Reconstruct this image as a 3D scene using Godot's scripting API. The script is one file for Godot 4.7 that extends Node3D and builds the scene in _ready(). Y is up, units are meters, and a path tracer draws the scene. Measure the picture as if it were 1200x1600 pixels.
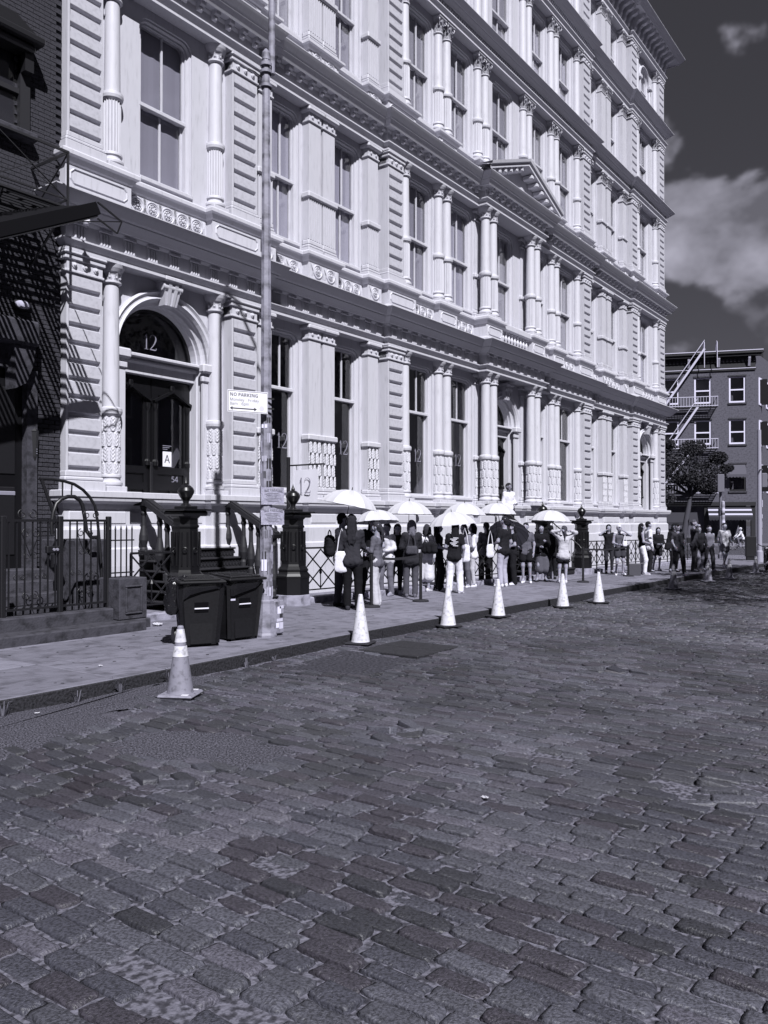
extends Node3D
# A monochrome street: white cast-iron building, queue on the pavement, stone-block street.

class MB:
	var v := PackedVector3Array()
	var n := PackedVector3Array()
	var c := PackedColorArray()
	var uv := PackedVector2Array()
	var col := Color(1, 1, 1)
	var colored := false
	var textured := false
	var xf := Transform3D.IDENTITY
	func tri3(a: Vector3, b: Vector3, d: Vector3, na: Vector3, nb: Vector3, nd: Vector3) -> void:
		v.append(xf * a); v.append(xf * d); v.append(xf * b)
		n.append((xf.basis * na).normalized()); n.append((xf.basis * nd).normalized()); n.append((xf.basis * nb).normalized())
		if colored:
			c.append(col); c.append(col); c.append(col)
	func tri(a: Vector3, b: Vector3, d: Vector3) -> void:
		var m := (b - a).cross(d - a)
		if m.length_squared() < 1e-16:
			return
		m = m.normalized()
		tri3(a, b, d, m, m, m)
	func quad(a: Vector3, b: Vector3, d: Vector3, e: Vector3) -> void:
		tri(a, b, d)
		tri(a, d, e)
	func uvquad(a: Vector3, b: Vector3, d: Vector3, e: Vector3) -> void:
		textured = true
		quad(a, b, d, e)
		for q in [Vector2(0, 1), Vector2(1, 0), Vector2(1, 1), Vector2(0, 1), Vector2(0, 0), Vector2(1, 0)]:
			uv.append(q)
	func box(a: Vector3, b: Vector3) -> void:
		var p := [Vector3(a.x, a.y, a.z), Vector3(b.x, a.y, a.z), Vector3(b.x, b.y, a.z), Vector3(a.x, b.y, a.z), Vector3(a.x, a.y, b.z), Vector3(b.x, a.y, b.z), Vector3(b.x, b.y, b.z), Vector3(a.x, b.y, b.z)]
		for q in [[4, 5, 6, 7], [1, 0, 3, 2], [5, 1, 2, 6], [0, 4, 7, 3], [7, 6, 2, 3], [0, 1, 5, 4]]:
			quad(p[q[0]], p[q[1]], p[q[2]], p[q[3]])
	func cbox(a: Vector3, b: Vector3, r: float) -> void:
		var ctr := (a + b) * 0.5
		var h := (b - a) * 0.5
		r = min(r, min(h.x, min(h.y, h.z)) * 0.9)
		var f := func(s: Vector3, ax: int) -> Vector3:
			var q := Vector3(s.x * (h.x - r), s.y * (h.y - r), s.z * (h.z - r))
			q[ax] = s[ax] * h[ax]
			return ctr + q
		for ax in 3:
			var u := (ax + 1) % 3
			var w := (ax + 2) % 3
			for s in [-1.0, 1.0]:
				var cs := []
				for k in [[-1, -1], [1, -1], [1, 1], [-1, 1]]:
					var q := Vector3.ZERO
					q[ax] = s; q[u] = k[0]; q[w] = k[1]
					cs.append(f.call(q, ax))
				if s > 0:
					quad(cs[0], cs[1], cs[2], cs[3])
				else:
					quad(cs[3], cs[2], cs[1], cs[0])
			# the four edges that run along ax
			for su in [-1.0, 1.0]:
				for sw in [-1.0, 1.0]:
					var q0 := Vector3.ZERO
					q0[ax] = -1.0; q0[u] = su; q0[w] = sw
					var q1 := q0
					q1[ax] = 1.0
					var e := [f.call(q0, u), f.call(q1, u), f.call(q1, w), f.call(q0, w)]
					if su * sw > 0:
						quad(e[3], e[2], e[1], e[0])
					else:
						quad(e[0], e[1], e[2], e[3])
		for sx in [-1.0, 1.0]:
			for sy in [-1.0, 1.0]:
				for sz in [-1.0, 1.0]:
					var s := Vector3(sx, sy, sz)
					if sx * sy * sz > 0:
						tri(f.call(s, 0), f.call(s, 1), f.call(s, 2))
					else:
						tri(f.call(s, 0), f.call(s, 2), f.call(s, 1))
	func prism(poly: PackedVector2Array, z0: float, z1: float) -> void:   # poly in x,y, anticlockwise
		var idx := Geometry2D.triangulate_polygon(poly)
		for i in range(0, idx.size(), 3):
			var a := poly[idx[i]]
			var b := poly[idx[i + 1]]
			var d := poly[idx[i + 2]]
			if (b - a).cross(d - a) < 0:
				var t := b
				b = d
				d = t
			tri(Vector3(a.x, a.y, z1), Vector3(b.x, b.y, z1), Vector3(d.x, d.y, z1))
			tri(Vector3(a.x, a.y, z0), Vector3(d.x, d.y, z0), Vector3(b.x, b.y, z0))
		var m := poly.size()
		for i in m:
			var a := poly[i]
			var b := poly[(i + 1) % m]
			quad(Vector3(a.x, a.y, z0), Vector3(b.x, b.y, z0), Vector3(b.x, b.y, z1), Vector3(a.x, a.y, z1))
	func lathe(prof: Array, seg: int, at := Vector3.ZERO, mod = null, soft := false, turn := 0.0) -> void:
		for i in prof.size() - 1:
			var p: Vector2 = prof[i]
			var q: Vector2 = prof[i + 1]
			for k in seg:
				var a0 := TAU * k / seg + turn
				var a1 := TAU * (k + 1) / seg + turn
				var rp0 := p.x; var rp1 := p.x; var rq0 := q.x; var rq1 := q.x
				if mod != null:
					rp0 += mod.call(a0, p.y); rp1 += mod.call(a1, p.y)
					rq0 += mod.call(a0, q.y); rq1 += mod.call(a1, q.y)
				var A := at + Vector3(sin(a0) * rp0, p.y, cos(a0) * rp0)
				var B := at + Vector3(sin(a1) * rp1, p.y, cos(a1) * rp1)
				var D := at + Vector3(sin(a1) * rq1, q.y, cos(a1) * rq1)
				var E := at + Vector3(sin(a0) * rq0, q.y, cos(a0) * rq0)
				if mod != null or not soft:
					if mod != null or seg < 9:
						if p.x > 1e-5: tri(A, B, D)
						if q.x > 1e-5: tri(A, D, E)
						continue
				var t := (q - p).normalized()
				var n0 := Vector3(sin(a0) * t.y, -t.x, cos(a0) * t.y)
				var n1 := Vector3(sin(a1) * t.y, -t.x, cos(a1) * t.y)
				if p.x > 1e-5: tri3(A, B, D, n0, n1, n1)
				if q.x > 1e-5: tri3(A, D, E, n0, n1, n0)
	func tube(pts: Array, r0: float, r1: float, seg := 8, caps := true) -> void:
		var m := pts.size()
		var rings := []
		var last := Vector3(0.123, 0.94, 0.31)
		for i in m:
			var d: Vector3 = (pts[min(i + 1, m - 1)] - pts[max(i - 1, 0)]).normalized()
			var u := d.cross(last)
			if u.length() < 0.05:
				u = d.cross(Vector3(0.9, 0.1, 0.4))
			u = u.normalized()
			var w := d.cross(u).normalized()
			last = -u.cross(d) if i < 0 else last
			var r := lerpf(r0, r1, float(i) / max(1, m - 1))
			var ring := []
			for k in seg:
				var a := TAU * k / seg
				var nn := u * cos(a) + w * sin(a)
				ring.append([pts[i] + nn * r, nn])
			rings.append(ring)
		for i in m - 1:
			for k in seg:
				var a = rings[i][k]
				var b = rings[i][(k + 1) % seg]
				var d = rings[i + 1][(k + 1) % seg]
				var e = rings[i + 1][k]
				tri3(a[0], b[0], d[0], a[1], b[1], d[1])
				tri3(a[0], d[0], e[0], a[1], d[1], e[1])
		if caps:
			for k in range(1, seg - 1):
				tri(rings[0][0][0], rings[0][k + 1][0], rings[0][k][0])
				tri(rings[m - 1][0][0], rings[m - 1][k][0], rings[m - 1][k + 1][0])
	func bar(a: Vector3, b: Vector3, w: float, h := -1.0) -> void:     # a square bar between two points
		if h < 0: h = w
		var d := (b - a).normalized()
		var u := d.cross(Vector3.UP)
		if u.length() < 0.05: u = Vector3(1, 0, 0)
		u = u.normalized()
		var t := u.cross(d).normalized()
		u *= w * 0.5
		t *= h * 0.5
		var p := [a - u - t, a + u - t, a + u + t, a - u + t, b - u - t, b + u - t, b + u + t, b - u + t]
		for q in [[0, 1, 2, 3], [5, 4, 7, 6], [4, 0, 3, 7], [1, 5, 6, 2], [3, 2, 6, 7], [4, 5, 1, 0]]:
			quad(p[q[0]], p[q[1]], p[q[2]], p[q[3]])
	func sweep(prof: Array, path: Array) -> void:     # prof: (outward, y) from below to above; path: (x, z) from left to right
		var m := path.size()
		var mit := []
		for k in m:
			var n1 := Vector2.ZERO
			var n2 := Vector2.ZERO
			if k > 0:
				var d: Vector2 = (path[k] - path[k - 1]).normalized()
				n1 = Vector2(-d.y, d.x)
			if k < m - 1:
				var d: Vector2 = (path[k + 1] - path[k]).normalized()
				n2 = Vector2(-d.y, d.x)
			if k == 0: n1 = n2
			if k == m - 1: n2 = n1
			mit.append((n1 + n2) / max(0.2, 1.0 + n1.dot(n2)))
		for k in m - 1:
			for i in prof.size() - 1:
				var p: Vector2 = prof[i]
				var q: Vector2 = prof[i + 1]
				var a: Vector2 = path[k] + mit[k] * p.x
				var b: Vector2 = path[k + 1] + mit[k + 1] * p.x
				var d: Vector2 = path[k + 1] + mit[k + 1] * q.x
				var e: Vector2 = path[k] + mit[k] * q.x
				quad(Vector3(a.x, p.y, a.y), Vector3(b.x, p.y, b.y), Vector3(d.x, q.y, d.y), Vector3(e.x, q.y, e.y))
	func grid(P: Array, nu: int, nv: int, soft := true, flip := false) -> void:    # P[j * nu + i]
		var N := []
		if soft:
			for j in nv:
				for i in nu:
					var du: Vector3 = P[j * nu + min(i + 1, nu - 1)] - P[j * nu + max(i - 1, 0)]
					var dv: Vector3 = P[min(j + 1, nv - 1) * nu + i] - P[max(j - 1, 0) * nu + i]
					var m := du.cross(dv).normalized()
					N.append(-m if flip else m)
		for j in nv - 1:
			for i in nu - 1:
				var q := [j * nu + i, j * nu + i + 1, (j + 1) * nu + i + 1, (j + 1) * nu + i]
				if flip: q = [q[0], q[3], q[2], q[1]]
				if soft:
					tri3(P[q[0]], P[q[1]], P[q[2]], N[q[0]], N[q[1]], N[q[2]])
					tri3(P[q[0]], P[q[2]], P[q[3]], N[q[0]], N[q[2]], N[q[3]])
				else:
					quad(P[q[0]], P[q[1]], P[q[2]], P[q[3]])
	func mesh() -> ArrayMesh:
		var a := []
		a.resize(Mesh.ARRAY_MAX)
		a[Mesh.ARRAY_VERTEX] = v
		a[Mesh.ARRAY_NORMAL] = n
		if colored: a[Mesh.ARRAY_COLOR] = c
		if textured: a[Mesh.ARRAY_TEX_UV] = uv
		var m := ArrayMesh.new()
		m.add_surface_from_arrays(Mesh.PRIMITIVE_TRIANGLES, a)
		return m

var MT := {}
var used := {}
var rng := RandomNumberGenerator.new()

func V(x, y, z) -> Vector3:
	return Vector3(x, y, z)
func tone(g: float, t := 1.0) -> Color:      # the print's violet-grey tone on a linear base grey
	return Color(g * (1.0 - 0.035 * t), g * (1.0 - 0.06 * t), g * (1.0 + 0.17 * t))
func material(g: float, rough := 0.8, spec := 0.5, t := 1.0) -> StandardMaterial3D:
	var m := StandardMaterial3D.new()
	m.albedo_color = tone(g, t).linear_to_srgb()
	m.roughness = rough
	m.metallic_specular = spec
	return m
func noise_tex(seed_: int, freq: float, oct: int, stops: Array, size := 512, kind := FastNoiseLite.TYPE_SIMPLEX_SMOOTH) -> NoiseTexture2D:
	var f := FastNoiseLite.new()
	f.seed = seed_; f.frequency = freq; f.fractal_octaves = oct; f.noise_type = kind
	f.fractal_type = FastNoiseLite.FRACTAL_FBM if oct > 1 else FastNoiseLite.FRACTAL_NONE
	var t := NoiseTexture2D.new()
	t.width = size; t.height = size; t.seamless = true; t.noise = f
	var g := Gradient.new()
	var offs := PackedFloat32Array()
	var cols := PackedColorArray()
	for s in stops:
		offs.append(s[0]); cols.append(Color(s[1], s[1], s[1]))
	g.offsets = offs; g.colors = cols
	t.color_ramp = g
	return t
func bump_tex(seed_: int, freq: float, oct: int, strength: float, size := 512) -> NoiseTexture2D:
	var f := FastNoiseLite.new()
	f.seed = seed_; f.frequency = freq; f.fractal_octaves = oct
	var t := NoiseTexture2D.new()
	t.width = size; t.height = size; t.seamless = true; t.noise = f
	t.as_normal_map = true; t.bump_strength = strength
	return t
func world_tri(m: StandardMaterial3D, per_metre: float, albedo, normal, nscale := 1.0, in_world := true) -> void:
	m.uv1_triplanar = true
	m.uv1_world_triplanar = in_world
	m.uv1_scale = Vector3.ONE * per_metre
	if albedo: m.albedo_texture = albedo
	if normal:
		m.normal_enabled = true
		m.normal_texture = normal
		m.normal_scale = nscale
func numbered(s: String) -> String:
	if not used.has(s):
		used[s] = 0
		return s
	used[s] += 1
	return "%s_%03d" % [s, used[s]]
func part(called: String, m: Mesh, matl: Material, parent: Node, at := Vector3.ZERO, turn := 0.0) -> MeshInstance3D:
	var o := MeshInstance3D.new()
	o.name = called if parent != self else numbered(called)
	o.mesh = m
	if matl: o.material_override = matl
	parent.add_child(o, true)
	o.position = at
	o.rotation.y = turn
	return o
func tag(o: Node, label: String, category: String, group := "", kind := "") -> Node:
	if label: o.set_meta("label", label)
	if category: o.set_meta("category", category)
	if group: o.set_meta("group", group)
	if kind: o.set_meta("kind", kind)
	return o
func thing(called: String, label: String, category: String, at := Vector3.ZERO, turn := 0.0, group := "") -> Node3D:
	var o := Node3D.new()
	o.name = numbered(called)
	add_child(o)
	o.position = at
	o.rotation.y = turn
	tag(o, label, category, group)
	return o
func copy_of(o: Node3D, label: String, at: Vector3, turn := 0.0) -> Node3D:
	var c: Node3D = o.duplicate()
	var base := String(o.name)
	if base.length() > 4 and base.substr(base.length() - 4).begins_with("_0"): base = base.substr(0, base.length() - 4)
	c.name = numbered(base)
	add_child(c)
	c.position = at
	c.rotation.y = turn
	c.set_meta("label", label)
	return c
func structure(called: String, m: Mesh, matl: Material) -> MeshInstance3D:
	var o := part(called, m, matl, self)
	o.set_meta("kind", "structure")
	return o
# ground: level by the near end, falling gently towards the avenue at the far end
func gy(x: float) -> float:
	var t := minf(x, 70.0) - 10.0
	return -0.011 * 0.5 * (t + sqrt(t * t + 4.0)) + 0.002
func kerb_z(x: float) -> float:
	var P := [Vector2(-60, 5.36), Vector2(5, 5.36), Vector2(9, 5.2), Vector2(14, 5.05), Vector2(27, 4.72), Vector2(44, 4.35), Vector2(90, 4.35)]
	for i in P.size() - 1:
		if x <= P[i + 1].x:
			return lerpf(P[i].y, P[i + 1].y, (x - P[i].x) / (P[i + 1].x - P[i].x))
	return 4.35
const KERB := 0.14

func _ready() -> void:
	rng.seed = 4711
	build_view()
	build_materials()
	build_ground()
	build_white_building()
	build_brick_neighbour()
	build_far_side()
	build_opposite_row()
	build_street_furniture()
	build_queue()

func build_view() -> void:
	var cam := Camera3D.new()
	add_child(cam)
	cam.fov = 2.0 * rad_to_deg(atan(800.0 / 1288.0))
	cam.near = 0.05
	cam.far = 900.0
	cam.position = Vector3(0, 1.75, 12.5)
	cam.look_at(cam.position + Vector3(0.810696, 0.011024, -0.585363), Vector3.UP)
	cam.current = true
	var env := Environment.new()
	env.background_mode = Environment.BG_SKY
	env.tonemap_mode = Environment.TONE_MAPPER_LINEAR
	env.tonemap_exposure = 1.66
	env.sdfgi_enabled = true
	env.ssao_enabled = true
	env.ssil_enabled = true
	var sky := Sky.new()
	var pan := PanoramaSkyMaterial.new()
	pan.panorama = sky_picture()
	sky.sky_material = pan
	env.sky = sky
	var we := WorldEnvironment.new()
	we.environment = env
	add_child(we)
	var sun := DirectionalLight3D.new()
	add_child(sun)
	sun.light_energy = 1.6
	sun.light_color = Color(0.985, 0.985, 1.0)
	sun.light_angular_distance = 0.53
	sun.shadow_enabled = true
	var el := deg_to_rad(46.0)
	var az := deg_to_rad(35.6)
	var to_sun := Vector3(-cos(el) * sin(az), sin(el), cos(el) * cos(az))
	sun.look_at_from_position(to_sun * 60.0, Vector3.ZERO, Vector3.UP)

func sky_picture() -> ImageTexture:
	var W := 3072
	var H := 1536
	var im := Image.create(W, H, false, Image.FORMAT_RGBF)
	var f := FastNoiseLite.new()
	f.seed = 91; f.frequency = 1.0; f.fractal_octaves = 7; f.fractal_gain = 0.55
	f.noise_type = FastNoiseLite.TYPE_SIMPLEX_SMOOTH
	var g := FastNoiseLite.new()
	g.seed = 17; g.frequency = 1.0; g.fractal_octaves = 2
	for y in H:
		var el := PI * (0.5 - (y + 0.5) / H)
		var ground := el < -0.02
		var se := sin(el)
		for x in W:
			if ground:
				im.set_pixel(x, y, Color(0.05, 0.048, 0.056))
				continue
			var az := TAU * (float(x) + 0.5) / W
			var d := Vector3(sin(az) * cos(el), se, -cos(az) * cos(el))
			# base: dark filtered sky, paler low down
			var b := 0.036 + 0.11 * exp(-maxf(se, 0.0) * 5.2)
			var q := d / (0.22 + maxf(se, 0.0)) * 0.9
			var big := g.get_noise_3d(q.x * 0.9, q.y, q.z * 0.9)
			var bend := big * 0.5
			var fine := f.get_noise_3d(d.x * 4.6 + bend, d.y * 6.2 - bend, d.z * 4.6)
			var cl := smoothstep(-0.02, 0.30, fine * 1.25 + big * 0.25 + cloud_banks(d))
			var lump := f.get_noise_3d(d.x * 7.0 + 5.0, d.y * 9.0, d.z * 7.0)
			var bright := 0.13 + 0.19 * clampf(fine * 1.3 + lump * 1.5 + 0.3, 0.0, 1.5)
			bright = lerpf(bright, bright * 1.25, clampf(1.0 - se * 2.2, 0.0, 1.0))
			var L := lerpf(b, bright, cl * 0.9)
			L *= 0.64
			im.set_pixel(x, y, Color(L * 0.96, L * 0.94, L * 1.13))
	return ImageTexture.create_from_image(im)

func cloud_banks(d: Vector3) -> float:
	# where the day's clouds stood: direction (x, y, z), spread, strength
	var s := -0.33
	for k in CLOUDS:
		var c: Vector3 = k[0]
		s += k[2] * exp(-(d - c).length_squared() / (k[1] * k[1]))
	return s
var CLOUDS := [
	[Vector3(0.91, 0.348, -0.223), 0.075, 0.40], [Vector3(0.934, 0.296, -0.2), 0.07, 0.45], [Vector3(0.925, 0.289, -0.247), 0.05, 0.4], [Vector3(0.89, 0.382, -0.25), 0.04, 0.28], [Vector3(0.93, 0.3, -0.12), 0.09, 0.4],
	[Vector3(0.861, 0.475, -0.183), 0.04, 0.55], [Vector3(0.866, 0.45, -0.218), 0.04, -0.15], [Vector3(0.891, 0.416, -0.181), 0.03, -0.15], [Vector3(0.937, 0.231, -0.264), 0.035, -0.2], [Vector3(0.956, 0.212, -0.202), 0.03, 0.5], [Vector3(0.946, 0.202, -0.253), 0.025, 0.5], [Vector3(0.975, 0.17, -0.15), 0.05, 0.4],
	[Vector3(-0.5, 0.35, 0.8), 0.4, 0.3], [Vector3(0.3, 0.3, 0.9), 0.35, 0.3], [Vector3(-0.9, 0.4, -0.2), 0.35, 0.3], [Vector3(0.1, 0.6, -0.8), 0.3, 0.25]]

func build_materials() -> void:
	var fine_bump := bump_tex(3, 0.02, 4, 3.0)
	var dirt := noise_tex(5, 0.014, 6, [[0.0, 0.88], [0.25, 0.965], [0.4, 0.995], [1.0, 1.0]], 1024)
	MT.paint = material(0.435, 0.55, 0.4, 0.45)
	world_tri(MT.paint, 0.37, dirt, fine_bump, 0.12)
	MT.paint.uv1_scale = Vector3(0.8, 0.11, 0.8)          # rain streaks run down the paint
	MT.panel = material(0.415, 0.6, 0.4, 0.5)          # the slightly greyer flat panels of the piers
	world_tri(MT.panel, 0.6, noise_tex(8, 0.03, 5, [[0.0, 0.9], [0.5, 0.985], [1.0, 1.0]]), fine_bump, 0.2)
	MT.sash = material(0.5, 0.5, 0.5, 0.6)
	MT.blind = material(0.34, 0.9, 0.2, 0.8)
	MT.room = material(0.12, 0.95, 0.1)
	MT.glass = StandardMaterial3D.new()
	MT.glass.transparency = BaseMaterial3D.TRANSPARENCY_ALPHA
	MT.glass.albedo_color = Color(0.06, 0.06, 0.08, 0.10)
	MT.glass.roughness = 0.02
	MT.glass.metallic_specular = 0.5
	MT.black_paint = material(0.005, 0.32, 0.5)
	MT.iron = material(0.009, 0.42, 0.5)
	MT.dull_iron = material(0.014, 0.6, 0.4)
	MT.rubber = material(0.02, 0.8, 0.3)
	MT.gilt = material(0.2, 0.4, 0.5)
	MT.white = material(0.66, 0.6, 0.4, 0.4)
	MT.stone = material(0.16, 0.9, 0.3)
	world_tri(MT.stone, 0.9, noise_tex(31, 0.01, 5, [[0.0, 0.6], [0.5, 0.9], [1.0, 1.0]]), fine_bump, 0.5)
	MT.pale_stone = material(0.3, 0.9, 0.3)
	world_tri(MT.pale_stone, 0.9, noise_tex(33, 0.01, 5, [[0.0, 0.6], [0.5, 0.9], [1.0, 1.0]]), fine_bump, 0.5)

# ------------------------------------------------------------------ the white cast-iron building
const PIERS := [[8.13, 8.83], [11.94, 12.66], [17.5, 18.2], [30.68, 31.4], [36.27, 36.99], [40.2, 40.93]]
const COLS := [9.14, 11.62, 18.48, 20.21, 20.67, 27.96, 28.4, 30.36, 37.3, 39.9]
const PORCH := [22.52, 22.99, 25.69, 26.14]
const PILS := [[12.86, 13.3], [14.52, 14.98], [15.04, 15.5], [16.82, 17.28], [31.5, 31.86], [33.0, 33.46], [33.62, 34.08], [35.5, 35.98]]
# bays: left, right, section plane
const BAYS := [[8.83, 11.94, 0.0, "end"], [12.66, 14.75, -0.15, "plain"], [14.75, 17.5, -0.15, "plain"], [18.2, 20.44, 0.0, "plain"], [20.44, 22.75, 0.0, "plain"], [22.75, 25.92, 0.0, "centre"], [25.92, 28.18, 0.0, "plain"], [28.18, 30.68, 0.0, "plain"], [31.4, 33.5, -0.15, "plain"], [33.5, 36.27, -0.15, "plain"], [36.99, 40.2, 0.0, "end"]]
# clear openings between the shafts, one for each bay
const OPEN := [[9.33, 11.49], [13.42, 14.42], [15.64, 16.74], [18.76, 19.98], [20.93, 22.26], [23.4, 25.28], [26.42, 27.72], [28.68, 30.1], [31.94, 32.96], [34.2, 35.44], [37.58, 39.62]]
# storeys: base (top of the course below), architrave underside, cornice top, cornice reach, ring height or 0, capital kind
const STOREY := [
	{"base": 2.27, "arch": 6.34, "top": 7.22, "reach": 0.50, "ring": 3.72, "cap": "plain", "sill": 2.46, "head": 6.12, "rail": 4.80},
	{"base": 8.05, "arch": 11.45, "top": 12.30, "reach": 0.46, "ring": 9.40, "cap": "plain", "sill": 8.22, "head": 11.28, "rail": 9.66},
	{"base": 12.95, "arch": 16.34, "top": 16.96, "reach": 0.40, "ring": 14.25, "cap": "leafy", "sill": 13.1, "head": 16.12, "rail": 14.55},
	{"base": 17.02, "arch": 20.16, "top": 20.88, "reach": 0.36, "ring": 0.0, "cap": "leafy", "sill": 17.2, "head": 19.95, "rail": 18.5},
	{"base": 20.94, "arch": 23.46, "top": 24.66, "reach": 0.80, "ring": 0.0, "cap": "leafy", "sill": 21.1, "head": 23.2, "rail": 22.1}]
var WB: Node3D

func face_path(o: float, porch: bool, left := -0.3) -> Array:
	var p := [Vector2(8.1, left), Vector2(8.1, 0.02), Vector2(12.7, 0.02), Vector2(12.7, -0.13), Vector2(17.46, -0.13), Vector2(17.46, 0.02)]
	if porch:
		p += [Vector2(22.24, 0.02), Vector2(22.24, 0.3), Vector2(26.42, 0.3), Vector2(26.42, 0.02)]
	p += [Vector2(31.44, 0.02), Vector2(31.44, -0.13), Vector2(36.23, -0.13), Vector2(36.23, 0.02), Vector2(40.97, 0.02), Vector2(40.97, -13.0)]
	return p
# plan of a base course that steps out under every pier, column and pilaster
func stepped_path(out: float, porch: bool) -> Array:
	var g := []
	for q in PIERS: g.append([q[0] - 0.06, q[1] + 0.06, 0.0])
	for x in COLS: g.append([x - 0.26, x + 0.26, 0.0])
	for q in PILS: g.append([q[0] - 0.06, q[1] + 0.06, -0.15])
	for x in PORCH: g.append([x - 0.28, x + 0.28, 0.27 if porch else 0.0])
	g.sort_custom(func(a, b): return a[0] < b[0])
	var m := [g[0]]
	for i in range(1, g.size()):
		var l = m[m.size() - 1]
		if g[i][0] < l[1] + 0.04 and absf(g[i][2] - l[2]) < 0.01:
			l[1] = maxf(l[1], g[i][1])
		else:
			m.append([maxf(g[i][0], l[1] + 0.02), g[i][1], g[i][2]])
	var p := [Vector2(m[0][0], -0.3)]
	for k in m.size():
		var q = m[k]
		if k > 0:
			var back: float = (-0.30 if (q[0] > 12.7 and q[0] < 17.6) or (q[0] > 31.4 and q[0] < 36.4) else -0.14)
			p.append(Vector2(m[k - 1][1], back)); p.append(Vector2(q[0], back))
		p.append(Vector2(q[0], q[2] + out)); p.append(Vector2(q[1], q[2] + out))
	p.append(Vector2(m[m.size() - 1][1], -13.0))
	return p

func outline(xc: float, hw: float, y0: float, yt: float, r: float, inset: float) -> Array:
	var w := hw - inset
	var top := yt - inset
	var rr := minf(maxf(r - inset, 0.02), w)
	var out := [Vector2(xc - w, y0)]
	var ns := 7 if r < hw * 0.9 else 14
	for i in ns + 1:
		var a := PI - PI * 0.5 * i / ns
		out.append(Vector2(xc - w + rr + cos(a) * rr, top - rr + sin(a) * rr))
	for i in ns + 1:
		var a := PI * 0.5 - PI * 0.5 * i / ns
		out.append(Vector2(xc + w - rr + cos(a) * rr, top - rr + sin(a) * rr))
	out.append(Vector2(xc + w, y0))
	return out
# front wall of one bay with its opening and stepped reveal
func bay_wall(x0: float, x1: float, ya: float, yb: float, xc: float, hw: float, sill: float, head: float, r: float, z: float, steps: Array) -> ArrayMesh:
	var b := MB.new()
	var o := outline(xc, hw, sill, head, r, 0.0)
	b.quad(V(x0, ya, z), V(xc - hw, ya, z), V(xc - hw, yb, z), V(x0, yb, z))
	b.quad(V(xc + hw, ya, z), V(x1, ya, z), V(x1, yb, z), V(xc + hw, yb, z))
	if sill > ya + 0.001:
		b.quad(V(xc - hw, ya, z), V(xc + hw, ya, z), V(xc + hw, sill, z), V(xc - hw, sill, z))
	for i in range(1, o.size() - 2):
		b.quad(V(o[i].x, o[i].y, z), V(o[i + 1].x, o[i + 1].y, z), V(o[i + 1].x, yb, z), V(o[i].x, yb, z))
	var pi := 0.0
	var pz := 0.0
	for s in steps:
		var A := outline(xc, hw, sill, head, r, pi)
		var B := outline(xc, hw, sill, head, r, s[0])
		for i in A.size() - 1:
			b.quad(V(A[i].x, A[i].y, z + pz), V(B[i].x, B[i].y, z + s[1]), V(B[i + 1].x, B[i + 1].y, z + s[1]), V(A[i + 1].x, A[i + 1].y, z + pz))
		pi = s[0]
		pz = s[1]
	return b.mesh()
# a raised moulding that follows the opening
func opening_trim(xc: float, hw: float, y0: float, head: float, r: float, z: float, prof: Array) -> ArrayMesh:
	var b := MB.new()
	for k in prof.size() - 1:
		var A := outline(xc, hw, y0, head, r, prof[k][0])
		var B := outline(xc, hw, y0, head, r, prof[k + 1][0])
		for i in A.size() - 1:
			b.quad(V(A[i].x, A[i].y, z + prof[k][1]), V(B[i].x, B[i].y, z + prof[k + 1][1]), V(B[i + 1].x, B[i + 1].y, z + prof[k + 1][1]), V(A[i + 1].x, A[i + 1].y, z + prof[k][1]))
	return b.mesh()

func frame_mesh(x0: float, x1: float, y0: float, y1: float, w: float, d: float, bars: Array, arch := 0.0) -> ArrayMesh:
	var b := MB.new()
	b.box(V(x0, y0, -d), V(x0 + w, y1, 0)); b.box(V(x1 - w, y0, -d), V(x1, y1, 0))
	b.box(V(x0 + w, y0, -d), V(x1 - w, y0 + w * 1.2, 0))
	if arch <= 0.0: b.box(V(x0 + w, y1 - w, -d), V(x1 - w, y1, 0))
	for x in bars:
		b.box(V(x - w * 0.35, y0 + w * 1.2, -d * 0.8), V(x + w * 0.35, y1 - w * (1.0 if arch <= 0.0 else 0.0), -d * 0.1))
	return b.mesh()

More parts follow.
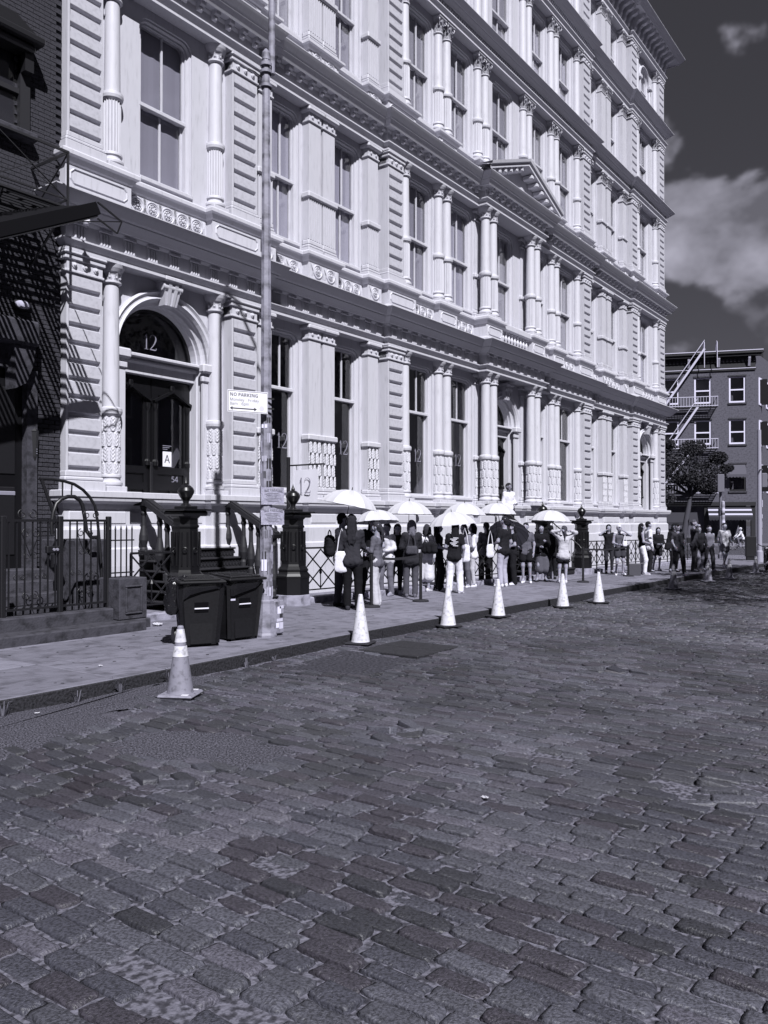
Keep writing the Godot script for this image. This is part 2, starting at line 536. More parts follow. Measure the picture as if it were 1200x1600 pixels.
func window(f: int, k: int) -> void:
	var S: Dictionary = STOREY[f]
	var o: Array = OPEN[k]
	var bay: Array = BAYS[k]
	var z: float = bay[2] - 0.22
	var xc: float = (o[0] + o[1]) * 0.5
	var hw: float = (o[1] - o[0]) * 0.5
	var kind: String = bay[3]
	if f > 0 and kind == "end": hw = 0.64
	if f > 0 and kind == "centre": hw = 0.72
	if f == 0 and kind != "plain":
		arched_entrance(k, kind == "centre" or k == 0)
		return
	var sill: float = S.sill
	var head: float = S.head
	var r := 0.24 if hw < 0.8 else 0.3
	if f == 4 and kind != "plain": r = hw
	if f == 4: head = S.head - (0.0 if kind == "plain" else 0.08)
	var steps := [[0.0, -0.04], [0.04, -0.04], [0.06, -0.09], [0.10, -0.09], [0.10, -0.24]]
	var ya: float = S.base - 0.02
	var yb: float = S.arch + 0.02
	var w := part("window", bay_wall(bay[0], bay[1], ya, yb, xc, hw, sill, head, r, z, steps), MT.paint, WB)
	# sill ledge
	var sb := MB.new()
	sb.cbox(V(xc - hw, sill - 0.07, z - 0.24), V(xc + hw, sill + 0.015, z + 0.05), 0.012)
	part("sill", sb.mesh(), MT.paint, w)
	var zi := z - 0.13
	var x0 := xc - hw + 0.09
	var x1 := xc + hw - 0.09
	var rail: float = S.rail
	var up_bars := [xc]
	var lo_bars := [] if f == 0 else [xc]
	var us := frame_mesh(x0, x1, rail - 0.03, head - 0.06, 0.05, 0.05, up_bars, 1.0 if r == hw else 0.0)
	part("upper_sash", us, MT.paint, w, V(0, 0, zi))
	part("lower_sash", frame_mesh(x0, x1, sill + 0.01, rail + 0.03, 0.05, 0.05, lo_bars), MT.paint, w, V(0, 0, zi - 0.055))
	var mr := MB.new()
	mr.cbox(V(x0 - 0.02, rail - 0.045, -0.05), V(x1 + 0.02, rail + 0.035, 0.045), 0.01)
	part("meeting_rail", mr.mesh(), MT.paint, w, V(0, 0, zi))
	for q in [[rail, head - 0.04, zi - 0.03, up_bars], [sill + 0.03, rail, zi - 0.085, lo_bars]]:
		var xs = [x0 + 0.03] + q[3] + [x1 - 0.03]
		for i in xs.size() - 1:
			var g := MB.new()
			g.box(V(xs[i], q[0], q[2] - 0.006), V(xs[i + 1], q[1], q[2]))
			part("pane", g.mesh(), MT.glass, w)
	if f > 0:
		var bl := MB.new()
		var yb2 := sill + 0.02
		var rr := RandomNumberGenerator.new()
		rr.seed = f * 31 + k
		if rr.randf() < 0.14 and k > 0: yb2 = lerpf(sill, rail, rr.randf_range(0.2, 0.8))
		var n := 10
		for i in n:
			var xa := lerpf(x0, x1, float(i) / n)
			var xb := lerpf(x0, x1, float(i + 1) / n)
			var za := zi - 0.13 + 0.006 * sin(i * 1.9 + k)
			var zb := zi - 0.13 + 0.006 * sin((i + 1) * 1.9 + k)
			bl.quad(V(xa, yb2, za), V(xb, yb2, zb), V(xb, head, zb), V(xa, head, za))
		bl.cbox(V(x0, yb2 - 0.03, zi - 0.145), V(x1, yb2, zi - 0.115), 0.004)
		part("blind", bl.mesh(), [MT.blind, MT.blind_b, MT.blind_c][rr.randi() % 3], w)
	elif k in [1, 2, 3, 4]:
		numeral(w, xc + 0.16, [3.62, 3.62, 3.62, 3.62][k - 1], zi - 0.078, 0.36, MT.gilt, 0.006)
	if f == 4 and kind != "plain":
		var t := opening_trim(xc, hw + 0.09, sill + 0.4, head + 0.09, hw + 0.09, z, [[0.0, 0.0], [0.0, 0.06], [0.06, 0.07], [0.09, 0.03], [0.09, 0.0]])
		part("arch_moulding", t, MT.paint, w)
		for s in [-1, 1]:
			var im := MB.new()
			im.cbox(V(xc + s * (hw + 0.09) - 0.16, head - hw - 0.12, z), V(xc + s * (hw + 0.09) + 0.16, head - hw + 0.06, z + 0.14), 0.02)
			part("impost", im.mesh(), MT.paint, w)

# thin-stroked figures: each stroke a run of (x, y, half width) on a height of one
func numeral(parent: Node, xc: float, y: float, z: float, size: float, m: Material, depth := 0.01, text := "12") -> MeshInstance3D:
	if text != "12":
		var t := TextMesh.new()
		var fo := SystemFont.new()
		fo.font_names = PackedStringArray(["Droid Sans"])
		t.font = fo
		t.text = text
		t.font_size = 64
		t.pixel_size = size / 64.0
		t.depth = depth
		return part("lettering", t, m, parent, V(xc, y, z))
	var b := MB.new()
	var st := [[[-0.30, 0.0, 0.032], [-0.30, 0.98, 0.032]], [[-0.42, 0.78, 0.012], [-0.36, 0.84, 0.02], [-0.30, 0.98, 0.03]], [[-0.43, 0.012, 0.012], [-0.17, 0.012, 0.012]]]
	var two := []
	for i in 13:
		var a := PI * 0.93 - PI * 1.13 * i / 12.0
		two.append([0.20 + cos(a) * 0.23, 0.72 + sin(a) * 0.25, 0.012 + 0.03 * smoothstep(4.0, 11.0, i)])
	two += [[0.34, 0.46, 0.03], [0.2, 0.26, 0.022], [0.0, 0.045, 0.014]]
	st.append(two)
	st.append([[-0.02, 0.03, 0.03], [0.36, 0.03, 0.034], [0.45, 0.05, 0.02], [0.47, 0.16, 0.008]])
	for s in st:
		for i in s.size() - 1:
			var p := Vector2(s[i][0], s[i][1])
			var q := Vector2(s[i + 1][0], s[i + 1][1])
			var d := (q - p).normalized()
			var nn := Vector2(-d.y, d.x)
			var e0: float = s[i][2]
			var e1: float = s[i + 1][2]
			var c := [p - nn * e0, q + d * 0.004 - nn * e1, q + d * 0.004 + nn * e1, p + nn * e0]
			b.prism(PackedVector2Array(c), 0.0, depth / size)
	return part("lettering", b.mesh(), m, parent, V(xc, y - size * 0.5, z)) if size == 1.0 else scaled(part("lettering", b.mesh(), m, parent, V(xc, y - size * 0.5, z)), size)
func scaled(o: MeshInstance3D, k: float) -> MeshInstance3D:
	o.scale = Vector3(k, k, k)
	return o

func arched_entrance(k: int, door: bool) -> void:
	var S: Dictionary = STOREY[0]
	var o: Array = OPEN[k]
	var bay: Array = BAYS[k]
	var xc: float = (o[0] + o[1]) * 0.5
	var hw: float = (o[1] - o[0]) * 0.5
	var z := -0.26
	var y0 := 1.2
	var spring := 4.9
	var head := spring + hw
	var t := part("entrance", bay_wall(bay[0], bay[1], y0, S.arch + 0.02, xc, hw, y0, head, hw, z, [[0.0, -0.04], [0.02, -0.07], [0.07, -0.10], [0.08, -0.18], [0.10, -0.20], [0.10, -0.36], [0.12, -0.46]]), MT.paint, WB)
	part("arch_moulding", opening_trim(xc, hw + 0.2, spring, head + 0.2, hw + 0.2, z, [[0.0, 0.0], [0.0, 0.07], [0.04, 0.10], [0.08, 0.06], [0.12, 0.06], [0.16, 0.09], [0.2, 0.03], [0.2, -0.02]]), MT.paint, t)
	# keystone: a fluted scrolled console
	var ks := MB.new()
	for i in 5:
		var a := -0.5 + i / 5.0
		var b := -0.5 + (i + 1) / 5.0
		var zf := 0.0 if i % 2 == 0 else 0.03
		ks.quad(V(xc + a * 0.28, head - 0.10, z + 0.16 + zf), V(xc + b * 0.28, head - 0.10, z + 0.16 + zf), V(xc + b * 0.4, head + 0.34, z + 0.27 + zf), V(xc + a * 0.4, head + 0.34, z + 0.27 + zf))
		ks.quad(V(xc + b * 0.28, head - 0.10, z + 0.16), V(xc + b * 0.28, head - 0.10, z + 0.19), V(xc + b * 0.4, head + 0.34, z + 0.30), V(xc + b * 0.4, head + 0.34, z + 0.27))
	ks.quad(V(xc - 0.14, head - 0.10, z), V(xc - 0.14, head - 0.10, z + 0.18), V(xc - 0.2, head + 0.34, z + 0.29), V(xc - 0.2, head + 0.34, z))
	ks.quad(V(xc + 0.14, head - 0.10, z + 0.18), V(xc + 0.14, head - 0.10, z), V(xc + 0.2, head + 0.34, z), V(xc + 0.2, head + 0.34, z + 0.29))
	ks.quad(V(xc - 0.14, head - 0.10, z), V(xc + 0.14, head - 0.10, z), V(xc + 0.14, head - 0.10, z + 0.18), V(xc - 0.14, head - 0.10, z + 0.18))
	ks.cbox(V(xc - 0.24, head + 0.33, z), V(xc + 0.24, head + 0.42, z + 0.34), 0.02)
	ks.xf = Transform3D(Basis(Vector3(0, 0, 1), PI / 2), V(xc, head + 0.24, z + 0.2))
	ks.lathe([Vector2(0.0, -0.23), Vector2(0.075, -0.23), Vector2(0.075, 0.23), Vector2(0, 0.23)], 14)
	part("keystone", ks.mesh(), MT.paint, t)
	# impost blocks and transom
	for s in [-1, 1]:
		var tr := MB.new()
		var xs: float = xc + s * (hw - 0.02)
		tr.cbox(V(xs - 0.2, spring - 0.16, z), V(xs + 0.2, spring + 0.02, z + 0.16), 0.03)
		tr.cbox(V(xs - 0.16, spring - 0.34, z), V(xs + 0.16, spring - 0.22, z + 0.09), 0.02)
		tr.box(V(xs - 0.13, y0, z), V(xs + 0.13, spring - 0.3, z + 0.05))
		part("impost", tr.mesh(), MT.paint, t)
	var zt := z - 0.36
	var b2 := MB.new()
	b2.cbox(V(xc - hw + 0.1, spring - 0.34, zt - 0.06), V(xc + hw - 0.1, spring - 0.1, zt + 0.1), 0.01)
	b2.cbox(V(xc - hw + 0.08, spring - 0.05, zt - 0.06), V(xc + hw - 0.08, spring + 0.02, zt + 0.30), 0.015)
	b2.cbox(V(xc - hw + 0.09, spring - 0.15, zt - 0.06), V(xc + hw - 0.09, spring - 0.06, zt + 0.2), 0.03)
	part("transom", b2.mesh(), MT.paint, t)
	# fanlight
	var fr := MB.new()
	var oo := outline(xc, hw - 0.10, spring, head - 0.10, hw - 0.10, 0.0)
	var oi := outline(xc, hw - 0.10, spring, head - 0.10, hw - 0.10, 0.06)
	for i in oo.size() - 1:
		fr.quad(V(oo[i].x, oo[i].y, zt), V(oi[i].x, oi[i].y, zt), V(oi[i + 1].x, oi[i + 1].y, zt), V(oo[i + 1].x, oo[i + 1].y, zt))
		fr.quad(V(oi[i].x, oi[i].y, zt), V(oi[i].x, oi[i].y, zt - 0.06), V(oi[i + 1].x, oi[i + 1].y, zt - 0.06), V(oi[i + 1].x, oi[i + 1].y, zt))
	part("fanlight_frame", fr.mesh(), MT.black_paint, t)
	var gl := MB.new()
	gl.prism(PackedVector2Array(outline(xc, hw - 0.12, spring - 0.02, head - 0.12, hw - 0.12, 0.0)).duplicate(), zt - 0.05, zt - 0.042)
	part("fanlight_pane", gl.mesh(), MT.glass, t)
	if k != 10:
		numeral(t, xc - 0.02, spring + 0.36, zt - 0.036, 0.31, MT.gilt, 0.008)
	# two door leaves
	var wd := hw - 0.10
	var floor_y := 1.25
	for s in [-1, 1]:
		var a: float = xc - wd if s < 0 else xc + 0.012
		var b: float = xc - 0.012 if s < 0 else xc + wd
		var dm := MB.new()
		var zd := zt - 0.03
		var hgt := spring - 0.36
		# stiles, rails
		dm.box(V(a, floor_y, zd - 0.06), V(a + 0.16, hgt, zd)); dm.box(V(b - 0.16, floor_y, zd - 0.06), V(b, hgt, zd))
		for q in [[floor_y, floor_y + 0.2], [2.36, 2.5], [2.68, 2.82], [hgt - 0.3, hgt]]:
			dm.box(V(a + 0.16, q[0], zd - 0.06), V(b - 0.16, q[1], zd - 0.002))
		dm.box(V(a + 0.16, floor_y + 0.2, zd - 0.05), V(b - 0.16, 2.36, zd - 0.035))
		dm.box(V(a + 0.16, 2.5, zd - 0.05), V(b - 0.16, 2.68, zd - 0.03))
		dm.cbox(V((a + b) * 0.5 - 0.03, floor_y + 0.2, zd - 0.05), V((a + b) * 0.5 + 0.03, 2.36, zd - 0.004), 0.008)
		for e in [-1, 1]:
			var cx: float = (a + b) * 0.5 + e * (b - a - 0.38) * 0.25
			dm.cbox(V(cx - 0.07, floor_y + 0.3, zd - 0.04), V(cx + 0.07, 2.24, zd - 0.006), 0.03)
		# colonnettes and the little pediment above the glass
		for e in [a + 0.08, b - 0.08]:
			dm.lathe([Vector2(0.06, 2.84), Vector2(0.06, 2.92), Vector2(0.035, 2.96), Vector2(0.032, 3.9), Vector2(0.055, 3.98), Vector2(0.06, 4.06)], 10, V(e, 0, zd + 0.01))
		dm.bar(V(a + 0.02, 4.1, zd + 0.03), V((a + b) * 0.5, 4.34, zd + 0.03), 0.1, 0.05)
		dm.bar(V(b - 0.02, 4.1, zd + 0.03), V((a + b) * 0.5, 4.34, zd + 0.03), 0.1, 0.05)
		dm.cbox(V((a + b) * 0.5 - 0.05, 4.34, zd - 0.01), V((a + b) * 0.5 + 0.05, 4.46, zd + 0.06), 0.02)
		var dl := part("door_leaf", dm.mesh(), MT.black_paint, t)
		var gb := MB.new()
		gb.box(V(a + 0.16, 2.82, zd - 0.04), V(b - 0.16, hgt - 0.3, zd - 0.034))
		part("door_pane", gb.mesh(), MT.glass, t)
		if s > 0:
			var hd := MB.new()
			hd.cbox(V(a - 0.06, 2.02, zd + 0.0), V(a + 0.005, 2.9, zd + 0.05), 0.01)
			part("pull_handle", hd.mesh(), MT.iron, t)
			if k == 0:
				var gp := MB.new()
				gp.uvquad(V(a + 0.30, 2.84, zd - 0.030), V(a + 0.52, 2.84, zd - 0.030), V(a + 0.52, 3.14, zd - 0.030), V(a + 0.30, 3.14, zd - 0.030))
				part("grade_card", gp.mesh(), MT.card, t)
				numeral(t, a + 0.41, 2.9, zd - 0.028, 0.22, MT.black_paint, 0.002, "A").position.y = 2.99
				numeral(t, a + 0.60, 2.59, zd - 0.026, 0.16, MT.gilt, 0.004, "54")
				for q in 3:
					var tx := MB.new()
					tx.box(V(a + 0.3, 3.25 - q * 0.035, zd - 0.034), V(a + 0.52 - 0.05 * q, 3.262 - q * 0.035, zd - 0.031))
					part("notice_line", tx.mesh(), MT.gilt, t)

var cache := {}
# relief of the carved lower shafts: pairs of leaves with a vein, in staggered rows
func carving(u: float, w: float) -> float:
	var row := floorf(w)
	var t := w - row
	var x := absf(fposmod(u + 0.5 * fposmod(row, 2.0), 1.0) - 0.5) * 2.0      # 0 at the leaf's middle
	var edge := sqrt(maxf(0.0, 1.0 - t * t)) * (0.55 + 0.45 * t)
	var leaf := smoothstep(edge + 0.08, edge - 0.08, x)
	var vein := absf(fposmod(t * 4.0 - x * 1.6, 1.0) - 0.5) * 2.0
	return 0.020 * leaf * (0.45 + 0.55 * smoothstep(0.2, 0.8, vein)) + 0.006 * leaf * (1.0 - t) - 0.004
func column_meshes(h0: float, h1: float, ring: float, kind: String, carved: bool) -> Array:
	var key := "%.2f %.2f %.2f %s" % [h0, h1, ring, kind]
	if cache.has(key): return cache[key]
	var R := 0.15
	var b := MB.new()
	b.cbox(V(-0.21, 0.0, -0.21), V(0.21, 0.10, 0.21), 0.01)
	b.lathe([Vector2(0.19, 0.10), Vector2(0.21, 0.13), Vector2(0.21, 0.17), Vector2(0.185, 0.20), Vector2(0.17, 0.21), Vector2(0.165, 0.24), Vector2(0.19, 0.27), Vector2(0.185, 0.31), Vector2(0.16, 0.33)], 20)
	var s := MB.new()
	var top := h1 - h0
	var cap0 := top - (0.34 if kind == "plain" else 0.5)
	if ring > 0.0:
		var ry := ring - h0
		if carved:
			var f := func(a: float, y: float) -> float:
				return carving(a * 8.0 / TAU, y / 0.27)
			var pr := []
			var ny := 84
			for i in ny + 1: pr.append(Vector2(R + 0.006, lerpf(0.33, ry - 0.09, float(i) / ny)))
			s.lathe(pr, 72, Vector3.ZERO, f)
		else:
			var f2 := func(a: float, _y: float) -> float:
				return -0.016 * pow(absf(sin(a * 10.0)), 0.6)
			s.lathe([Vector2(R + 0.012, 0.33), Vector2(R + 0.012, ry - 0.09)], 80, Vector3.ZERO, f2)
		s.lathe([Vector2(R + 0.01, ry - 0.09), Vector2(R + 0.045, ry - 0.05), Vector2(R + 0.055, ry + 0.0), Vector2(R + 0.05, ry + 0.05), Vector2(R + 0.0, ry + 0.08)], 24)
		s.lathe([Vector2(R, ry + 0.08), Vector2(R * 0.9, cap0)], 24)
	else:
		s.lathe([Vector2(R, 0.33), Vector2(R * 0.88, cap0)], 24)
	var c := MB.new()
	if kind == "plain":
		c.lathe([Vector2(R * 0.9, cap0), Vector2(R * 1.2, cap0 + 0.02), Vector2(R * 1.2, cap0 + 0.05), Vector2(R * 0.9, cap0 + 0.07), Vector2(R * 0.92, cap0 + 0.16), Vector2(R * 1.05, cap0 + 0.2)], 20)
		for i in 8:      # leaf tips round the neck
			var a := TAU * i / 8.0
			var u := V(sin(a), 0, cos(a))
			var t := V(cos(a), 0, -sin(a))
			var p := u * (R * 0.93) + V(0, cap0 + 0.07, 0)
			var tip := u * (R * 1.28) + V(0, cap0 + 0.19, 0)
			c.tri(p - t * 0.05, p + t * 0.05, tip)
			c.tri(p + t * 0.05, p - t * 0.05 + V(0, 0.1, 0) + u * 0.01, tip)
			c.xf = Transform3D(Basis(), u * (R * 1.02) + V(0, cap0 + 0.12, 0))
			c.lathe([Vector2(0, -0.025), Vector2(0.022, -0.012), Vector2(0.022, 0.012), Vector2(0, 0.025)], 6)
			c.xf = Transform3D.IDENTITY
		c.lathe([Vector2(R * 1.05, cap0 + 0.2), Vector2(R * 1.25, cap0 + 0.22), Vector2(R * 1.5, cap0 + 0.28), Vector2(R * 1.65, cap0 + 0.34), Vector2(0.0, cap0 + 0.34)], 20)
	else:
		c.lathe([Vector2(R * 0.88, cap0), Vector2(R * 1.12, cap0 + 0.02), Vector2(R * 1.12, cap0 + 0.05), Vector2(R * 0.9, cap0 + 0.07), Vector2(R * 0.95, cap0 + 0.3), Vector2(R * 1.3, cap0 + 0.43)], 16)
		for row in 2:
			for i in 8:
				var a := TAU * (i + row * 0.5) / 8.0
				var u := V(sin(a), 0, cos(a))
				var t := V(cos(a), 0, -sin(a))
				var y0 := cap0 + 0.07 + row * 0.10
				var pts := []
				for j in 4:
					var q := j / 3.0
					var rr := R * (0.95 + 0.06 * q + (0.42 if j == 3 else 0.0) + (0.14 if j == 2 else 0.0))
					var hh: float = y0 + [0.0, 0.09, 0.16, 0.14][j]
					var ww: float = [0.045, 0.055, 0.045, 0.02][j]
					for e in [-1.0, 0.0, 1.0]:
						pts.append(u * (rr + (0.012 if e == 0.0 else 0.0)) + t * (ww * e) + V(0, hh, 0))
				c.grid(pts, 3, 4, false)
				c.grid(pts, 3, 4, false, true)
		for i in 4:
			var a := TAU * (i + 0.5) / 4.0
			var u := V(sin(a), 0, cos(a))
			var pts := []
			for j in 11:
				var q := j / 10.0
				var an := q * 5.5
				var rr := 0.055 * (1.0 - q * 0.75)
				pts.append(u * (R * 1.45 + sin(an) * rr) + V(0, cap0 + 0.36 + cos(an) * rr, 0))
			c.tube(pts, 0.02, 0.014, 5)
			c.tube([u * R + V(0, cap0 + 0.22, 0), u * (R * 1.2) + V(0, cap0 + 0.36, 0), u * R * 1.45 + V(0, cap0 + 0.42, 0)], 0.016, 0.02, 5)
		c.cbox(V(-0.21, cap0 + 0.43, -0.21), V(0.21, cap0 + 0.5, 0.21), 0.015)
	cache[key] = [b.mesh(), s.mesh(), c.mesh()]
	return cache[key]

func column(f: int, x: float, z: float) -> void:
	var S: Dictionary = STOREY[f]
	var base: float = S.base + (0.0 if f < 3 else 0.02)
	var m := column_meshes(base, S.arch, S.ring, S.cap, f == 0)
	var s := part("column", m[1], MT.paint, WB, V(x, base, z))
	part("base", m[0], MT.paint, s)
	part("capital", m[2], MT.paint, s)

func pilaster(f: int, x0: float, x1: float, z: float) -> void:
	var S: Dictionary = STOREY[f]
	var base: float = S.base
	var w := x1 - x0
	var key := "pil %d %.2f" % [f, w]
	if not cache.has(key):
		var h: float = S.arch - base
		var b := MB.new()
		b.cbox(V(-0.05, 0, -0.2), V(w + 0.05, 0.10, 0.05), 0.01)
		b.cbox(V(-0.035, 0.10, -0.2), V(w + 0.035, 0.17, 0.035), 0.02)
		b.cbox(V(-0.02, 0.17, -0.2), V(w + 0.02, 0.28, 0.02), 0.02)
		var s := MB.new()
		var c0 := h - (0.34 if S.cap == "plain" else 0.5)
		if S.ring > 0.0:
			var ry: float = S.ring - base
			if f == 0:
				# carved lower part: a grid of raised leaves on the front and the sides
				s.box(V(0, 0.28, -0.28), V(w, ry - 0.08, 0.0))
				var nx := 26
				var ny := 70
				var pts := []
				for j in ny + 1:
					for i in nx + 1:
						var yy := lerpf(0.29, ry - 0.09, float(j) / ny)
						pts.append(V(w * i / nx, yy, 0.004 + carving(float(i) / nx * 3.0, yy / 0.27)))
				s.grid(pts, nx + 1, ny + 1, false)
			else:
				s.box(V(0, 0.28, -0.28), V(w, ry - 0.08, -0.012))
				var nf := 6
				for i in nf + 1:
					var cx := w * i / nf
					s.box(V(clampf(cx - 0.016, 0, w), 0.3, -0.02), V(clampf(cx + 0.016, 0, w), ry - 0.09, 0.004))
				for i in 5:
					s.box(V(-0.004, 0.3, -0.06 * i - 0.03), V(0.01, ry - 0.09, -0.06 * i))
			s.cbox(V(-0.05, ry - 0.08, -0.2), V(w + 0.05, ry + 0.06, 0.055), 0.025)
			s.box(V(0.015, ry + 0.05, -0.28), V(w - 0.015, c0, -0.012))
		else:
			s.box(V(0, 0.28, -0.28), V(w, c0, 0))
		var c := MB.new()
		c.cbox(V(-0.02, c0, -0.26), V(w + 0.02, c0 + 0.05, 0.025), 0.01)
		c.box(V(0.01, c0 + 0.04, -0.26), V(w - 0.01, h - 0.1, 0.0))
		c.cbox(V(-0.07, h - 0.11, -0.26), V(w + 0.07, h, 0.09), 0.03)
		if S.cap == "plain":
			for i in 2:
				c.lathe([Vector2(0, -0.03), Vector2(0.03, -0.02), Vector2(0.035, 0.01), Vector2(0.0, 0.045)], 7, V(w * (0.27 + 0.46 * i), c0 + 0.12, 0.01))
		else:
			for row in 2:
				for i in 4:
					var cx := w * (i + 0.5 - row * 0.5 + 0.12 * row) / 4.0
					var y0 := c0 + 0.06 + row * 0.12
					var pts := []
					for j in 4:
						var zz: float = [0.005, 0.02, 0.06, 0.11][j]
						var hh: float = y0 + [0.0, 0.1, 0.17, 0.14][j]
						var ww: float = [0.04, 0.055, 0.045, 0.02][j]
						for e in [-1.0, 0.0, 1.0]: pts.append(V(cx + ww * e, hh, zz + (0.012 if e == 0.0 else 0.0)))
					c.grid(pts, 3, 4, false)
					c.grid(pts, 3, 4, false, true)
			for sx in [0.0, 1.0]:
				var pts := []
				for j in 11:
					var q := j / 10.0
					var rr := 0.055 * (1.0 - q * 0.75)
					pts.append(V(w * sx + sin(q * 5.5) * rr, c0 + 0.36 + cos(q * 5.5) * rr, 0.06))
				c.tube(pts, 0.02, 0.014, 5)
		cache[key] = [b.mesh(), s.mesh(), c.mesh()]
	var m: Array = cache[key]
	var s2 := part("pilaster", m[1], MT.paint, WB, V(x0, base, z))
	part("base", m[0], MT.paint, s2)
	part("capital", m[2], MT.paint, s2)

func pier(f: int, q: Array) -> void:
	var S: Dictionary = STOREY[f]
	var w: float = q[1] - q[0]
	var base: float = S.base
	var h: float = S.arch - base
	var y0 := 0.34 if f < 3 else 0.16
	var y1 := h - 0.36
	var nb := int(round((y1 - y0) / 0.313))
	var p := (y1 - y0) / nb
	var key := "pier %d %.2f" % [f, w]
	if not cache.has(key):
		var core := MB.new()
		core.box(V(0, 0, -0.62), V(w, h, -0.06))
		core.box(V(0, y0, -0.06), V(0.045, y1, 0.0)); core.box(V(w - 0.03, y0, -0.06), V(w, y1, 0.0))
		var b := MB.new()
		b.cbox(V(-0.06, 0, -0.3), V(w + 0.05, 0.17, 0.06), 0.01)
		b.cbox(V(-0.04, 0.17, -0.3), V(w + 0.03, 0.24, 0.04), 0.02)
		b.cbox(V(-0.01, 0.24, -0.3), V(w + 0.01, y0, 0.012), 0.015)
		var c := MB.new()
		c.cbox(V(-0.04, y1, -0.3), V(w + 0.03, y1 + 0.05, 0.035), 0.012)
		c.box(V(0, y1 + 0.05, -0.3), V(w, y1 + 0.22, 0.012))
		c.cbox(V(-0.05, y1 + 0.22, -0.3), V(w + 0.04, y1 + 0.3, 0.05), 0.01)
		c.cbox(V(-0.08, y1 + 0.3, -0.3), V(w + 0.06, h + 0.0, 0.085), 0.02)
		for i in 3:
			c.xf = Transform3D(Basis(Vector3(1, 0, 0), PI / 2), V(w * (0.2 + 0.3 * i), y1 + 0.135, 0.012))
			c.lathe([Vector2(0.055, 0.0), Vector2(0.05, 0.02), Vector2(0.03, 0.025), Vector2(0.025, 0.045), Vector2(0.0, 0.06)], 10)
			c.xf = Transform3D.IDENTITY
		# one rusticated block, with its splayed lower edge
		var k := MB.new()
		var a := 0.045
		var e := w - 0.03
		var bh := p - 0.06
		var pr := [Vector2(0.0, 0.0), Vector2(0.050, 0.022), Vector2(0.058, 0.035), Vector2(0.058, bh - 0.012), Vector2(0.045, bh)]
		for i in 4:
			k.quad(V(a + 0.03 - pr[i].x * 0.4, pr[i].y, -0.06 + pr[i].x), V(e, pr[i].y, -0.06 + pr[i].x), V(e, pr[i + 1].y, -0.06 + pr[i + 1].x), V(a + 0.03 - pr[i + 1].x * 0.4, pr[i + 1].y, -0.06 + pr[i + 1].x))
		k.quad(V(a, bh, -0.06), V(a + 0.012, bh, -0.015), V(e, bh, -0.015), V(e, bh, -0.06))
		cache[key] = [core.mesh(), b.mesh(), c.mesh(), k.mesh()]
	var m: Array = cache[key]
	var o := part("pier", m[0], MT.paint, WB, V(q[0], base, 0))
	part("base", m[1], MT.paint, o)
	part("capital", m[2], MT.paint, o)
	for i in nb:
		part("block", m[3], MT.panel, o, V(0, y0 + i * p + 0.06, 0.002))

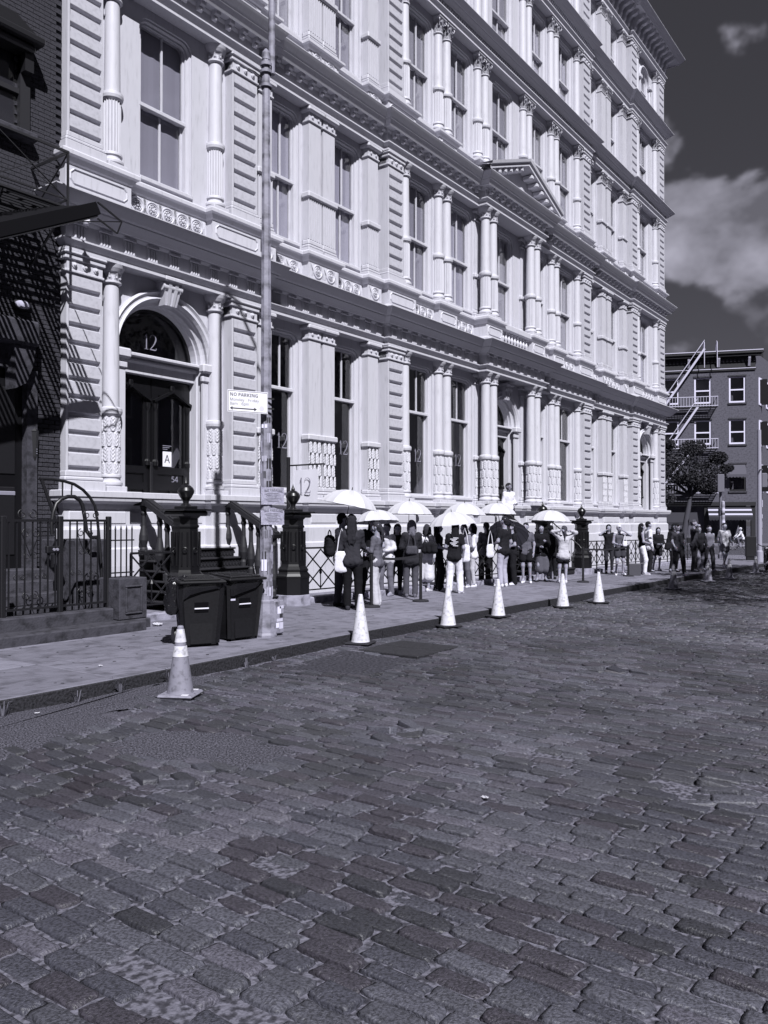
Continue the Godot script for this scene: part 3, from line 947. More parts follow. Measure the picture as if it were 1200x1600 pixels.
func entablature(f: int) -> void:
	var S: Dictionary = STOREY[f]
	var a: float = S.arch
	var t: float = S.top
	var R: float = S.reach
	var porch := f < 2
	var path := face_path(0.0, porch)
	var b := MB.new()
	var fr0 := a + 0.2
	var fr1 := t - (0.32 if f != 4 else 0.34)
	if f in [2, 3]: fr1 = t - 0.24
	if f == 4: fr1 = t - 0.26
	var s0: float = [0.14, 0.21, 0.10, 0.09, 0.57][f]
	b.sweep([Vector2(-0.8, a + 0.01), Vector2(0.05, a), Vector2(0.05, a + 0.05), Vector2(0.02, a + 0.055), Vector2(0.02, a + 0.09), Vector2(0.09, a + 0.15), Vector2(0.12, a + 0.17), Vector2(0.12, fr0), Vector2(0.0, fr0 + 0.005), Vector2(0.0, fr1 - 0.06), Vector2(0.05, fr1 - 0.02), Vector2(0.06, fr1),
		Vector2(s0, fr1 + 0.01), Vector2(s0, fr1 - 0.02), Vector2(s0 + 0.02, fr1 - 0.02), Vector2(lerpf(s0, R, 0.2), lerpf(fr1, t, 0.10)), Vector2(lerpf(s0, R, 0.45), lerpf(fr1, t, 0.34)), Vector2(lerpf(s0, R, 0.46), lerpf(fr1, t, 0.40)), Vector2(lerpf(s0, R, 0.58), lerpf(fr1, t, 0.48)), Vector2(lerpf(s0, R, 0.88), lerpf(fr1, t, 0.80)), Vector2(R, t - 0.018), Vector2(R, t), Vector2(0.0, t + 0.03), Vector2(-0.5, t + 0.03)], path)
	var o := part("cornice", b.mesh(), MT.paint, WB)
	# what hangs in the frieze or under the soffit
	var seg := []
	for i in path.size() - 1:
		if absf(path[i].y - path[i + 1].y) < 0.001: seg.append([path[i].x, path[i + 1].x, path[i].y])
	if f == 0:
		var g := MB.new()
		g.box(V(-0.12, fr0, 0), V(0.12, fr1 - 0.04, 0.022))
		for i in 4: g.cbox(V(-0.11 + i * 0.058, fr0 + 0.03, 0.02), V(-0.07 + i * 0.058, fr1 - 0.1, 0.045), 0.01)
		g.cbox(V(-0.13, fr1 - 0.09, 0), V(0.13, fr1 - 0.03, 0.06), 0.01)
		var gm := g.mesh()
		for s in seg:
			var n := int((s[1] - s[0]) / 0.47)
			for i in n: part("triglyph", gm, MT.paint, o, V(lerpf(s[0], s[1], (i + 0.5) / n), 0, s[2] + 0.001))
	elif f == 1:
		var g := MB.new()
		var pl := PackedVector2Array()
		for q in [[0.03, -0.16], [0.07, -0.17], [0.10, -0.13], [0.11, -0.08], [0.15, -0.10], [0.19, -0.07], [0.2, -0.02], [0.2, 0.0], [0.03, 0.0]]: pl.append(Vector2(q[0], fr1 + q[1]))
		g.xf = Transform3D(Basis(Vector3(0, 1, 0), -PI / 2), Vector3.ZERO)
		g.prism(pl, -0.06, 0.06)
		g.xf = Transform3D.IDENTITY
		g.lathe([Vector2(0, -0.05), Vector2(0.04, -0.04), Vector2(0.05, 0.0)], 8, V(0, fr1 - 0.12, 0.09))
		var gm := g.mesh()
		for s in seg:
			var n := int((s[1] - s[0]) / 0.37)
			for i in n: part("modillion", gm, MT.paint, o, V(lerpf(s[0], s[1], (i + 0.5) / n), 0, s[2]))
		var w := MB.new()
		for s in seg:
			var x: float = s[0] + 0.1
			while x < s[1] - 0.05:
				w.box(V(x, fr0 + 0.02, s[2]), V(x + 0.012, fr1 - 0.2, s[2] + 0.012))
				x += 0.37
		part("frieze_panelling", w.mesh(), MT.paint, o)
	elif f < 4:
		var d := MB.new()
		for s in seg:
			var x: float = s[0] + 0.02
			while x < s[1] - 0.08:
				d.quad(V(x, fr1 - 0.13, s[2] + 0.02), V(x + 0.075, fr1 - 0.13, s[2] + 0.02), V(x + 0.075, fr1 - 0.01, s[2] + 0.085), V(x, fr1 - 0.01, s[2] + 0.085))
				d.quad(V(x, fr1 - 0.13, s[2] + 0.02), V(x, fr1 - 0.01, s[2] + 0.085), V(x, fr1 - 0.01, s[2]), V(x, fr1 - 0.13, s[2]))
				d.quad(V(x + 0.075, fr1 - 0.13, s[2]), V(x + 0.075, fr1 - 0.01, s[2]), V(x + 0.075, fr1 - 0.01, s[2] + 0.085), V(x + 0.075, fr1 - 0.13, s[2] + 0.02))
				x += 0.125
		tag(part("leaf_moulding", d.mesh(), MT.paint, o), "", "", "", "stuff")
	else:
		var g := MB.new()
		var pl := PackedVector2Array()
		for q in [[0.0, -0.62], [0.08, -0.60], [0.15, -0.48], [0.17, -0.32], [0.26, -0.22], [0.40, -0.20], [0.50, -0.14], [0.55, -0.05], [0.55, 0.01], [0.0, 0.01]]: pl.append(Vector2(q[0], fr1 + q[1]))
		g.xf = Transform3D(Basis(Vector3(0, 1, 0), -PI / 2), Vector3.ZERO)
		g.prism(pl, -0.09, 0.09)
		var gm := g.mesh()
		for s in seg:
			var n := int((s[1] - s[0]) / 0.46)
			for i in n: part("bracket", gm, MT.paint, o, V(lerpf(s[0], s[1], (i + 0.5) / n), 0, s[2]))
		var rb := MB.new()
		rb.xf = Transform3D(Basis(Vector3(0, 1, 0), 0.0), Vector3.ZERO)
		rb.prism(pl, 40.6, 40.78) if false else rb.box(V(40.97, fr1 - 0.3, -0.2), V(41.5, fr1, -0.04))
		part("bracket", rb.mesh(), MT.paint, o)

# pedestal course above a cornice: stepped dado with panels, and its cap
func pedestals(f: int, y0: float, y1: float, panels: bool) -> void:
	var porch := f == 1
	var p := stepped_path(0.05, porch)
	var b := MB.new()
	var h := y1 - y0
	b.sweep([Vector2(0.06, y0), Vector2(0.06, y0 + h * 0.14), Vector2(0.03, y0 + h * 0.2), Vector2(0.0, y0 + h * 0.22), Vector2(0.0, y1 - h * 0.3), Vector2(0.03, y1 - h * 0.27), Vector2(0.07, y1 - h * 0.17), Vector2(0.12, y1 - h * 0.14), Vector2(0.12, y1 - h * 0.06), Vector2(0.10, y1 - h * 0.03), Vector2(0.06, y1), Vector2(-0.5, y1 + 0.004)], p)
	var o := part("pedestal_course", b.mesh(), MT.paint, WB)
	if panels:
		var ya := y0 + h * 0.30
		var yb := y1 - h * 0.38
		for i in p.size() - 1:
			if absf(p[i].y - p[i + 1].y) > 0.001: continue
			var x0: float = p[i].x
			var x1: float = p[i + 1].x
			var z: float = p[i].y
			if z < -0.1 and x1 - x0 > 0.5:
				if (x0 > 22.9 and x1 < 25.8) and f == 1:
					continue
				# a row of rosettes on the recessed stretch
				var n := int((x1 - x0 - 0.1) / 0.34)
				for k in n:
					var cx := lerpf(x0 + 0.08, x1 - 0.08, (k + 0.5) / n)
					part("rosette", rosette(), MT.paint, o, V(cx, (ya + yb) * 0.5, z))
			elif x1 - x0 > 0.22:
				var m := MB.new()
				var i0 := 0.07
				var q := 0.07
				var pts := PackedVector2Array([Vector2(x0 + i0 + q, ya), Vector2(x1 - i0 - q, ya), Vector2(x1 - i0, ya + q), Vector2(x1 - i0, yb - q), Vector2(x1 - i0 - q, yb), Vector2(x0 + i0 + q, yb), Vector2(x0 + i0, yb - q), Vector2(x0 + i0, ya + q)])
				var mid := (pts[0] + pts[4]) * 0.5
				for k in 8:
					var a := pts[k]
					var c := pts[(k + 1) % 8]
					var a2 := a + (mid - a).normalized() * 0.025
					var c2 := c + (mid - c).normalized() * 0.025
					var a3 := a + (mid - a).normalized() * 0.045
					var c3 := c + (mid - c).normalized() * 0.045
					m.quad(V(a.x, a.y, z), V(c.x, c.y, z), V(c2.x, c2.y, z + 0.022), V(a2.x, a2.y, z + 0.022))
					m.quad(V(a2.x, a2.y, z + 0.022), V(c2.x, c2.y, z + 0.022), V(c3.x, c3.y, z + 0.002), V(a3.x, a3.y, z + 0.002))
				part("panel", m.mesh(), MT.paint, o)

func rosette() -> ArrayMesh:
	if cache.has("rosette"): return cache["rosette"]
	var m := MB.new()
	m.xf = Transform3D(Basis(Vector3(1, 0, 0), PI / 2), Vector3.ZERO)
	m.lathe([Vector2(0.165, 0.0), Vector2(0.16, 0.025), Vector2(0.14, 0.03), Vector2(0.125, 0.012), Vector2(0.11, 0.012), Vector2(0.1, 0.03), Vector2(0.09, 0.012)], 24)
	m.lathe([Vector2(0.035, 0.01), Vector2(0.03, 0.05), Vector2(0.0, 0.06)], 10)
	for i in 8:
		var a := TAU * i / 8.0
		var u := V(sin(a), 0, cos(a))
		var t := V(cos(a), 0, -sin(a))
		var A := u * 0.03 + V(0, 0.02, 0)
		var B := u * 0.065 + t * 0.026 + V(0, 0.028, 0)
		var C := u * 0.095 + V(0, 0.015, 0)
		var D := u * 0.065 - t * 0.026 + V(0, 0.028, 0)
		var E := u * 0.065 + V(0, 0.045, 0)
		m.tri(A, B, E); m.tri(B, C, E); m.tri(C, D, E); m.tri(D, A, E)
	m.xf = Transform3D.IDENTITY
	for s in [-1.0, 1.0]:        # the leafy links between rings
		m.quad(V(s * 0.2 - 0.03, -0.14, 0.002), V(s * 0.2 + 0.03, -0.14, 0.002), V(s * 0.17 + 0.02, 0.0, 0.03), V(s * 0.17 - 0.02, 0.0, 0.03))
		m.quad(V(s * 0.17 - 0.02, 0.0, 0.03), V(s * 0.17 + 0.02, 0.0, 0.03), V(s * 0.2 + 0.05, 0.16, 0.004), V(s * 0.2 - 0.05, 0.16, 0.004))
	cache["rosette"] = m.mesh()
	return cache["rosette"]

func build_white_building() -> void:
	WB = thing("cast_iron_building", "tall white cast-iron building with columns, rusticated piers and deep cornices", "building")
	MT.blind_b = material(0.28, 0.9, 0.2)
	MT.blind_c = material(0.38, 0.9, 0.2)
	MT.card = material(0.6, 0.6, 0.3, 0.4)
	# ground-floor base below the window ledge
	var p := stepped_path(0.04, false)
	var b := MB.new()
	b.sweep([Vector2(0.12, -0.7), Vector2(0.12, 0.95), Vector2(0.10, 1.25), Vector2(0.06, 1.28), Vector2(0.06, 1.60), Vector2(0.035, 1.63), Vector2(0.0, 1.66), Vector2(0.0, 1.96), Vector2(0.02, 1.99), Vector2(0.05, 2.05), Vector2(0.14, 2.1), Vector2(0.15, 2.16), Vector2(0.17, 2.17), Vector2(0.17, 2.26), Vector2(0.14, 2.275), Vector2(-0.4, 2.28)], p)
	part("base_course", b.mesh(), MT.paint, WB)
	for i in p.size() - 1:
		if absf(p[i].y - p[i + 1].y) > 0.001: continue
		if p[i + 1].x - p[i].x > 0.3:
			var q := MB.new()
			q.cbox(V(p[i].x + 0.09, 1.70, p[i].y - 0.02), V(p[i + 1].x - 0.09, 1.92, p[i].y + 0.018), 0.015)
			part("panel", q.mesh(), MT.paint, WB)
	for f in 5:
		for q in PIERS: pier(f, q)
		for x in COLS: column(f, x, -0.17)
		for x in PORCH: column(f, x, 0.12 if f < 2 else -0.17)
		for q in PILS: pilaster(f, q[0], q[1], -0.15)
		for k in BAYS.size(): window(f, k)
		entablature(f)
	if true:
		for f in 2:       # responds behind the porch columns
			for x in PORCH: pilaster(f, x - 0.15, x + 0.15, -0.17)
	pedestals(1, 7.25, 8.05, true)
	pedestals(2, 12.33, 12.95, true)
	# balustrade over the central entrance
	var bl := MB.new()
	bl.lathe([Vector2(0.05, 0), Vector2(0.05, 0.04), Vector2(0.03, 0.06), Vector2(0.055, 0.14), Vector2(0.06, 0.18), Vector2(0.03, 0.27), Vector2(0.035, 0.3), Vector2(0.025, 0.32), Vector2(0.05, 0.36), Vector2(0.05, 0.4)], 12)
	var bm := bl.mesh()
	for i in 9: part("baluster", bm, MT.paint, WB, V(lerpf(23.4, 25.28, (i + 0.5) / 9.0), 7.43, 0.2))
	var br := MB.new()
	br.cbox(V(23.2, 7.83, 0.08), V(25.5, 8.04, 0.34), 0.03)
	br.cbox(V(23.2, 7.25, 0.1), V(25.5, 7.43, 0.33), 0.02)
	part("balustrade_rail", br.mesh(), MT.paint, WB)
	# pediment above the second storey of the porch
	var pd := MB.new()
	var xm := 24.33
	var pr := [Vector2(0.0, 0.0), Vector2(0.44, 0.02), Vector2(0.44, 0.12), Vector2(0.5, 0.15), Vector2(0.52, 0.24), Vector2(0.0, 0.26)]
	for s in [-1.0, 1.0]:
		for i in pr.size() - 1:
			var a: Vector2 = pr[i]
			var c: Vector2 = pr[i + 1]
			var A := V(xm + s * 2.6, 12.28 + a.y, 0.3 + a.x)
			var B := V(xm, 13.25 + a.y, 0.3 + a.x)
			var C := V(xm, 13.25 + c.y, 0.3 + c.x)
			var D := V(xm + s * 2.6, 12.28 + c.y, 0.3 + c.x)
			if s < 0: pd.quad(A, B, C, D)
			else: pd.quad(B, A, D, C)
	pd.tri(V(xm - 2.3, 12.32, 0.34), V(xm + 2.3, 12.32, 0.34), V(xm, 13.2, 0.34))
	pd.quad(V(xm - 2.6, 12.5, 0.1), V(xm, 13.5, 0.1), V(xm, 13.5, 0.4), V(xm - 2.6, 12.5, 0.4))
	pd.quad(V(xm, 13.5, 0.1), V(xm + 2.6, 12.5, 0.1), V(xm + 2.6, 12.5, 0.4), V(xm, 13.5, 0.4))
	var po := part("pediment", pd.mesh(), MT.paint, WB)
	var md := MB.new()
	md.cbox(V(-0.08, -0.13, 0), V(0.08, 0.0, 0.36), 0.02)
	for s in [-1.0, 1.0]:
		for i in 6:
			var t := (i + 0.6) / 6.6
			part("modillion", md.mesh(), MT.paint, po, V(xm + s * 2.5 * (1.0 - t), 12.30 + 0.95 * t, 0.34))
	# body behind the front: party walls, floors, back, roof, dark rooms
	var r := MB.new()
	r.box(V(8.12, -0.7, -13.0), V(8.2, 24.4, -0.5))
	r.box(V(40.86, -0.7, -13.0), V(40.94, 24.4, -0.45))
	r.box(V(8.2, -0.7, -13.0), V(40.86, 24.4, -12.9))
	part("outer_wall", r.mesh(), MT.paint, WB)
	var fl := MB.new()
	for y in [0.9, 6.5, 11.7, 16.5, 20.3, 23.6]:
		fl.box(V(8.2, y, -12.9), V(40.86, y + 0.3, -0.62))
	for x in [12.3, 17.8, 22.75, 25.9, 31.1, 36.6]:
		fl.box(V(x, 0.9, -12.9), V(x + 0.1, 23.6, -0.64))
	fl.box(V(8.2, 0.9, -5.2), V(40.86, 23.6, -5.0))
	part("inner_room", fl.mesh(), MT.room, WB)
	var rf := MB.new()
	rf.box(V(8.1, 24.4, -13.0), V(40.95, 24.66, 0.0))
	part("roof", rf.mesh(), MT.stone, WB)

# ------------------------------------------------------------------ street, pavement, kerb
var relief := FastNoiseLite.new()
func gh(x: float, z: float) -> float:
	return gy(x) + 0.028 * relief.get_noise_2d(x * 3.0, z * 3.0) + 0.010 * relief.get_noise_2d(x * 13.0 + 50.0, z * 13.0)
var PATCHES := []      # asphalt patches as outlines in x, z

var CORES := []
func in_patch(x: float, z: float) -> bool:
	for p in CORES:
		if Geometry2D.is_point_in_polygon(Vector2(x, z), p): return true
	return false
func rough_outline(pts: Array, sd: int, amp: float) -> PackedVector2Array:
	var out := PackedVector2Array()
	var n := FastNoiseLite.new()
	n.seed = sd; n.frequency = 1.3
	for i in pts.size():
		var a: Vector2 = pts[i]
		var b: Vector2 = pts[(i + 1) % pts.size()]
		var m := maxi(2, int(a.distance_to(b) / 0.12))
		for k in m:
			var p := a.lerp(b, float(k) / m)
			out.append(p + Vector2(n.get_noise_2d(p.x * 2.0, p.y * 2.0), n.get_noise_2d(p.x * 2.0 + 77.0, p.y * 2.0)) * amp)
	return out

# one street block: a worn stone with rounded shoulders, on the unit square, its top at about zero
func block_form(sd: int, nu: int, nv: int) -> Array:
	var n := FastNoiseLite.new()
	n.seed = sd; n.frequency = 1.0; n.fractal_octaves = 3
	var P := []
	var L := 0.25
	var W := 0.125
	for j in nv + 3:
		for i in nu + 3:
			var ui := clampf(float(i - 1) / nu, 0.0, 1.0) * 2.0 - 1.0
			var vi := clampf(float(j - 1) / nv, 0.0, 1.0) * 2.0 - 1.0
			var u := signf(ui) * pow(absf(ui), 0.5)
			var v := signf(vi) * pow(absf(vi), 0.5)
			var edge := n.get_noise_3d(u * 1.6, v * 1.6, 9.0) * 0.2
			var cut := 1.0 - 0.06 * pow(absf(u * v), 3.0) * 2.0 + edge
			var x := v * W * 0.5 * cut
			var z := u * L * 0.5 * (1.0 - 0.05 * pow(absf(u * v), 3.0) + edge * 0.5)
			var d := maxf(pow(absf(u), 16.0), pow(absf(v), 11.0))
			var y := -0.010 * d + 0.008 * n.get_noise_2d(u * 0.9 + 5.0, v * 0.9) + 0.006 * n.get_noise_2d(u * 3.0, v * 3.0)
			if i == 0 or i == nu + 2 or j == 0 or j == nv + 2: y -= 0.05
			P.append(Vector3(x, y, z))
	var cu := nu + 3
	var cv := nv + 3
	var N := []
	for j in cv:
		for i in cu:
			var du: Vector3 = P[j * cu + mini(i + 1, cu - 1)] - P[j * cu + maxi(i - 1, 0)]
			var dv: Vector3 = P[mini(j + 1, cv - 1) * cu + i] - P[maxi(j - 1, 0) * cu + i]
			N.append(du.cross(dv).normalized())
	var I := PackedInt32Array()
	for j in cv - 1:
		for i in cu - 1:
			var a := j * cu + i
			for q in [a, a + cu, a + 1, a + 1, a + cu, a + cu + 1]: I.append(q)
	return [P, N, I]

func build_ground() -> void:
	relief.seed = 12; relief.frequency = 0.12; relief.fractal_octaves = 2
	var grit := bump_tex(41, 0.03, 5, 5.0)
	var speck := noise_tex(42, 0.035, 5, [[0.0, 0.45], [0.42, 0.8], [0.6, 1.0], [1.0, 1.0]])
	MT.block = StandardMaterial3D.new()
	MT.block.vertex_color_use_as_albedo = true
	MT.block.roughness = 0.55
	MT.block.metallic_specular = 0.5
	world_tri(MT.block, 1.9, noise_tex(44, 0.03, 6, [[0.0, 0.5], [0.34, 0.72], [0.48, 0.88], [0.6, 1.0], [1.0, 1.0]], 768), bump_tex(48, 0.05, 5, 8.0, 768), 0.9)
	MT.joint = material(0.125, 0.95, 0.2)
	world_tri(MT.joint, 1.3, noise_tex(43, 0.03, 6, [[0.0, 0.45], [0.35, 0.65], [0.55, 0.95], [0.7, 1.0], [1.0, 1.0]]), grit, 1.2)
	MT.asphalt = material(0.1, 1.0, 0.2)
	world_tri(MT.asphalt, 1.1, noise_tex(46, 0.06, 6, [[0.0, 0.3], [0.38, 0.5], [0.5, 0.75], [0.62, 1.0], [1.0, 1.0]], 768), grit, 1.5)
	MT.new_asphalt = material(0.05, 0.95, 0.2)
	world_tri(MT.new_asphalt, 1.1, speck, grit, 1.0)
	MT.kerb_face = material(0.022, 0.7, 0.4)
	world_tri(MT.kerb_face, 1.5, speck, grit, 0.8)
	MT.flags = []
	var flag_tex := []
	for i in 2: flag_tex.append(noise_tex(50 + i, 0.012, 6, [[0.0, 0.7], [0.3, 0.88], [0.5, 0.96], [1.0, 1.0]], 768))
	for i in 5:
		var m := material(0.135 + 0.011 * i, 0.88, 0.3)
		world_tri(m, 0.3, flag_tex[i % 2], grit, 0.5)
		MT.flags.append(m)
	# the lie of the land
	var g := MB.new()
	g.quad(V(-160, -0.75, 160), V(420, -0.75, 160), V(420, -0.75, -220), V(-160, -0.75, -220))
	structure("ground", g.mesh(), MT.asphalt)
	PATCHES = [rough_outline([Vector2(1.0, 5.3), Vector2(6.3, 5.3), Vector2(6.6, 5.6), Vector2(5.0, 6.0), Vector2(4.3, 6.5), Vector2(1.0, 6.9)], 1, 0.15),
		rough_outline([Vector2(3.95, 6.95), Vector2(4.35, 6.9), Vector2(4.85, 7.5), Vector2(4.7, 8.35), Vector2(4.2, 8.3), Vector2(3.95, 7.6)], 2, 0.12),
		rough_outline([Vector2(7.2, 5.68), Vector2(8.75, 5.55), Vector2(8.75, 6.75), Vector2(7.45, 6.9)], 3, 0.06)]
	for p in PATCHES:
		var c := Vector2.ZERO
		for q in p: c += q / p.size()
		var s := PackedVector2Array()
		for q in p: s.append(c + (q - c) * 0.86)
		CORES.append(s)
	# bed of the street: sand and grit between the blocks
	var b := MB.new()
	var nx := 190
	var nz := 56
	var pts := []
	for j in nz + 1:
		for i in nx + 1:
			var x := -6.0 + 52.0 * i / nx
			var z := lerpf(18.5, kerb_z(x) - 0.1, float(j) / nz)
			pts.append(V(x, gh(x, z) - 0.012 + 0.004 * relief.get_noise_2d(x * 60.0, z * 60.0), z))
	b.grid(pts, nx + 1, nz + 1)
	var street := structure("street", b.mesh(), MT.joint)
	for i in PATCHES.size():
		var m := MB.new()
		var p: PackedVector2Array = PATCHES[i]
		var c := Vector2.ZERO
		for q in p: c += q / p.size()
		for k in p.size():
			var a := p[k]
			var d := p[(k + 1) % p.size()]
			var prev := [c, c]
			for s in [0.45, 0.8, 0.97, 1.0]:
				var q := [c.lerp(a, s), c.lerp(d, s)]
				var up := 0.006 if s < 0.98 else -0.02
				var up0 := 0.006
				m.quad(V(prev[0].x, gh(prev[0].x, prev[0].y) + up0, prev[0].y), V(prev[1].x, gh(prev[1].x, prev[1].y) + up0, prev[1].y), V(q[1].x, gh(q[1].x, q[1].y) + up, q[1].y), V(q[0].x, gh(q[0].x, q[0].y) + up, q[0].y))
				prev = q
		for k in m.n.size():
			if m.n[k].y < 0: m.n[k] = -m.n[k]
		structure("asphalt_patch", m.mesh(), MT.asphalt if i < 2 else MT.new_asphalt)
	# street blocks laid in rows across the street
	var forms := []
	for i in 14: forms.append(block_form(100 + i, 7, 5))
	var lows := []
	for i in 8: lows.append(block_form(140 + i, 3, 2))
	var near := []
	var V_ := PackedVector3Array()
	var N_ := PackedVector3Array()
	var C_ := PackedColorArray()
	var I_ := PackedInt32Array()
	var eye := Vector2(0, 12.5)
	var wob := FastNoiseLite.new()
	wob.seed = 77; wob.frequency = 0.35
	var all := []
	var x := -0.6
	while x < 45.5:
		var pitch := rng.randf_range(0.108, 0.136)
		var z := kerb_z(x) + 0.03 + rng.randf() * 0.1
		var zmax := maxf(kerb_z(x) + 1.5, minf(15.6, 15.6 - 0.16 * x))
		while z < zmax:
			var L := rng.randf_range(0.19, 0.31)
			var zc := z + L * 0.5
			var xc := x + pitch * 0.5 + 0.10 * wob.get_noise_2d(x * 0.3, zc) + rng.randf_range(-0.006, 0.006)
			var odd := rng.randf()
			var gap := rng.randf_range(0.008, 0.026)
			if not in_patch(xc, zc) and odd > 0.012:
				var grow := 1.0 if odd > 0.05 else 1.25
				var tonev := rng.randf_range(0.036, 0.08) * (0.85 + 0.6 * (relief.get_noise_2d(xc * 4.0 + 300.0, zc * 4.0) + 0.25))
				all.append([xc, zc, pitch - rng.randf_range(0.005, 0.017), L * minf(grow, 1.1), rng.randf_range(-0.035, 0.035) + 0.10 * wob.get_noise_2d(xc + 90.0, zc), rng.randf_range(-0.006, 0.007) + (0.012 if odd > 0.985 else 0.0), clampf(tonev, 0.026, 0.13), Vector2(xc, zc).distance_to(eye), rng.randf_range(-0.05, 0.05), rng.randf_range(-0.03, 0.03)])
			if not all.is_empty():
				var q: Array = all[all.size() - 1]
				for c in [Vector2(3.7, 8.1), Vector2(5.61, 8.77), Vector2(5.63, 11.22), Vector2(9.5, 9.0)]:
					if q.size() == 10 and q[1] == zc and c.distance_to(Vector2(xc, zc)) < 0.34:      # a heaved, broken spot
						q[4] += rng.randf_range(-0.5, 0.5); q[5] += rng.randf_range(-0.022, 0.02); q[8] += rng.randf_range(-0.2, 0.2); q[9] += rng.randf_range(-0.15, 0.15); q[6] *= rng.randf_range(0.9, 1.5)
			z += L + gap
		x += pitch
	# the 300 that show largest in view become parts of their own
	var fwd := Vector2(0.8107, -0.5854)
	var seen := []
	for q in all:
		var d: Vector2 = Vector2(q[0], q[1]) - eye
		var dep := d.dot(fwd)
		var side := d.dot(Vector2(0.5854, 0.8107))
		if dep > 2.6 and absf(side / dep) < 0.50: seen.append([dep, q])
	seen.sort_custom(func(a, c): return a[0] < c[0])
	for i in mini(300, seen.size()): seen[i][1].append(true)
	var tones := []
	for i in 8:
		var row := []
		for f in forms:
			var am := []
			am.resize(Mesh.ARRAY_MAX)
			am[Mesh.ARRAY_VERTEX] = PackedVector3Array(f[0]); am[Mesh.ARRAY_NORMAL] = PackedVector3Array(f[1])
			var t := 0.03 + 0.0115 * i
			var cc := PackedColorArray()
			for k in f[0].size(): cc.append(tone(t, 1.1))
			am[Mesh.ARRAY_COLOR] = cc
			am[Mesh.ARRAY_INDEX] = f[2]
			var me := ArrayMesh.new()
			me.add_surface_from_arrays(Mesh.PRIMITIVE_TRIANGLES, am)
			row.append(me)
		tones.append(row)
	for q in all:
		var y: float = gh(q[0], q[1]) + q[5] + 0.004
		var basis := Basis(Vector3.UP, q[4]) * Basis(Vector3(1, 0, 0), q[9]) * Basis(Vector3(0, 0, 1), q[8])
		var sc := Vector3(q[2] / 0.125, 1.0, q[3] / 0.25)
		if q.size() > 10:
			var o := part("street_block", tones[clampi(int((q[6] - 0.025) / 0.0115), 0, 7)][rng.randi() % forms.size()], MT.block, street)
			o.transform = Transform3D(basis.scaled_local(sc), V(q[0], y, q[1]))
			continue
		var f: Array = forms[rng.randi() % forms.size()] if q[7] < 13.0 else lows[rng.randi() % lows.size()]
		var base := V_.size()
		var tr := Transform3D(basis.scaled_local(sc), V(q[0], y, q[1]))
		var cl := tone(q[6], 1.1)
		for k in f[0].size():
			V_.append(tr * f[0][k]); N_.append(basis * f[1][k]); C_.append(cl)
		for k in f[2]: I_.append(base + k)
	var ar := []
	ar.resize(Mesh.ARRAY_MAX)
	ar[Mesh.ARRAY_VERTEX] = V_; ar[Mesh.ARRAY_NORMAL] = N_; ar[Mesh.ARRAY_COLOR] = C_; ar[Mesh.ARRAY_INDEX] = I_
	var mm := ArrayMesh.new()
	mm.add_surface_from_arrays(Mesh.PRIMITIVE_TRIANGLES, ar)
	part("street_blocks", mm, MT.block, street).set_meta("kind", "stuff")
	# three paving slabs let into the street by the kerb
	for q in [[8.8, 5.72, 9.3, 6.68], [9.33, 5.7, 9.85, 6.66]]:
		var s := MB.new()
		s.cbox(V(q[0], -0.06, q[1]), V(q[2], 0.006, q[3]), 0.012)
		part("cover_slab", s.mesh(), MT.kerb_face, street, V(0, gh(q[0], q[1]) + 0.012, 0))
	# pavement of concrete flags
	var bs := MB.new()
	pts = []
	for j in 3:
		for i in 61:
			var xx := -14.0 + 60.0 * i / 60.0
			pts.append(V(xx, gy(xx) + KERB - 0.018, lerpf(kerb_z(xx) - 0.1, -0.6, j / 2.0)))
	bs.grid(pts, 61, 3)
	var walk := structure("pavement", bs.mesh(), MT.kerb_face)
	var i := 0
	x = -13.0
	while x < 45.8:
		var x1 := x + 1.52
		var rows := [-0.5, 1.35, 2.6, 3.9, -1.0]
		for r in 4:
			var s := MB.new()
			var g2 := 0.005
			var za: float = rows[r] + g2
			var zb0: float = (rows[r + 1] - g2) if r < 3 else kerb_z(x) - 0.165
			var zb1: float = (rows[r + 1] - g2) if r < 3 else kerb_z(x1) - 0.165
			var ya := gy(x) + KERB + rng.randf_range(-0.003, 0.003)
			var yb := gy(x1) + KERB + rng.randf_range(-0.003, 0.003)
			var xa := x + g2
			var xb := x1 - g2
			var e := 0.008
			s.quad(V(xa + e, ya, zb0 - e), V(xb - e, yb, zb1 - e), V(xb - e, yb, za + e), V(xa + e, ya, za + e))
			var o4 := [V(xa, ya - 0.006, zb0), V(xb, yb - 0.006, zb1), V(xb, yb - 0.006, za), V(xa, ya - 0.006, za)]
			var i4 := [V(xa + e, ya, zb0 - e), V(xb - e, yb, zb1 - e), V(xb - e, yb, za + e), V(xa + e, ya, za + e)]
			for k in 4:
				var k2 := (k + 1) % 4
				s.quad(o4[k], o4[k2], i4[k2], i4[k])
				s.quad(o4[k] - V(0, 0.05, 0), o4[k2] - V(0, 0.05, 0), o4[k2], o4[k])
			part("paving_flag", s.mesh(), MT.flags[(i * 3 + r * 2 + (i * r) % 4) % 5], walk)
		x = x1
		i += 1
	var gum := MB.new()
	for k in 420:
		var gx := rng.randf_range(3.0, 34.0)
		var gz := rng.randf_range(1.9, kerb_z(gx) - 0.2)
		var gr := rng.randf_range(0.008, 0.022)
		for e in 7:
			var a0 := TAU * e / 7.0
			var a1 := TAU * (e + 1) / 7.0
			gum.tri(V(gx, gy(gx) + KERB + 0.0045, gz), V(gx + sin(a0) * gr, gy(gx) + KERB + 0.0042, gz + cos(a0) * gr), V(gx + sin(a1) * gr, gy(gx) + KERB + 0.0042, gz + cos(a1) * gr))
	part("gum_spots", gum.mesh(), material(0.05, 0.8, 0.3), walk).set_meta("kind", "stuff")
	x = -13.0
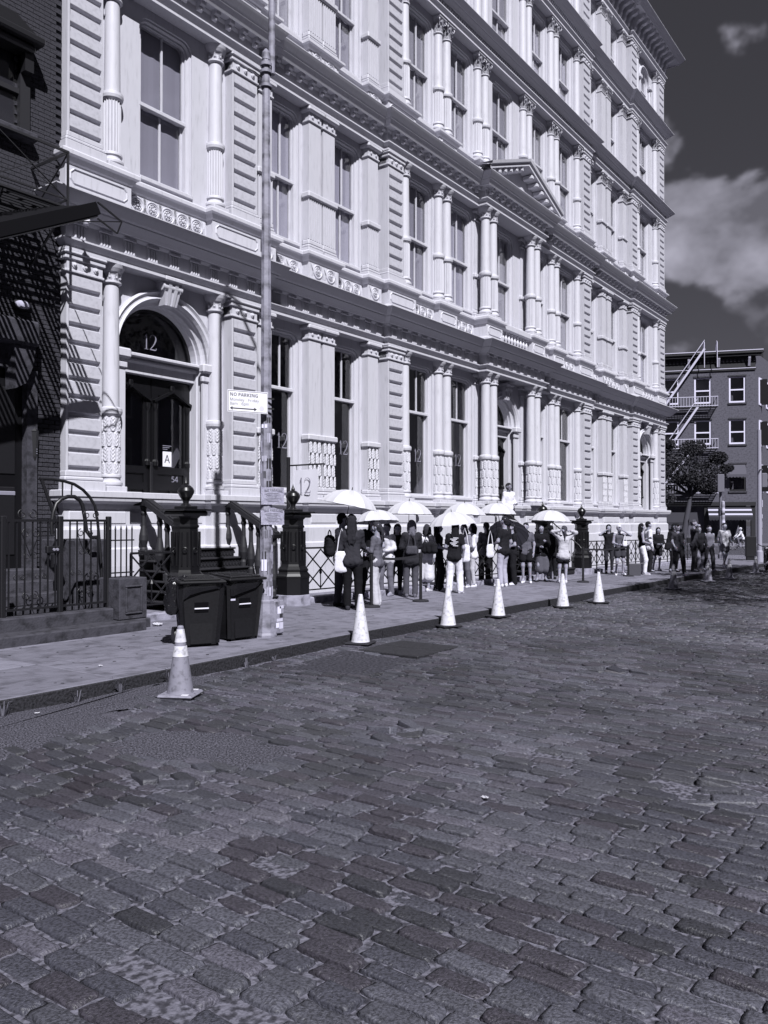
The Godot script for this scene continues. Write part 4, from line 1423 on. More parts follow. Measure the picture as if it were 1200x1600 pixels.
	while x < 45.8:
		var x1 := x + 2.1
		var s := MB.new()
		var k := MB.new()
		var n := 3
		for q in n:
			var a := lerpf(x + 0.004, x1 - 0.004, float(q) / n)
			var c := lerpf(x + 0.004, x1 - 0.004, float(q + 1) / n)
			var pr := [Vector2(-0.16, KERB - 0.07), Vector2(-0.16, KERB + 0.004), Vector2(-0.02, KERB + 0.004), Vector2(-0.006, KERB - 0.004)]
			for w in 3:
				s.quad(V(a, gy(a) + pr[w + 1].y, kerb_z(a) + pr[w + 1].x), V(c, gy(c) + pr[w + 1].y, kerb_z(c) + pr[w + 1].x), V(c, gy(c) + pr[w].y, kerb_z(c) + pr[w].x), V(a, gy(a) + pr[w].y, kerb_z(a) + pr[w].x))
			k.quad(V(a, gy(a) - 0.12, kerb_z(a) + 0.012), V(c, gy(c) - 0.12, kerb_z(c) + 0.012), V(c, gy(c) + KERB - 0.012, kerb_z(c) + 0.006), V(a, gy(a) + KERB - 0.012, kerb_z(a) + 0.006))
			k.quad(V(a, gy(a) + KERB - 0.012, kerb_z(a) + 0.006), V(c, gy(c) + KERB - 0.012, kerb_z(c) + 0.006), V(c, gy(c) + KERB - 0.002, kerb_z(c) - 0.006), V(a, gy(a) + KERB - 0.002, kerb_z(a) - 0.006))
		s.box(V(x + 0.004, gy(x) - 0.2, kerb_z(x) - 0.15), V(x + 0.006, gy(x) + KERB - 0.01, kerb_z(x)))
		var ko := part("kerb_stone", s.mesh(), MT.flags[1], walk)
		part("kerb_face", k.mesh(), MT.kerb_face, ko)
		x = x1
	# avenue beyond the corner, with its crossing
	var av := MB.new()
	av.quad(V(46, -0.44, 70), V(84, -0.44, 70), V(84, -0.44, -90), V(46, -0.44, -90))
	structure("avenue", av.mesh(), MT.asphalt)
	var wp := MB.new()
	var wear := material(0.34, 0.9, 0.2)
	world_tri(wear, 1.1, noise_tex(61, 0.02, 5, [[0.0, 0.35], [0.45, 0.8], [0.6, 1.0], [1.0, 1.0]]), null)
	for k in 8:
		var st := MB.new()
		var xx := 47.5 + k * 1.15
		st.quad(V(xx, -0.434, 9.5), V(xx + 0.5, -0.434, 9.5), V(xx + 0.5, -0.434, -2.0), V(xx, -0.434, -2.0))
		structure("crossing_stripe", st.mesh(), wear)
	# tufts of grass in the gutter
	var spots := [[4.0, 0.16, "grass tuft by the kerb at the left edge of the picture"], [4.75, 0.14, "small grass tuft by the kerb, second from the left"], [5.25, 0.2, "spreading grass tuft by the kerb left of the striped cone"], [5.9, 0.22, "tall grass tuft by the kerb right behind the striped cone"], [7.1, 0.13, "low grass tuft by the kerb below the waste bins"], [7.6, 0.1, "tiny grass tuft by the kerb near the lamp post"]]
	MT.weed = material(0.085, 0.8, 0.3)
	MT.weed.cull_mode = BaseMaterial3D.CULL_DISABLED
	for q in spots:
		var t := MB.new()
		for k in 16:
			var a := rng.randf() * TAU
			var h: float = q[1] * rng.randf_range(0.5, 1.1)
			var out := h * rng.randf_range(0.3, 1.1)
			var u := V(cos(a), 0, sin(a))
			var w := V(-sin(a), 0, cos(a)) * 0.004
			var p0 := u * 0.02
			var p1 := u * (0.02 + out * 0.4) + V(0, h * 0.75, 0)
			var p2 := u * (0.02 + out) + V(0, h * 0.8, 0)
			t.quad(p0 - w, p0 + w, p1 + w, p1 - w)
			t.tri(p1 - w, p1 + w, p2)
		tag(part("grass_tuft", t.mesh(), MT.weed, self, V(q[0], gh(q[0], 5.5) - 0.005, kerb_z(q[0]) + 0.05)), q[2], "grass", "grass tufts in the gutter")
	# scraps of litter
	var scraps := [[5.56, 4.62, 0.14, "white curled paper scrap on the pavement left of the waste bins"], [4.62, 9.95, 0.0, "crumpled white scrap lying on the street blocks at right"], [4.2, 5.62, 0.0, "small white pebble of litter in the gutter"], [8.25, 2.25, 0.14, "folded white paper lying beside the brown pier"]]
	for k in scraps.size():
		var q = scraps[k]
		var m := MB.new()
		var s := 0.032 if k != 3 else 0.12
		var P := []
		for j in 4:
			for ii in 4:
				P.append(V((ii - 1.5) * s * 0.45, 0.012 + 0.3 * s * absf(sin(ii * 1.7 + j + k)), (j - 1.5) * s * 0.4))
		m.grid(P, 4, 4, false, true)
		m.grid(P, 4, 4, false)
		tag(part("paper_scrap", m.mesh(), MT.white, self, V(q[0], gh(q[0], q[1]) + q[2] if q[2] == 0.0 else gy(q[0]) + q[2], q[1]), k * 1.3), q[3], "litter", "scraps of litter")

# ------------------------------------------------------------------ the dark brick house at the left
func build_brick_neighbour() -> void:
	var H := thing("brick_house", "dark brick town house with iron stair balcony at the left edge", "building")
	var brick := []
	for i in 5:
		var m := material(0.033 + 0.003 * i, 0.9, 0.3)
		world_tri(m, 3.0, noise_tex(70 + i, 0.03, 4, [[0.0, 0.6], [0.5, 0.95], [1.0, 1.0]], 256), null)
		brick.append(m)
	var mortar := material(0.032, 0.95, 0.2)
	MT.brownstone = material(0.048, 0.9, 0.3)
	world_tri(MT.brownstone, 0.8, noise_tex(81, 0.012, 5, [[0.0, 0.6], [0.5, 0.95], [1.0, 1.0]]), bump_tex(82, 0.05, 4, 3.0), 0.5)
	var zf := -0.12
	var w := MB.new()
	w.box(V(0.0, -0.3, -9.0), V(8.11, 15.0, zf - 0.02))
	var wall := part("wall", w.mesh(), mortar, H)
	# bricks: those low down one by one, the rest joined
	var bm := MB.new()
	bm.cbox(V(0, 0, -0.03), V(0.2, 0.062, 0.012), 0.005)
	var hm := MB.new()
	hm.cbox(V(0, 0, -0.03), V(0.095, 0.062, 0.012), 0.005)
	var full := bm.mesh()
	var half := hm.mesh()
	var rest := MB.new()
	var n := 0
	var row := 0
	var y := 1.0
	while y < 12.6:
		var x := 8.1 - (0.105 if row % 2 == 1 else 0.0)
		if row % 2 == 1:
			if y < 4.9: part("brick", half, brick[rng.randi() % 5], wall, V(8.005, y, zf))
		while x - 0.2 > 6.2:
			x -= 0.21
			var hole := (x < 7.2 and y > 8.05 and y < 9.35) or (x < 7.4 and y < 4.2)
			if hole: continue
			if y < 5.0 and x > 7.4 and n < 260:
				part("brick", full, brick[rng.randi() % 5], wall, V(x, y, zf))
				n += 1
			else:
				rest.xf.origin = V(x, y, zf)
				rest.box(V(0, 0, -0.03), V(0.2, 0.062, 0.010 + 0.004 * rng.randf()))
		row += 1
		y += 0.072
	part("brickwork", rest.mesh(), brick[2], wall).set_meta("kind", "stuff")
	# upper window with its heavy hood
	var wn := MB.new()
	wn.box(V(5.9, 8.05, -0.14), V(6.05, 9.4, -0.02)); wn.box(V(7.3, 8.05, -0.14), V(7.47, 9.4, -0.02))
	wn.box(V(6.05, 8.67, -0.14), V(7.3, 8.75, -0.06))
	var win := part("window", wn.mesh(), MT.dull_iron, H)
	var sl := MB.new()
	sl.cbox(V(5.8, 7.93, -0.2), V(7.55, 8.06, 0.1), 0.02)
	part("sill", sl.mesh(), MT.brownstone, win)
	var gp := MB.new()
	gp.box(V(6.05, 8.05, -0.13), V(7.3, 9.4, -0.12))
	part("pane", gp.mesh(), MT.glass, win)
	var hd := MB.new()
	hd.cbox(V(5.6, 9.42, -0.13), V(7.55, 9.55, 0.32), 0.03)
	hd.cbox(V(5.7, 9.3, -0.13), V(7.45, 9.42, 0.2), 0.03)
	hd.prism(PackedVector2Array([Vector2(5.6, 9.55), Vector2(7.55, 9.55), Vector2(7.1, 9.8), Vector2(6.05, 9.8)]), -0.12, 0.2)
	hd.box(V(7.3, 9.0, -0.13), V(7.45, 9.3, 0.12))
	part("window_hood", hd.mesh(), MT.iron, H)
	# doorway with stone surround and hood
	var ds := MB.new()
	ds.box(V(7.42, 0.9, -0.16), V(7.6, 4.2, 0.02))
	ds.cbox(V(5.6, 4.55, -0.13), V(7.5, 4.95, 0.28), 0.04)
	ds.prism(PackedVector2Array([Vector2(7.12, 3.85), Vector2(7.3, 3.95), Vector2(7.42, 4.25), Vector2(7.46, 4.56), Vector2(7.1, 4.56)]), -0.1, 0.2)
	ds.box(V(5.9, 4.2, -0.2), V(7.45, 4.56, 0.0))
	var dsu := part("door_surround", ds.mesh(), MT.brownstone, H)
	var dd := MB.new()
	dd.box(V(6.0, 0.9, -0.2), V(7.42, 4.2, -0.13))
	var dr := part("door", dd.mesh(), MT.black_paint, H)
	var mo := MB.new()
	for q in [[6.15, 1.2, 6.65, 2.3], [6.8, 1.2, 7.3, 2.3], [6.15, 2.5, 6.65, 3.9], [6.8, 2.5, 7.3, 3.9]]:
		mo.cbox(V(q[0], q[1], -0.14), V(q[2], q[3], -0.11), 0.02)
	part("door_panel", mo.mesh(), MT.iron, dr)
	var ms := MB.new()
	ms.cbox(V(6.9, 2.16, -0.13), V(7.3, 2.23, -0.10), 0.01)
	part("letter_slot", ms.mesh(), MT.gilt, dr)
	# stone steps up to the door
	for i in 5:
		var st := MB.new()
		st.cbox(V(5.2, 0.1, -0.1), V(7.55, 0.14 + 0.17 * (i + 1), 1.45 - 0.28 * i), 0.015)
		part("step", st.mesh(), MT.brownstone, H)
	var ck := MB.new()
	ck.cbox(V(7.56, 0.1, 0.2), V(8.2, 1.46, 1.15), 0.02)
	part("stoop_cheek", ck.mesh(), MT.brownstone, H)
	# lamps on the wall
	var lp := thing("bulkhead_lamp", "oval bulkhead lamp on the brick wall above the dark doorway", "lamp", V(7.36, 5.25, -0.1))
	var lb := MB.new()
	lb.xf = Transform3D(Basis(Vector3(1, 0, 0), PI / 2).scaled_local(Vector3(1.5, 1, 0.75)), Vector3.ZERO)
	lb.lathe([Vector2(0.10, 0.0), Vector2(0.105, 0.05), Vector2(0.09, 0.07)], 20)
	part("housing", lb.mesh(), MT.dull_iron, lp)
	var lg := MB.new()
	lg.xf = lb.xf
	lg.lathe([Vector2(0.088, 0.06), Vector2(0.085, 0.10), Vector2(0.06, 0.14), Vector2(0.0, 0.16)], 20)
	part("lens", lg.mesh(), material(0.4, 0.15, 0.6), lp)
	var ln := thing("wall_lantern", "slim black wall lantern beside the dark doorway", "lamp", V(7.56, 2.75, -0.02))
	var lm := MB.new()
	lm.lathe([Vector2(0.0, -0.1), Vector2(0.05, 0.0), Vector2(0.06, 0.06), Vector2(0.075, 0.45), Vector2(0.08, 0.47), Vector2(0.0, 0.56)], 6)
	lm.bar(V(0, 0.3, 0), V(0, 0.35, -0.1), 0.03)
	part("body", lm.mesh(), MT.iron, ln)
	for k in 3:
		var bl := MB.new()
		bl.lathe([Vector2(0, -0.012), Vector2(0.012, 0), Vector2(0, 0.012)], 8, V(0.02, 0.1 + k * 0.035, 0.06))
		part("bulb", bl.mesh(), MT.gilt, ln)
	# stair balcony in iron
	var F := thing("fire_escape", "black iron stair balcony with crossed railings on the brick house", "fire escape")
	var zb := 0.92
	for k in 11:
		var s := MB.new()
		var zz := lerpf(-0.08, zb, k / 10.0)
		s.box(V(4.0, 6.66, zz - 0.017), V(7.55, 6.69, zz + 0.017))
		part("floor_slat", s.mesh(), MT.dull_iron, F)
	for x in [4.4, 5.5, 6.5, 7.5]:
		var s := MB.new()
		s.box(V(x, 6.6, -0.1), V(x + 0.04, 6.66, zb))
		s.bar(V(x + 0.02, 6.6, zb - 0.1), V(x + 0.02, 5.9, -0.1), 0.03)
		part("bearer", s.mesh(), MT.dull_iron, F)
	for q in [[V(4.0, 7.55, zb), V(7.55, 7.55, zb), 0.035], [V(4.0, 6.8, zb), V(7.55, 6.8, zb), 0.025], [V(7.55, 7.55, -0.1), V(7.55, 7.55, zb), 0.035], [V(7.55, 6.8, -0.1), V(7.55, 6.8, zb), 0.025]]:
		var s := MB.new()
		s.bar(q[0], q[1], q[2])
		part("rail", s.mesh(), MT.dull_iron, F)
	for x in [4.0, 5.2, 6.35, 7.55]:
		var s := MB.new()
		s.bar(V(x, 6.66, zb), V(x, 7.57, zb), 0.03)
		part("post", s.mesh(), MT.dull_iron, F)
	for x in [4.0, 5.2, 6.35]:
		for q in [[6.8, 7.53], [7.53, 6.8]]:
			var s := MB.new()
			s.bar(V(x, q[0], zb), V(x + 1.18, q[1], zb), 0.022, 0.012)
			part("cross_brace", s.mesh(), MT.dull_iron, F)
	for q in [[6.8, 7.53], [7.53, 6.8]]:
		var s := MB.new()
		s.bar(V(7.55, q[0], -0.08), V(7.55, q[1], zb), 0.022, 0.012)
		part("cross_brace", s.mesh(), MT.dull_iron, F)
	# pitched canopy of bars over the brick house's door
	var A := thing("canopy", "black slatted canopy jutting out from the brick house over its steps", "canopy")
	var p0 := V(7.32, 6.44, 2.02)
	var p1 := V(5.0, 5.3, 1.7)
	var fb := MB.new()
	fb.bar(p0 - V(0, 0.09, 0), p1 - V(0, 0.09, 0), 0.06, 0.18)
	part("fascia", fb.mesh(), material(0.005, 0.9, 0.15), A)
	var f2 := MB.new()
	f2.bar(p0 - V(0, 0.20, 0.03), p1 - V(0, 0.20, 0.03), 0.09, 0.035)
	part("gutter", f2.mesh(), MT.dull_iron, A)
	for g in 7:
		for k in 4:
			var t := (g + 0.08 + k * 0.2) / 7.0
			var a := p0.lerp(p1, t) - V(0, 0.06, 0)
			var s := MB.new()
			s.bar(a, V(a.x, a.y + 0.42, -0.1), 0.03, 0.05)
			part("rib", s.mesh(), MT.dull_iron, A)
	var fr := MB.new()
	fr.bar(p0, V(7.72, 6.26, 2.05), 0.022); fr.bar(V(7.72, 6.26, 2.05), V(7.64, 6.06, 2.05), 0.018); fr.bar(V(7.64, 6.06, 2.05), p0 - V(0, 0.24, 0), 0.02)
	fr.bar(V(7.72, 6.26, 2.05), V(7.6, 6.7, -0.1), 0.015)
	part("end_frame", fr.mesh(), MT.iron, A)
	var dome := thing("camera_dome", "small white dome camera under the corner of the white building's cornice", "camera", V(8.19, 6.72, 0.46))
	var dm := MB.new()
	dm.lathe([Vector2(0.0, -0.05), Vector2(0.05, -0.03), Vector2(0.065, 0.0)], 14)
	part("dome", dm.mesh(), MT.sash, dome)
	var dk := MB.new()
	dk.lathe([Vector2(0.068, 0.0), Vector2(0.072, 0.02), Vector2(0.06, 0.07), Vector2(0.03, 0.1), Vector2(0.0, 0.1)], 14)
	dk.bar(V(0, 0.09, 0), V(0, 0.12, -0.4), 0.03)
	part("bracket", dk.mesh(), MT.white, dome)
	# forecourt: low walls, gate, pier
	var W := thing("forecourt_wall", "low brown stone wall with a step below the iron gate", "wall")
	var a1 := MB.new()
	a1.cbox(V(4.6, 0.1, 1.8), V(7.58, 0.46, 2.1), 0.02)
	part("coping", a1.mesh(), MT.brownstone, W)
	var a2 := MB.new()
	a2.cbox(V(4.6, 0.08, 2.1), V(7.86, 0.28, 2.5), 0.02)
	part("step", a2.mesh(), MT.brownstone, W)
	var P := thing("brown_pier", "square brown stone pier with a sunk panel beside the gate", "pier", V(7.58, 0.12, 1.72))
	var b1 := MB.new()
	b1.cbox(V(-0.04, 0, -0.04), V(0.54, 0.16, 0.54), 0.015)
	b1.cbox(V(0, 0.16, 0), V(0.5, 0.78, 0.5), 0.015)
	part("shaft", b1.mesh(), MT.brownstone, P)
	var b2 := MB.new()
	for q in [[0.1, 0.24, 0.4, 0.27], [0.1, 0.64, 0.4, 0.67], [0.1, 0.27, 0.13, 0.64], [0.37, 0.27, 0.4, 0.64]]: b2.cbox(V(q[0], q[1], 0.49), V(q[2], q[3], 0.522), 0.01)
	part("panel", b2.mesh(), MT.brownstone, P)
	var G := thing("iron_gate", "black wrought-iron gate with scrollwork on the low brown wall", "gate", V(0, 0, 1.92))
	for q in [[4.7, 7.62, 1.74, 0.035], [4.7, 7.62, 0.53, 0.03]]:
		var s := MB.new()
		s.box(V(q[0], q[2], -q[3] * 0.5), V(q[1], q[2] + q[3], q[3] * 0.5))
		part("rail", s.mesh(), MT.iron, G)
	for x in [5.95, 6.8, 7.6]:
		var s := MB.new()
		s.cbox(V(x - 0.035, 0.44, -0.035), V(x + 0.035, 1.82, 0.035), 0.01)
		part("post", s.mesh(), MT.iron, G)
	for i in 24:
		var x := 7.53 - i * 0.115
		if absf(x - 6.8) < 0.05 or absf(x - 5.95) < 0.05: continue
		var s := MB.new()
		s.box(V(x - 0.009, 0.55, -0.009), V(x + 0.009, 1.75, 0.009))
		part("bar", s.mesh(), MT.iron, G)
	var scroll := MB.new()
	for sx in [-1.0, 1.0]:
		var pts := []
		for j in 15:
			var t := j / 14.0
			var rr := 0.05 * (1.0 - 0.7 * t)
			pts.append(V(sx * (0.055 + sin(t * 7.0) * rr), cos(t * 7.0) * rr, 0))
		scroll.tube(pts, 0.006, 0.005, 5)
	var sm := scroll.mesh()
	for q in [[6.35, 1.58, 1.3], [6.35, 1.27, 1.0], [6.18, 0.98, 0.8], [6.5, 0.98, 0.8], [6.35, 0.72, 1.2], [7.2, 1.58, 1.2], [7.2, 1.3, 0.9], [7.05, 1.0, 0.8], [7.35, 1.0, 0.8], [7.2, 0.72, 1.2], [6.3, 1.84, 1.4], [7.3, 1.84, 1.3], [5.5, 1.0, 1.0]]:
		var o := part("scroll", sm, MT.iron, G, V(q[0], q[1], 0.0))
		o.scale = Vector3.ONE * q[2]
	for xx in [6.35, 7.2]:
		var s := MB.new()
		s.bar(V(xx - 0.13, 1.58, 0), V(xx, 1.27, 0), 0.01); s.bar(V(xx + 0.13, 1.58, 0), V(xx, 1.27, 0), 0.01)
		part("heart", s.mesh(), MT.iron, G)
	var lk := MB.new()
	lk.cbox(V(6.58, 1.3, -0.03), V(6.78, 1.4, 0.04), 0.01)
	lk.bar(V(6.66, 1.28, 0.03), V(6.66, 1.1, 0.03), 0.03)
	var lock := part("lock", lk.mesh(), MT.iron, G)
	for x in [6.68, 6.73]:
		var s := MB.new()
		s.xf = Transform3D(Basis(Vector3(1, 0, 0), PI / 2), V(x, 1.35, 0.04))
		s.lathe([Vector2(0.022, 0), Vector2(0.02, 0.012), Vector2(0, 0.014)], 10)
		part("lock_cylinder", s.mesh(), MT.gilt, lock)
	var T := thing("spear_fence", "short run of black spear bars standing on the brown pier", "fence", V(7.6, 0.9, 1.95))
	for i in 5:
		var s := MB.new()
		s.box(V(i * 0.1 - 0.008, 0, -0.008), V(i * 0.1 + 0.008, 0.72, 0.008))
		s.lathe([Vector2(0.016, 0.72), Vector2(0.0, 0.8)], 6, V(i * 0.1, 0, 0))
		part("bar", s.mesh(), MT.iron, T)
	for yy in [0.06, 0.55]:
		var s := MB.new()
		s.box(V(-0.02, yy, -0.006), V(0.44, yy + 0.02, 0.006))
		part("rail", s.mesh(), MT.iron, T)
	# the curled handrail of the steps
	var R := thing("curled_handrail", "black tubular handrail in a big curl behind the iron gate", "handrail", V(0, 0, 1.35))
	var c1 := MB.new()
	c1.tube([V(6.83, 2.37, 0), V(7.05, 2.37, 0), V(7.23, 2.35, 0), V(7.4, 2.31, 0), V(7.55, 2.23, 0), V(7.67, 2.12, 0), V(7.76, 1.99, 0), V(7.81, 1.75, 0), V(7.84, 1.49, 0), V(7.88, 1.09, 0), V(7.9, 0.2, 0)], 0.024, 0.022, 8)
	part("outer_rail", c1.mesh(), MT.iron, R)
	var c2 := MB.new()
	var pp := [V(7.02, 1.55, 0.02), V(7.01, 1.7, 0.02), V(7.04, 1.88, 0.02), V(7.09, 2.01, 0.02), V(7.17, 2.08, 0.02), V(7.28, 2.12, 0.02), V(7.39, 2.12, 0.02), V(7.48, 2.07, 0.02), V(7.53, 1.99, 0.02), V(7.57, 1.8, 0.02), V(7.6, 1.6, 0.02), V(7.68, 1.5, 0.02), V(7.78, 1.5, 0.02)]
	c2.tube(pp, 0.03, 0.03, 8)
	part("inner_rail", c2.mesh(), MT.iron, R)
	var c3 := MB.new()
	c3.tube([V(6.86, 2.36, 0), V(7.0, 2.0, 0), V(7.15, 1.6, 0), V(7.2, 1.4, 0)], 0.028, 0.022, 6)
	c3.tube([V(7.2, 2.09, 0), V(7.2, 2.35, 0)], 0.012, 0.012, 5)
	c3.tube([V(7.35, 2.12, 0), V(7.36, 2.32, 0)], 0.012, 0.012, 5)
	part("strut", c3.mesh(), MT.iron, R)

# ------------------------------------------------------------------ stoops, railings, posts, bins, cones
func iron_post(label: String, x: float, z: float) -> void:
	var t: Node3D
	if cache.has("post"):
		copy_of(cache["post"], label, V(x, gy(x) + KERB, z))
		return
	t = thing("cast_iron_post", label, "post", V(x, gy(x) + KERB, z), 0.0, "cast iron newel posts by the stoops")
	cache["post"] = t
	var s := MB.new()
	s.lathe([Vector2(0.36, 0.0), Vector2(0.355, 0.2), Vector2(0.33, 0.21), Vector2(0, 0.21)], 8, Vector3.ZERO, null, false, PI / 8)
	part("stone_foot", s.mesh(), MT.pale_stone, t)
	var b := MB.new()
	b.lathe([Vector2(0.335, 0.21), Vector2(0.335, 0.52), Vector2(0.345, 0.53), Vector2(0.345, 0.57), Vector2(0.31, 0.62), Vector2(0.30, 0.66), Vector2(0.315, 0.67), Vector2(0.315, 0.70), Vector2(0.26, 0.76), Vector2(0.25, 0.8)], 8, Vector3.ZERO, null, false, PI / 8)
	part("base", b.mesh(), MT.black_paint, t)
	var m := MB.new()
	m.lathe([Vector2(0.25, 0.8), Vector2(0.215, 1.5), Vector2(0.235, 1.51), Vector2(0.235, 1.54), Vector2(0.215, 1.56), Vector2(0.215, 1.66), Vector2(0.25, 1.69), Vector2(0.27, 1.74), Vector2(0.27, 1.79), Vector2(0.0, 1.81)], 8, Vector3.ZERO, null, false, PI / 8)
	part("shaft", m.mesh(), MT.black_paint, t)
	for i in 8:
		var a := TAU * i / 8.0
		var f := MB.new()
		f.cbox(V(-0.06, 0.86, 0.215), V(-0.035, 1.44, 0.245), 0.008); f.cbox(V(0.035, 0.86, 0.215), V(0.06, 1.44, 0.245), 0.008)
		f.xf = Transform3D(Basis(Vector3(1, 0, 0), PI / 2), V(0, 1.13, 0.222))
		f.lathe([Vector2(0.05, 0), Vector2(0.055, 0.02), Vector2(0.04, 0.03), Vector2(0.035, 0.015), Vector2(0.0, 0.02)], 12)
		part("ornament", f.mesh(), MT.black_paint, t, Vector3.ZERO, a)
	var c := MB.new()
	c.cbox(V(-0.31, 1.79, -0.31), V(0.31, 1.82, 0.31), 0.01)
	c.cbox(V(-0.27, 1.70, -0.27), V(0.27, 1.79, 0.27), 0.03)
	c.cbox(V(-0.14, 1.82, -0.14), V(0.14, 1.87, 0.14), 0.01)
	part("cap", c.mesh(), MT.black_paint, t)
	var g := MB.new()
	g.lathe([Vector2(0.1, 1.87), Vector2(0.05, 1.92), Vector2(0.055, 1.96), Vector2(0.10, 2.02), Vector2(0.11, 2.04), Vector2(0.14, 2.1), Vector2(0.145, 2.13), Vector2(0.12, 2.18), Vector2(0.075, 2.22), Vector2(0.035, 2.24), Vector2(0.04, 2.26), Vector2(0.02, 2.3), Vector2(0.0, 2.37)], 18)
	part("finial", g.mesh(), MT.black_paint, t)

func iron_fence(label: String, x0: float, x1: float, z: float) -> void:
	var t := thing("iron_railing", label, "railing")
	var cb := MB.new()
	var n := int((x1 - x0) / 1.05) + 1
	for i in n:
		var a := lerpf(x0, x1, float(i) / n)
		var b := lerpf(x0, x1, float(i + 1) / n)
		var c := MB.new()
		c.cbox(V(a, gy(b) + KERB - 0.05, z - 0.12), V(b, gy(a) + KERB + 0.12, z + 0.12), 0.015)
		part("kerb_stone", c.mesh(), MT.pale_stone, t)
		var ya := gy(a) + KERB
		var yb := gy(b) + KERB
		var lo := 0.26
		var hi := 1.1
		var p := MB.new()
		p.bar(V(a, ya + 0.1, z), V(a, ya + hi, z), 0.035)
		part("post", p.mesh(), MT.iron, t)
		for q in [[hi, 0.05], [lo, 0.035]]:
			var r := MB.new()
			r.bar(V(a, ya + q[0], z), V(b, yb + q[0], z), q[1], q[1] * 0.7)
			part("rail", r.mesh(), MT.iron, t)
		var m := (a + b) * 0.5
		var ym := (ya + yb) * 0.5
		for q in [[a, hi - 0.03, b, lo + 0.03], [a, lo + 0.03, b, hi - 0.03], [a, (lo + hi) * 0.5, m, hi - 0.03], [m, hi - 0.03, b, (lo + hi) * 0.5], [a, (lo + hi) * 0.5, m, lo + 0.03], [m, lo + 0.03, b, (lo + hi) * 0.5]]:
			var s := MB.new()
			s.bar(V(q[0], ym + q[1], z), V(q[2], ym + q[3], z), 0.014, 0.024)
			part("lattice_bar", s.mesh(), MT.iron, t)
		var f := MB.new()
		f.bar(V(m, ym + lo, z), V(m, ym + lo + 0.34, z), 0.016)
		f.lathe([Vector2(0.0, -0.06), Vector2(0.035, 0.0), Vector2(0.0, 0.08)], 6, V(m, ym + lo + 0.34, z))
		part("spear", f.mesh(), MT.iron, t)

func stoop(label: String, x0: float, x1: float, zfront: float, floor_y: float, solid_rails: bool) -> void:
	var t := thing("iron_stoop", label, "steps")
	var g := gy(x0) + KERB
	var n := 6
	var rise := (floor_y - g) / n
	for i in n:
		var y := g + rise * (i + 1)
		var zf := zfront - 0.26 * i
		var s := MB.new()
		s.cbox(V(x0, y - 0.035, -0.5), V(x1, y, zf + 0.03), 0.01)
		part("tread", s.mesh(), MT.dull_iron, t)
		var r := MB.new()
		r.box(V(x0 + 0.02, y - rise, zf - 0.03), V(x1 - 0.02, y - 0.035, zf - 0.015))
		var k := int((x1 - x0) / 0.085)
		for j in k:
			var xx := lerpf(x0 + 0.04, x1 - 0.04, (j + 0.5) / k)
			r.bar(V(xx - 0.035, y - rise + 0.02, zf - 0.008), V(xx + 0.035, y - 0.05, zf - 0.008), 0.012)
			r.bar(V(xx + 0.035, y - rise + 0.02, zf - 0.008), V(xx - 0.035, y - 0.05, zf - 0.008), 0.012)
		part("riser", r.mesh(), MT.dull_iron, t)
	for x in [x0 + 0.08, x1 - 0.08]:
		if solid_rails:
			var h := MB.new()
			var a := V(x, floor_y + 0.86, -0.15)
			var b := V(x, floor_y + 0.86, 0.22)
			var c := V(x, g + 1.32, zfront - 0.05)
			h.bar(a, b, 0.20, 0.09); h.bar(b, c, 0.20, 0.09)
			h.bar(a + V(0, 0.06, 0), b + V(0, 0.06, 0), 0.12, 0.04); h.bar(b + V(0, 0.06, 0), c + V(0, 0.06, 0), 0.12, 0.04)
			part("handrail", h.mesh(), MT.dull_iron, t)
			for k in 6:
				var q := (k + 0.5) / 6.0
				var top := b.lerp(c, q)
				if k == 0: top = a.lerp(b, 0.6)
				var base := g + (zfront - top.z) / 0.26 * rise
				base = minf(base, floor_y)
				var hh := top.y - 0.05 - base
				var l := MB.new()
				l.lathe([Vector2(0.075, 0), Vector2(0.075, hh * 0.12), Vector2(0.05, hh * 0.16), Vector2(0.085, hh * 0.3), Vector2(0.08, hh * 0.4), Vector2(0.045, hh * 0.6), Vector2(0.04, hh * 0.8), Vector2(0.06, hh * 0.85), Vector2(0.045, hh * 0.9), Vector2(0.07, hh)], 12, V(x, base, top.z))
				part("baluster", l.mesh(), MT.dull_iron, t)
		else:
			var h := MB.new()
			var c := V(x, g + 0.95, zfront + 0.1)
			var b := V(x, floor_y + 0.95, 0.1)
			h.tube([V(x, floor_y + 0.95, -0.3), b, c, c + V(0, -0.1, 0.08)], 0.022, 0.022, 8)
			part("handrail", h.mesh(), MT.iron, t)
			var h2 := MB.new()
			h2.tube([b - V(0, 0.75, 0), c - V(0, 0.75, 0)], 0.014, 0.014, 6)
			part("lower_rail", h2.mesh(), MT.iron, t)
			for k in 12:
				var p := b.lerp(c, k / 11.0)
				var l := MB.new()
				l.bar(p, p - V(0, 0.75 if k % 11 != 0 else 0.95, 0), 0.014)
				part("baluster", l.mesh(), MT.iron, t)

# ---- traffic cones
func cone_meshes() -> Array:
	if cache.has("cone"): return cache["cone"]
	var b := MB.new()
	b.cbox(V(-0.18, 0.0, -0.18), V(0.18, 0.035, 0.18), 0.02)
	var c := MB.new()
	c.lathe([Vector2(0.135, 0.03), Vector2(0.128, 0.06), Vector2(0.03, 0.69), Vector2(0.022, 0.70), Vector2(0.02, 0.66)], 24)
	cache["cone"] = [b.mesh(), c.mesh()]
	return cache["cone"]

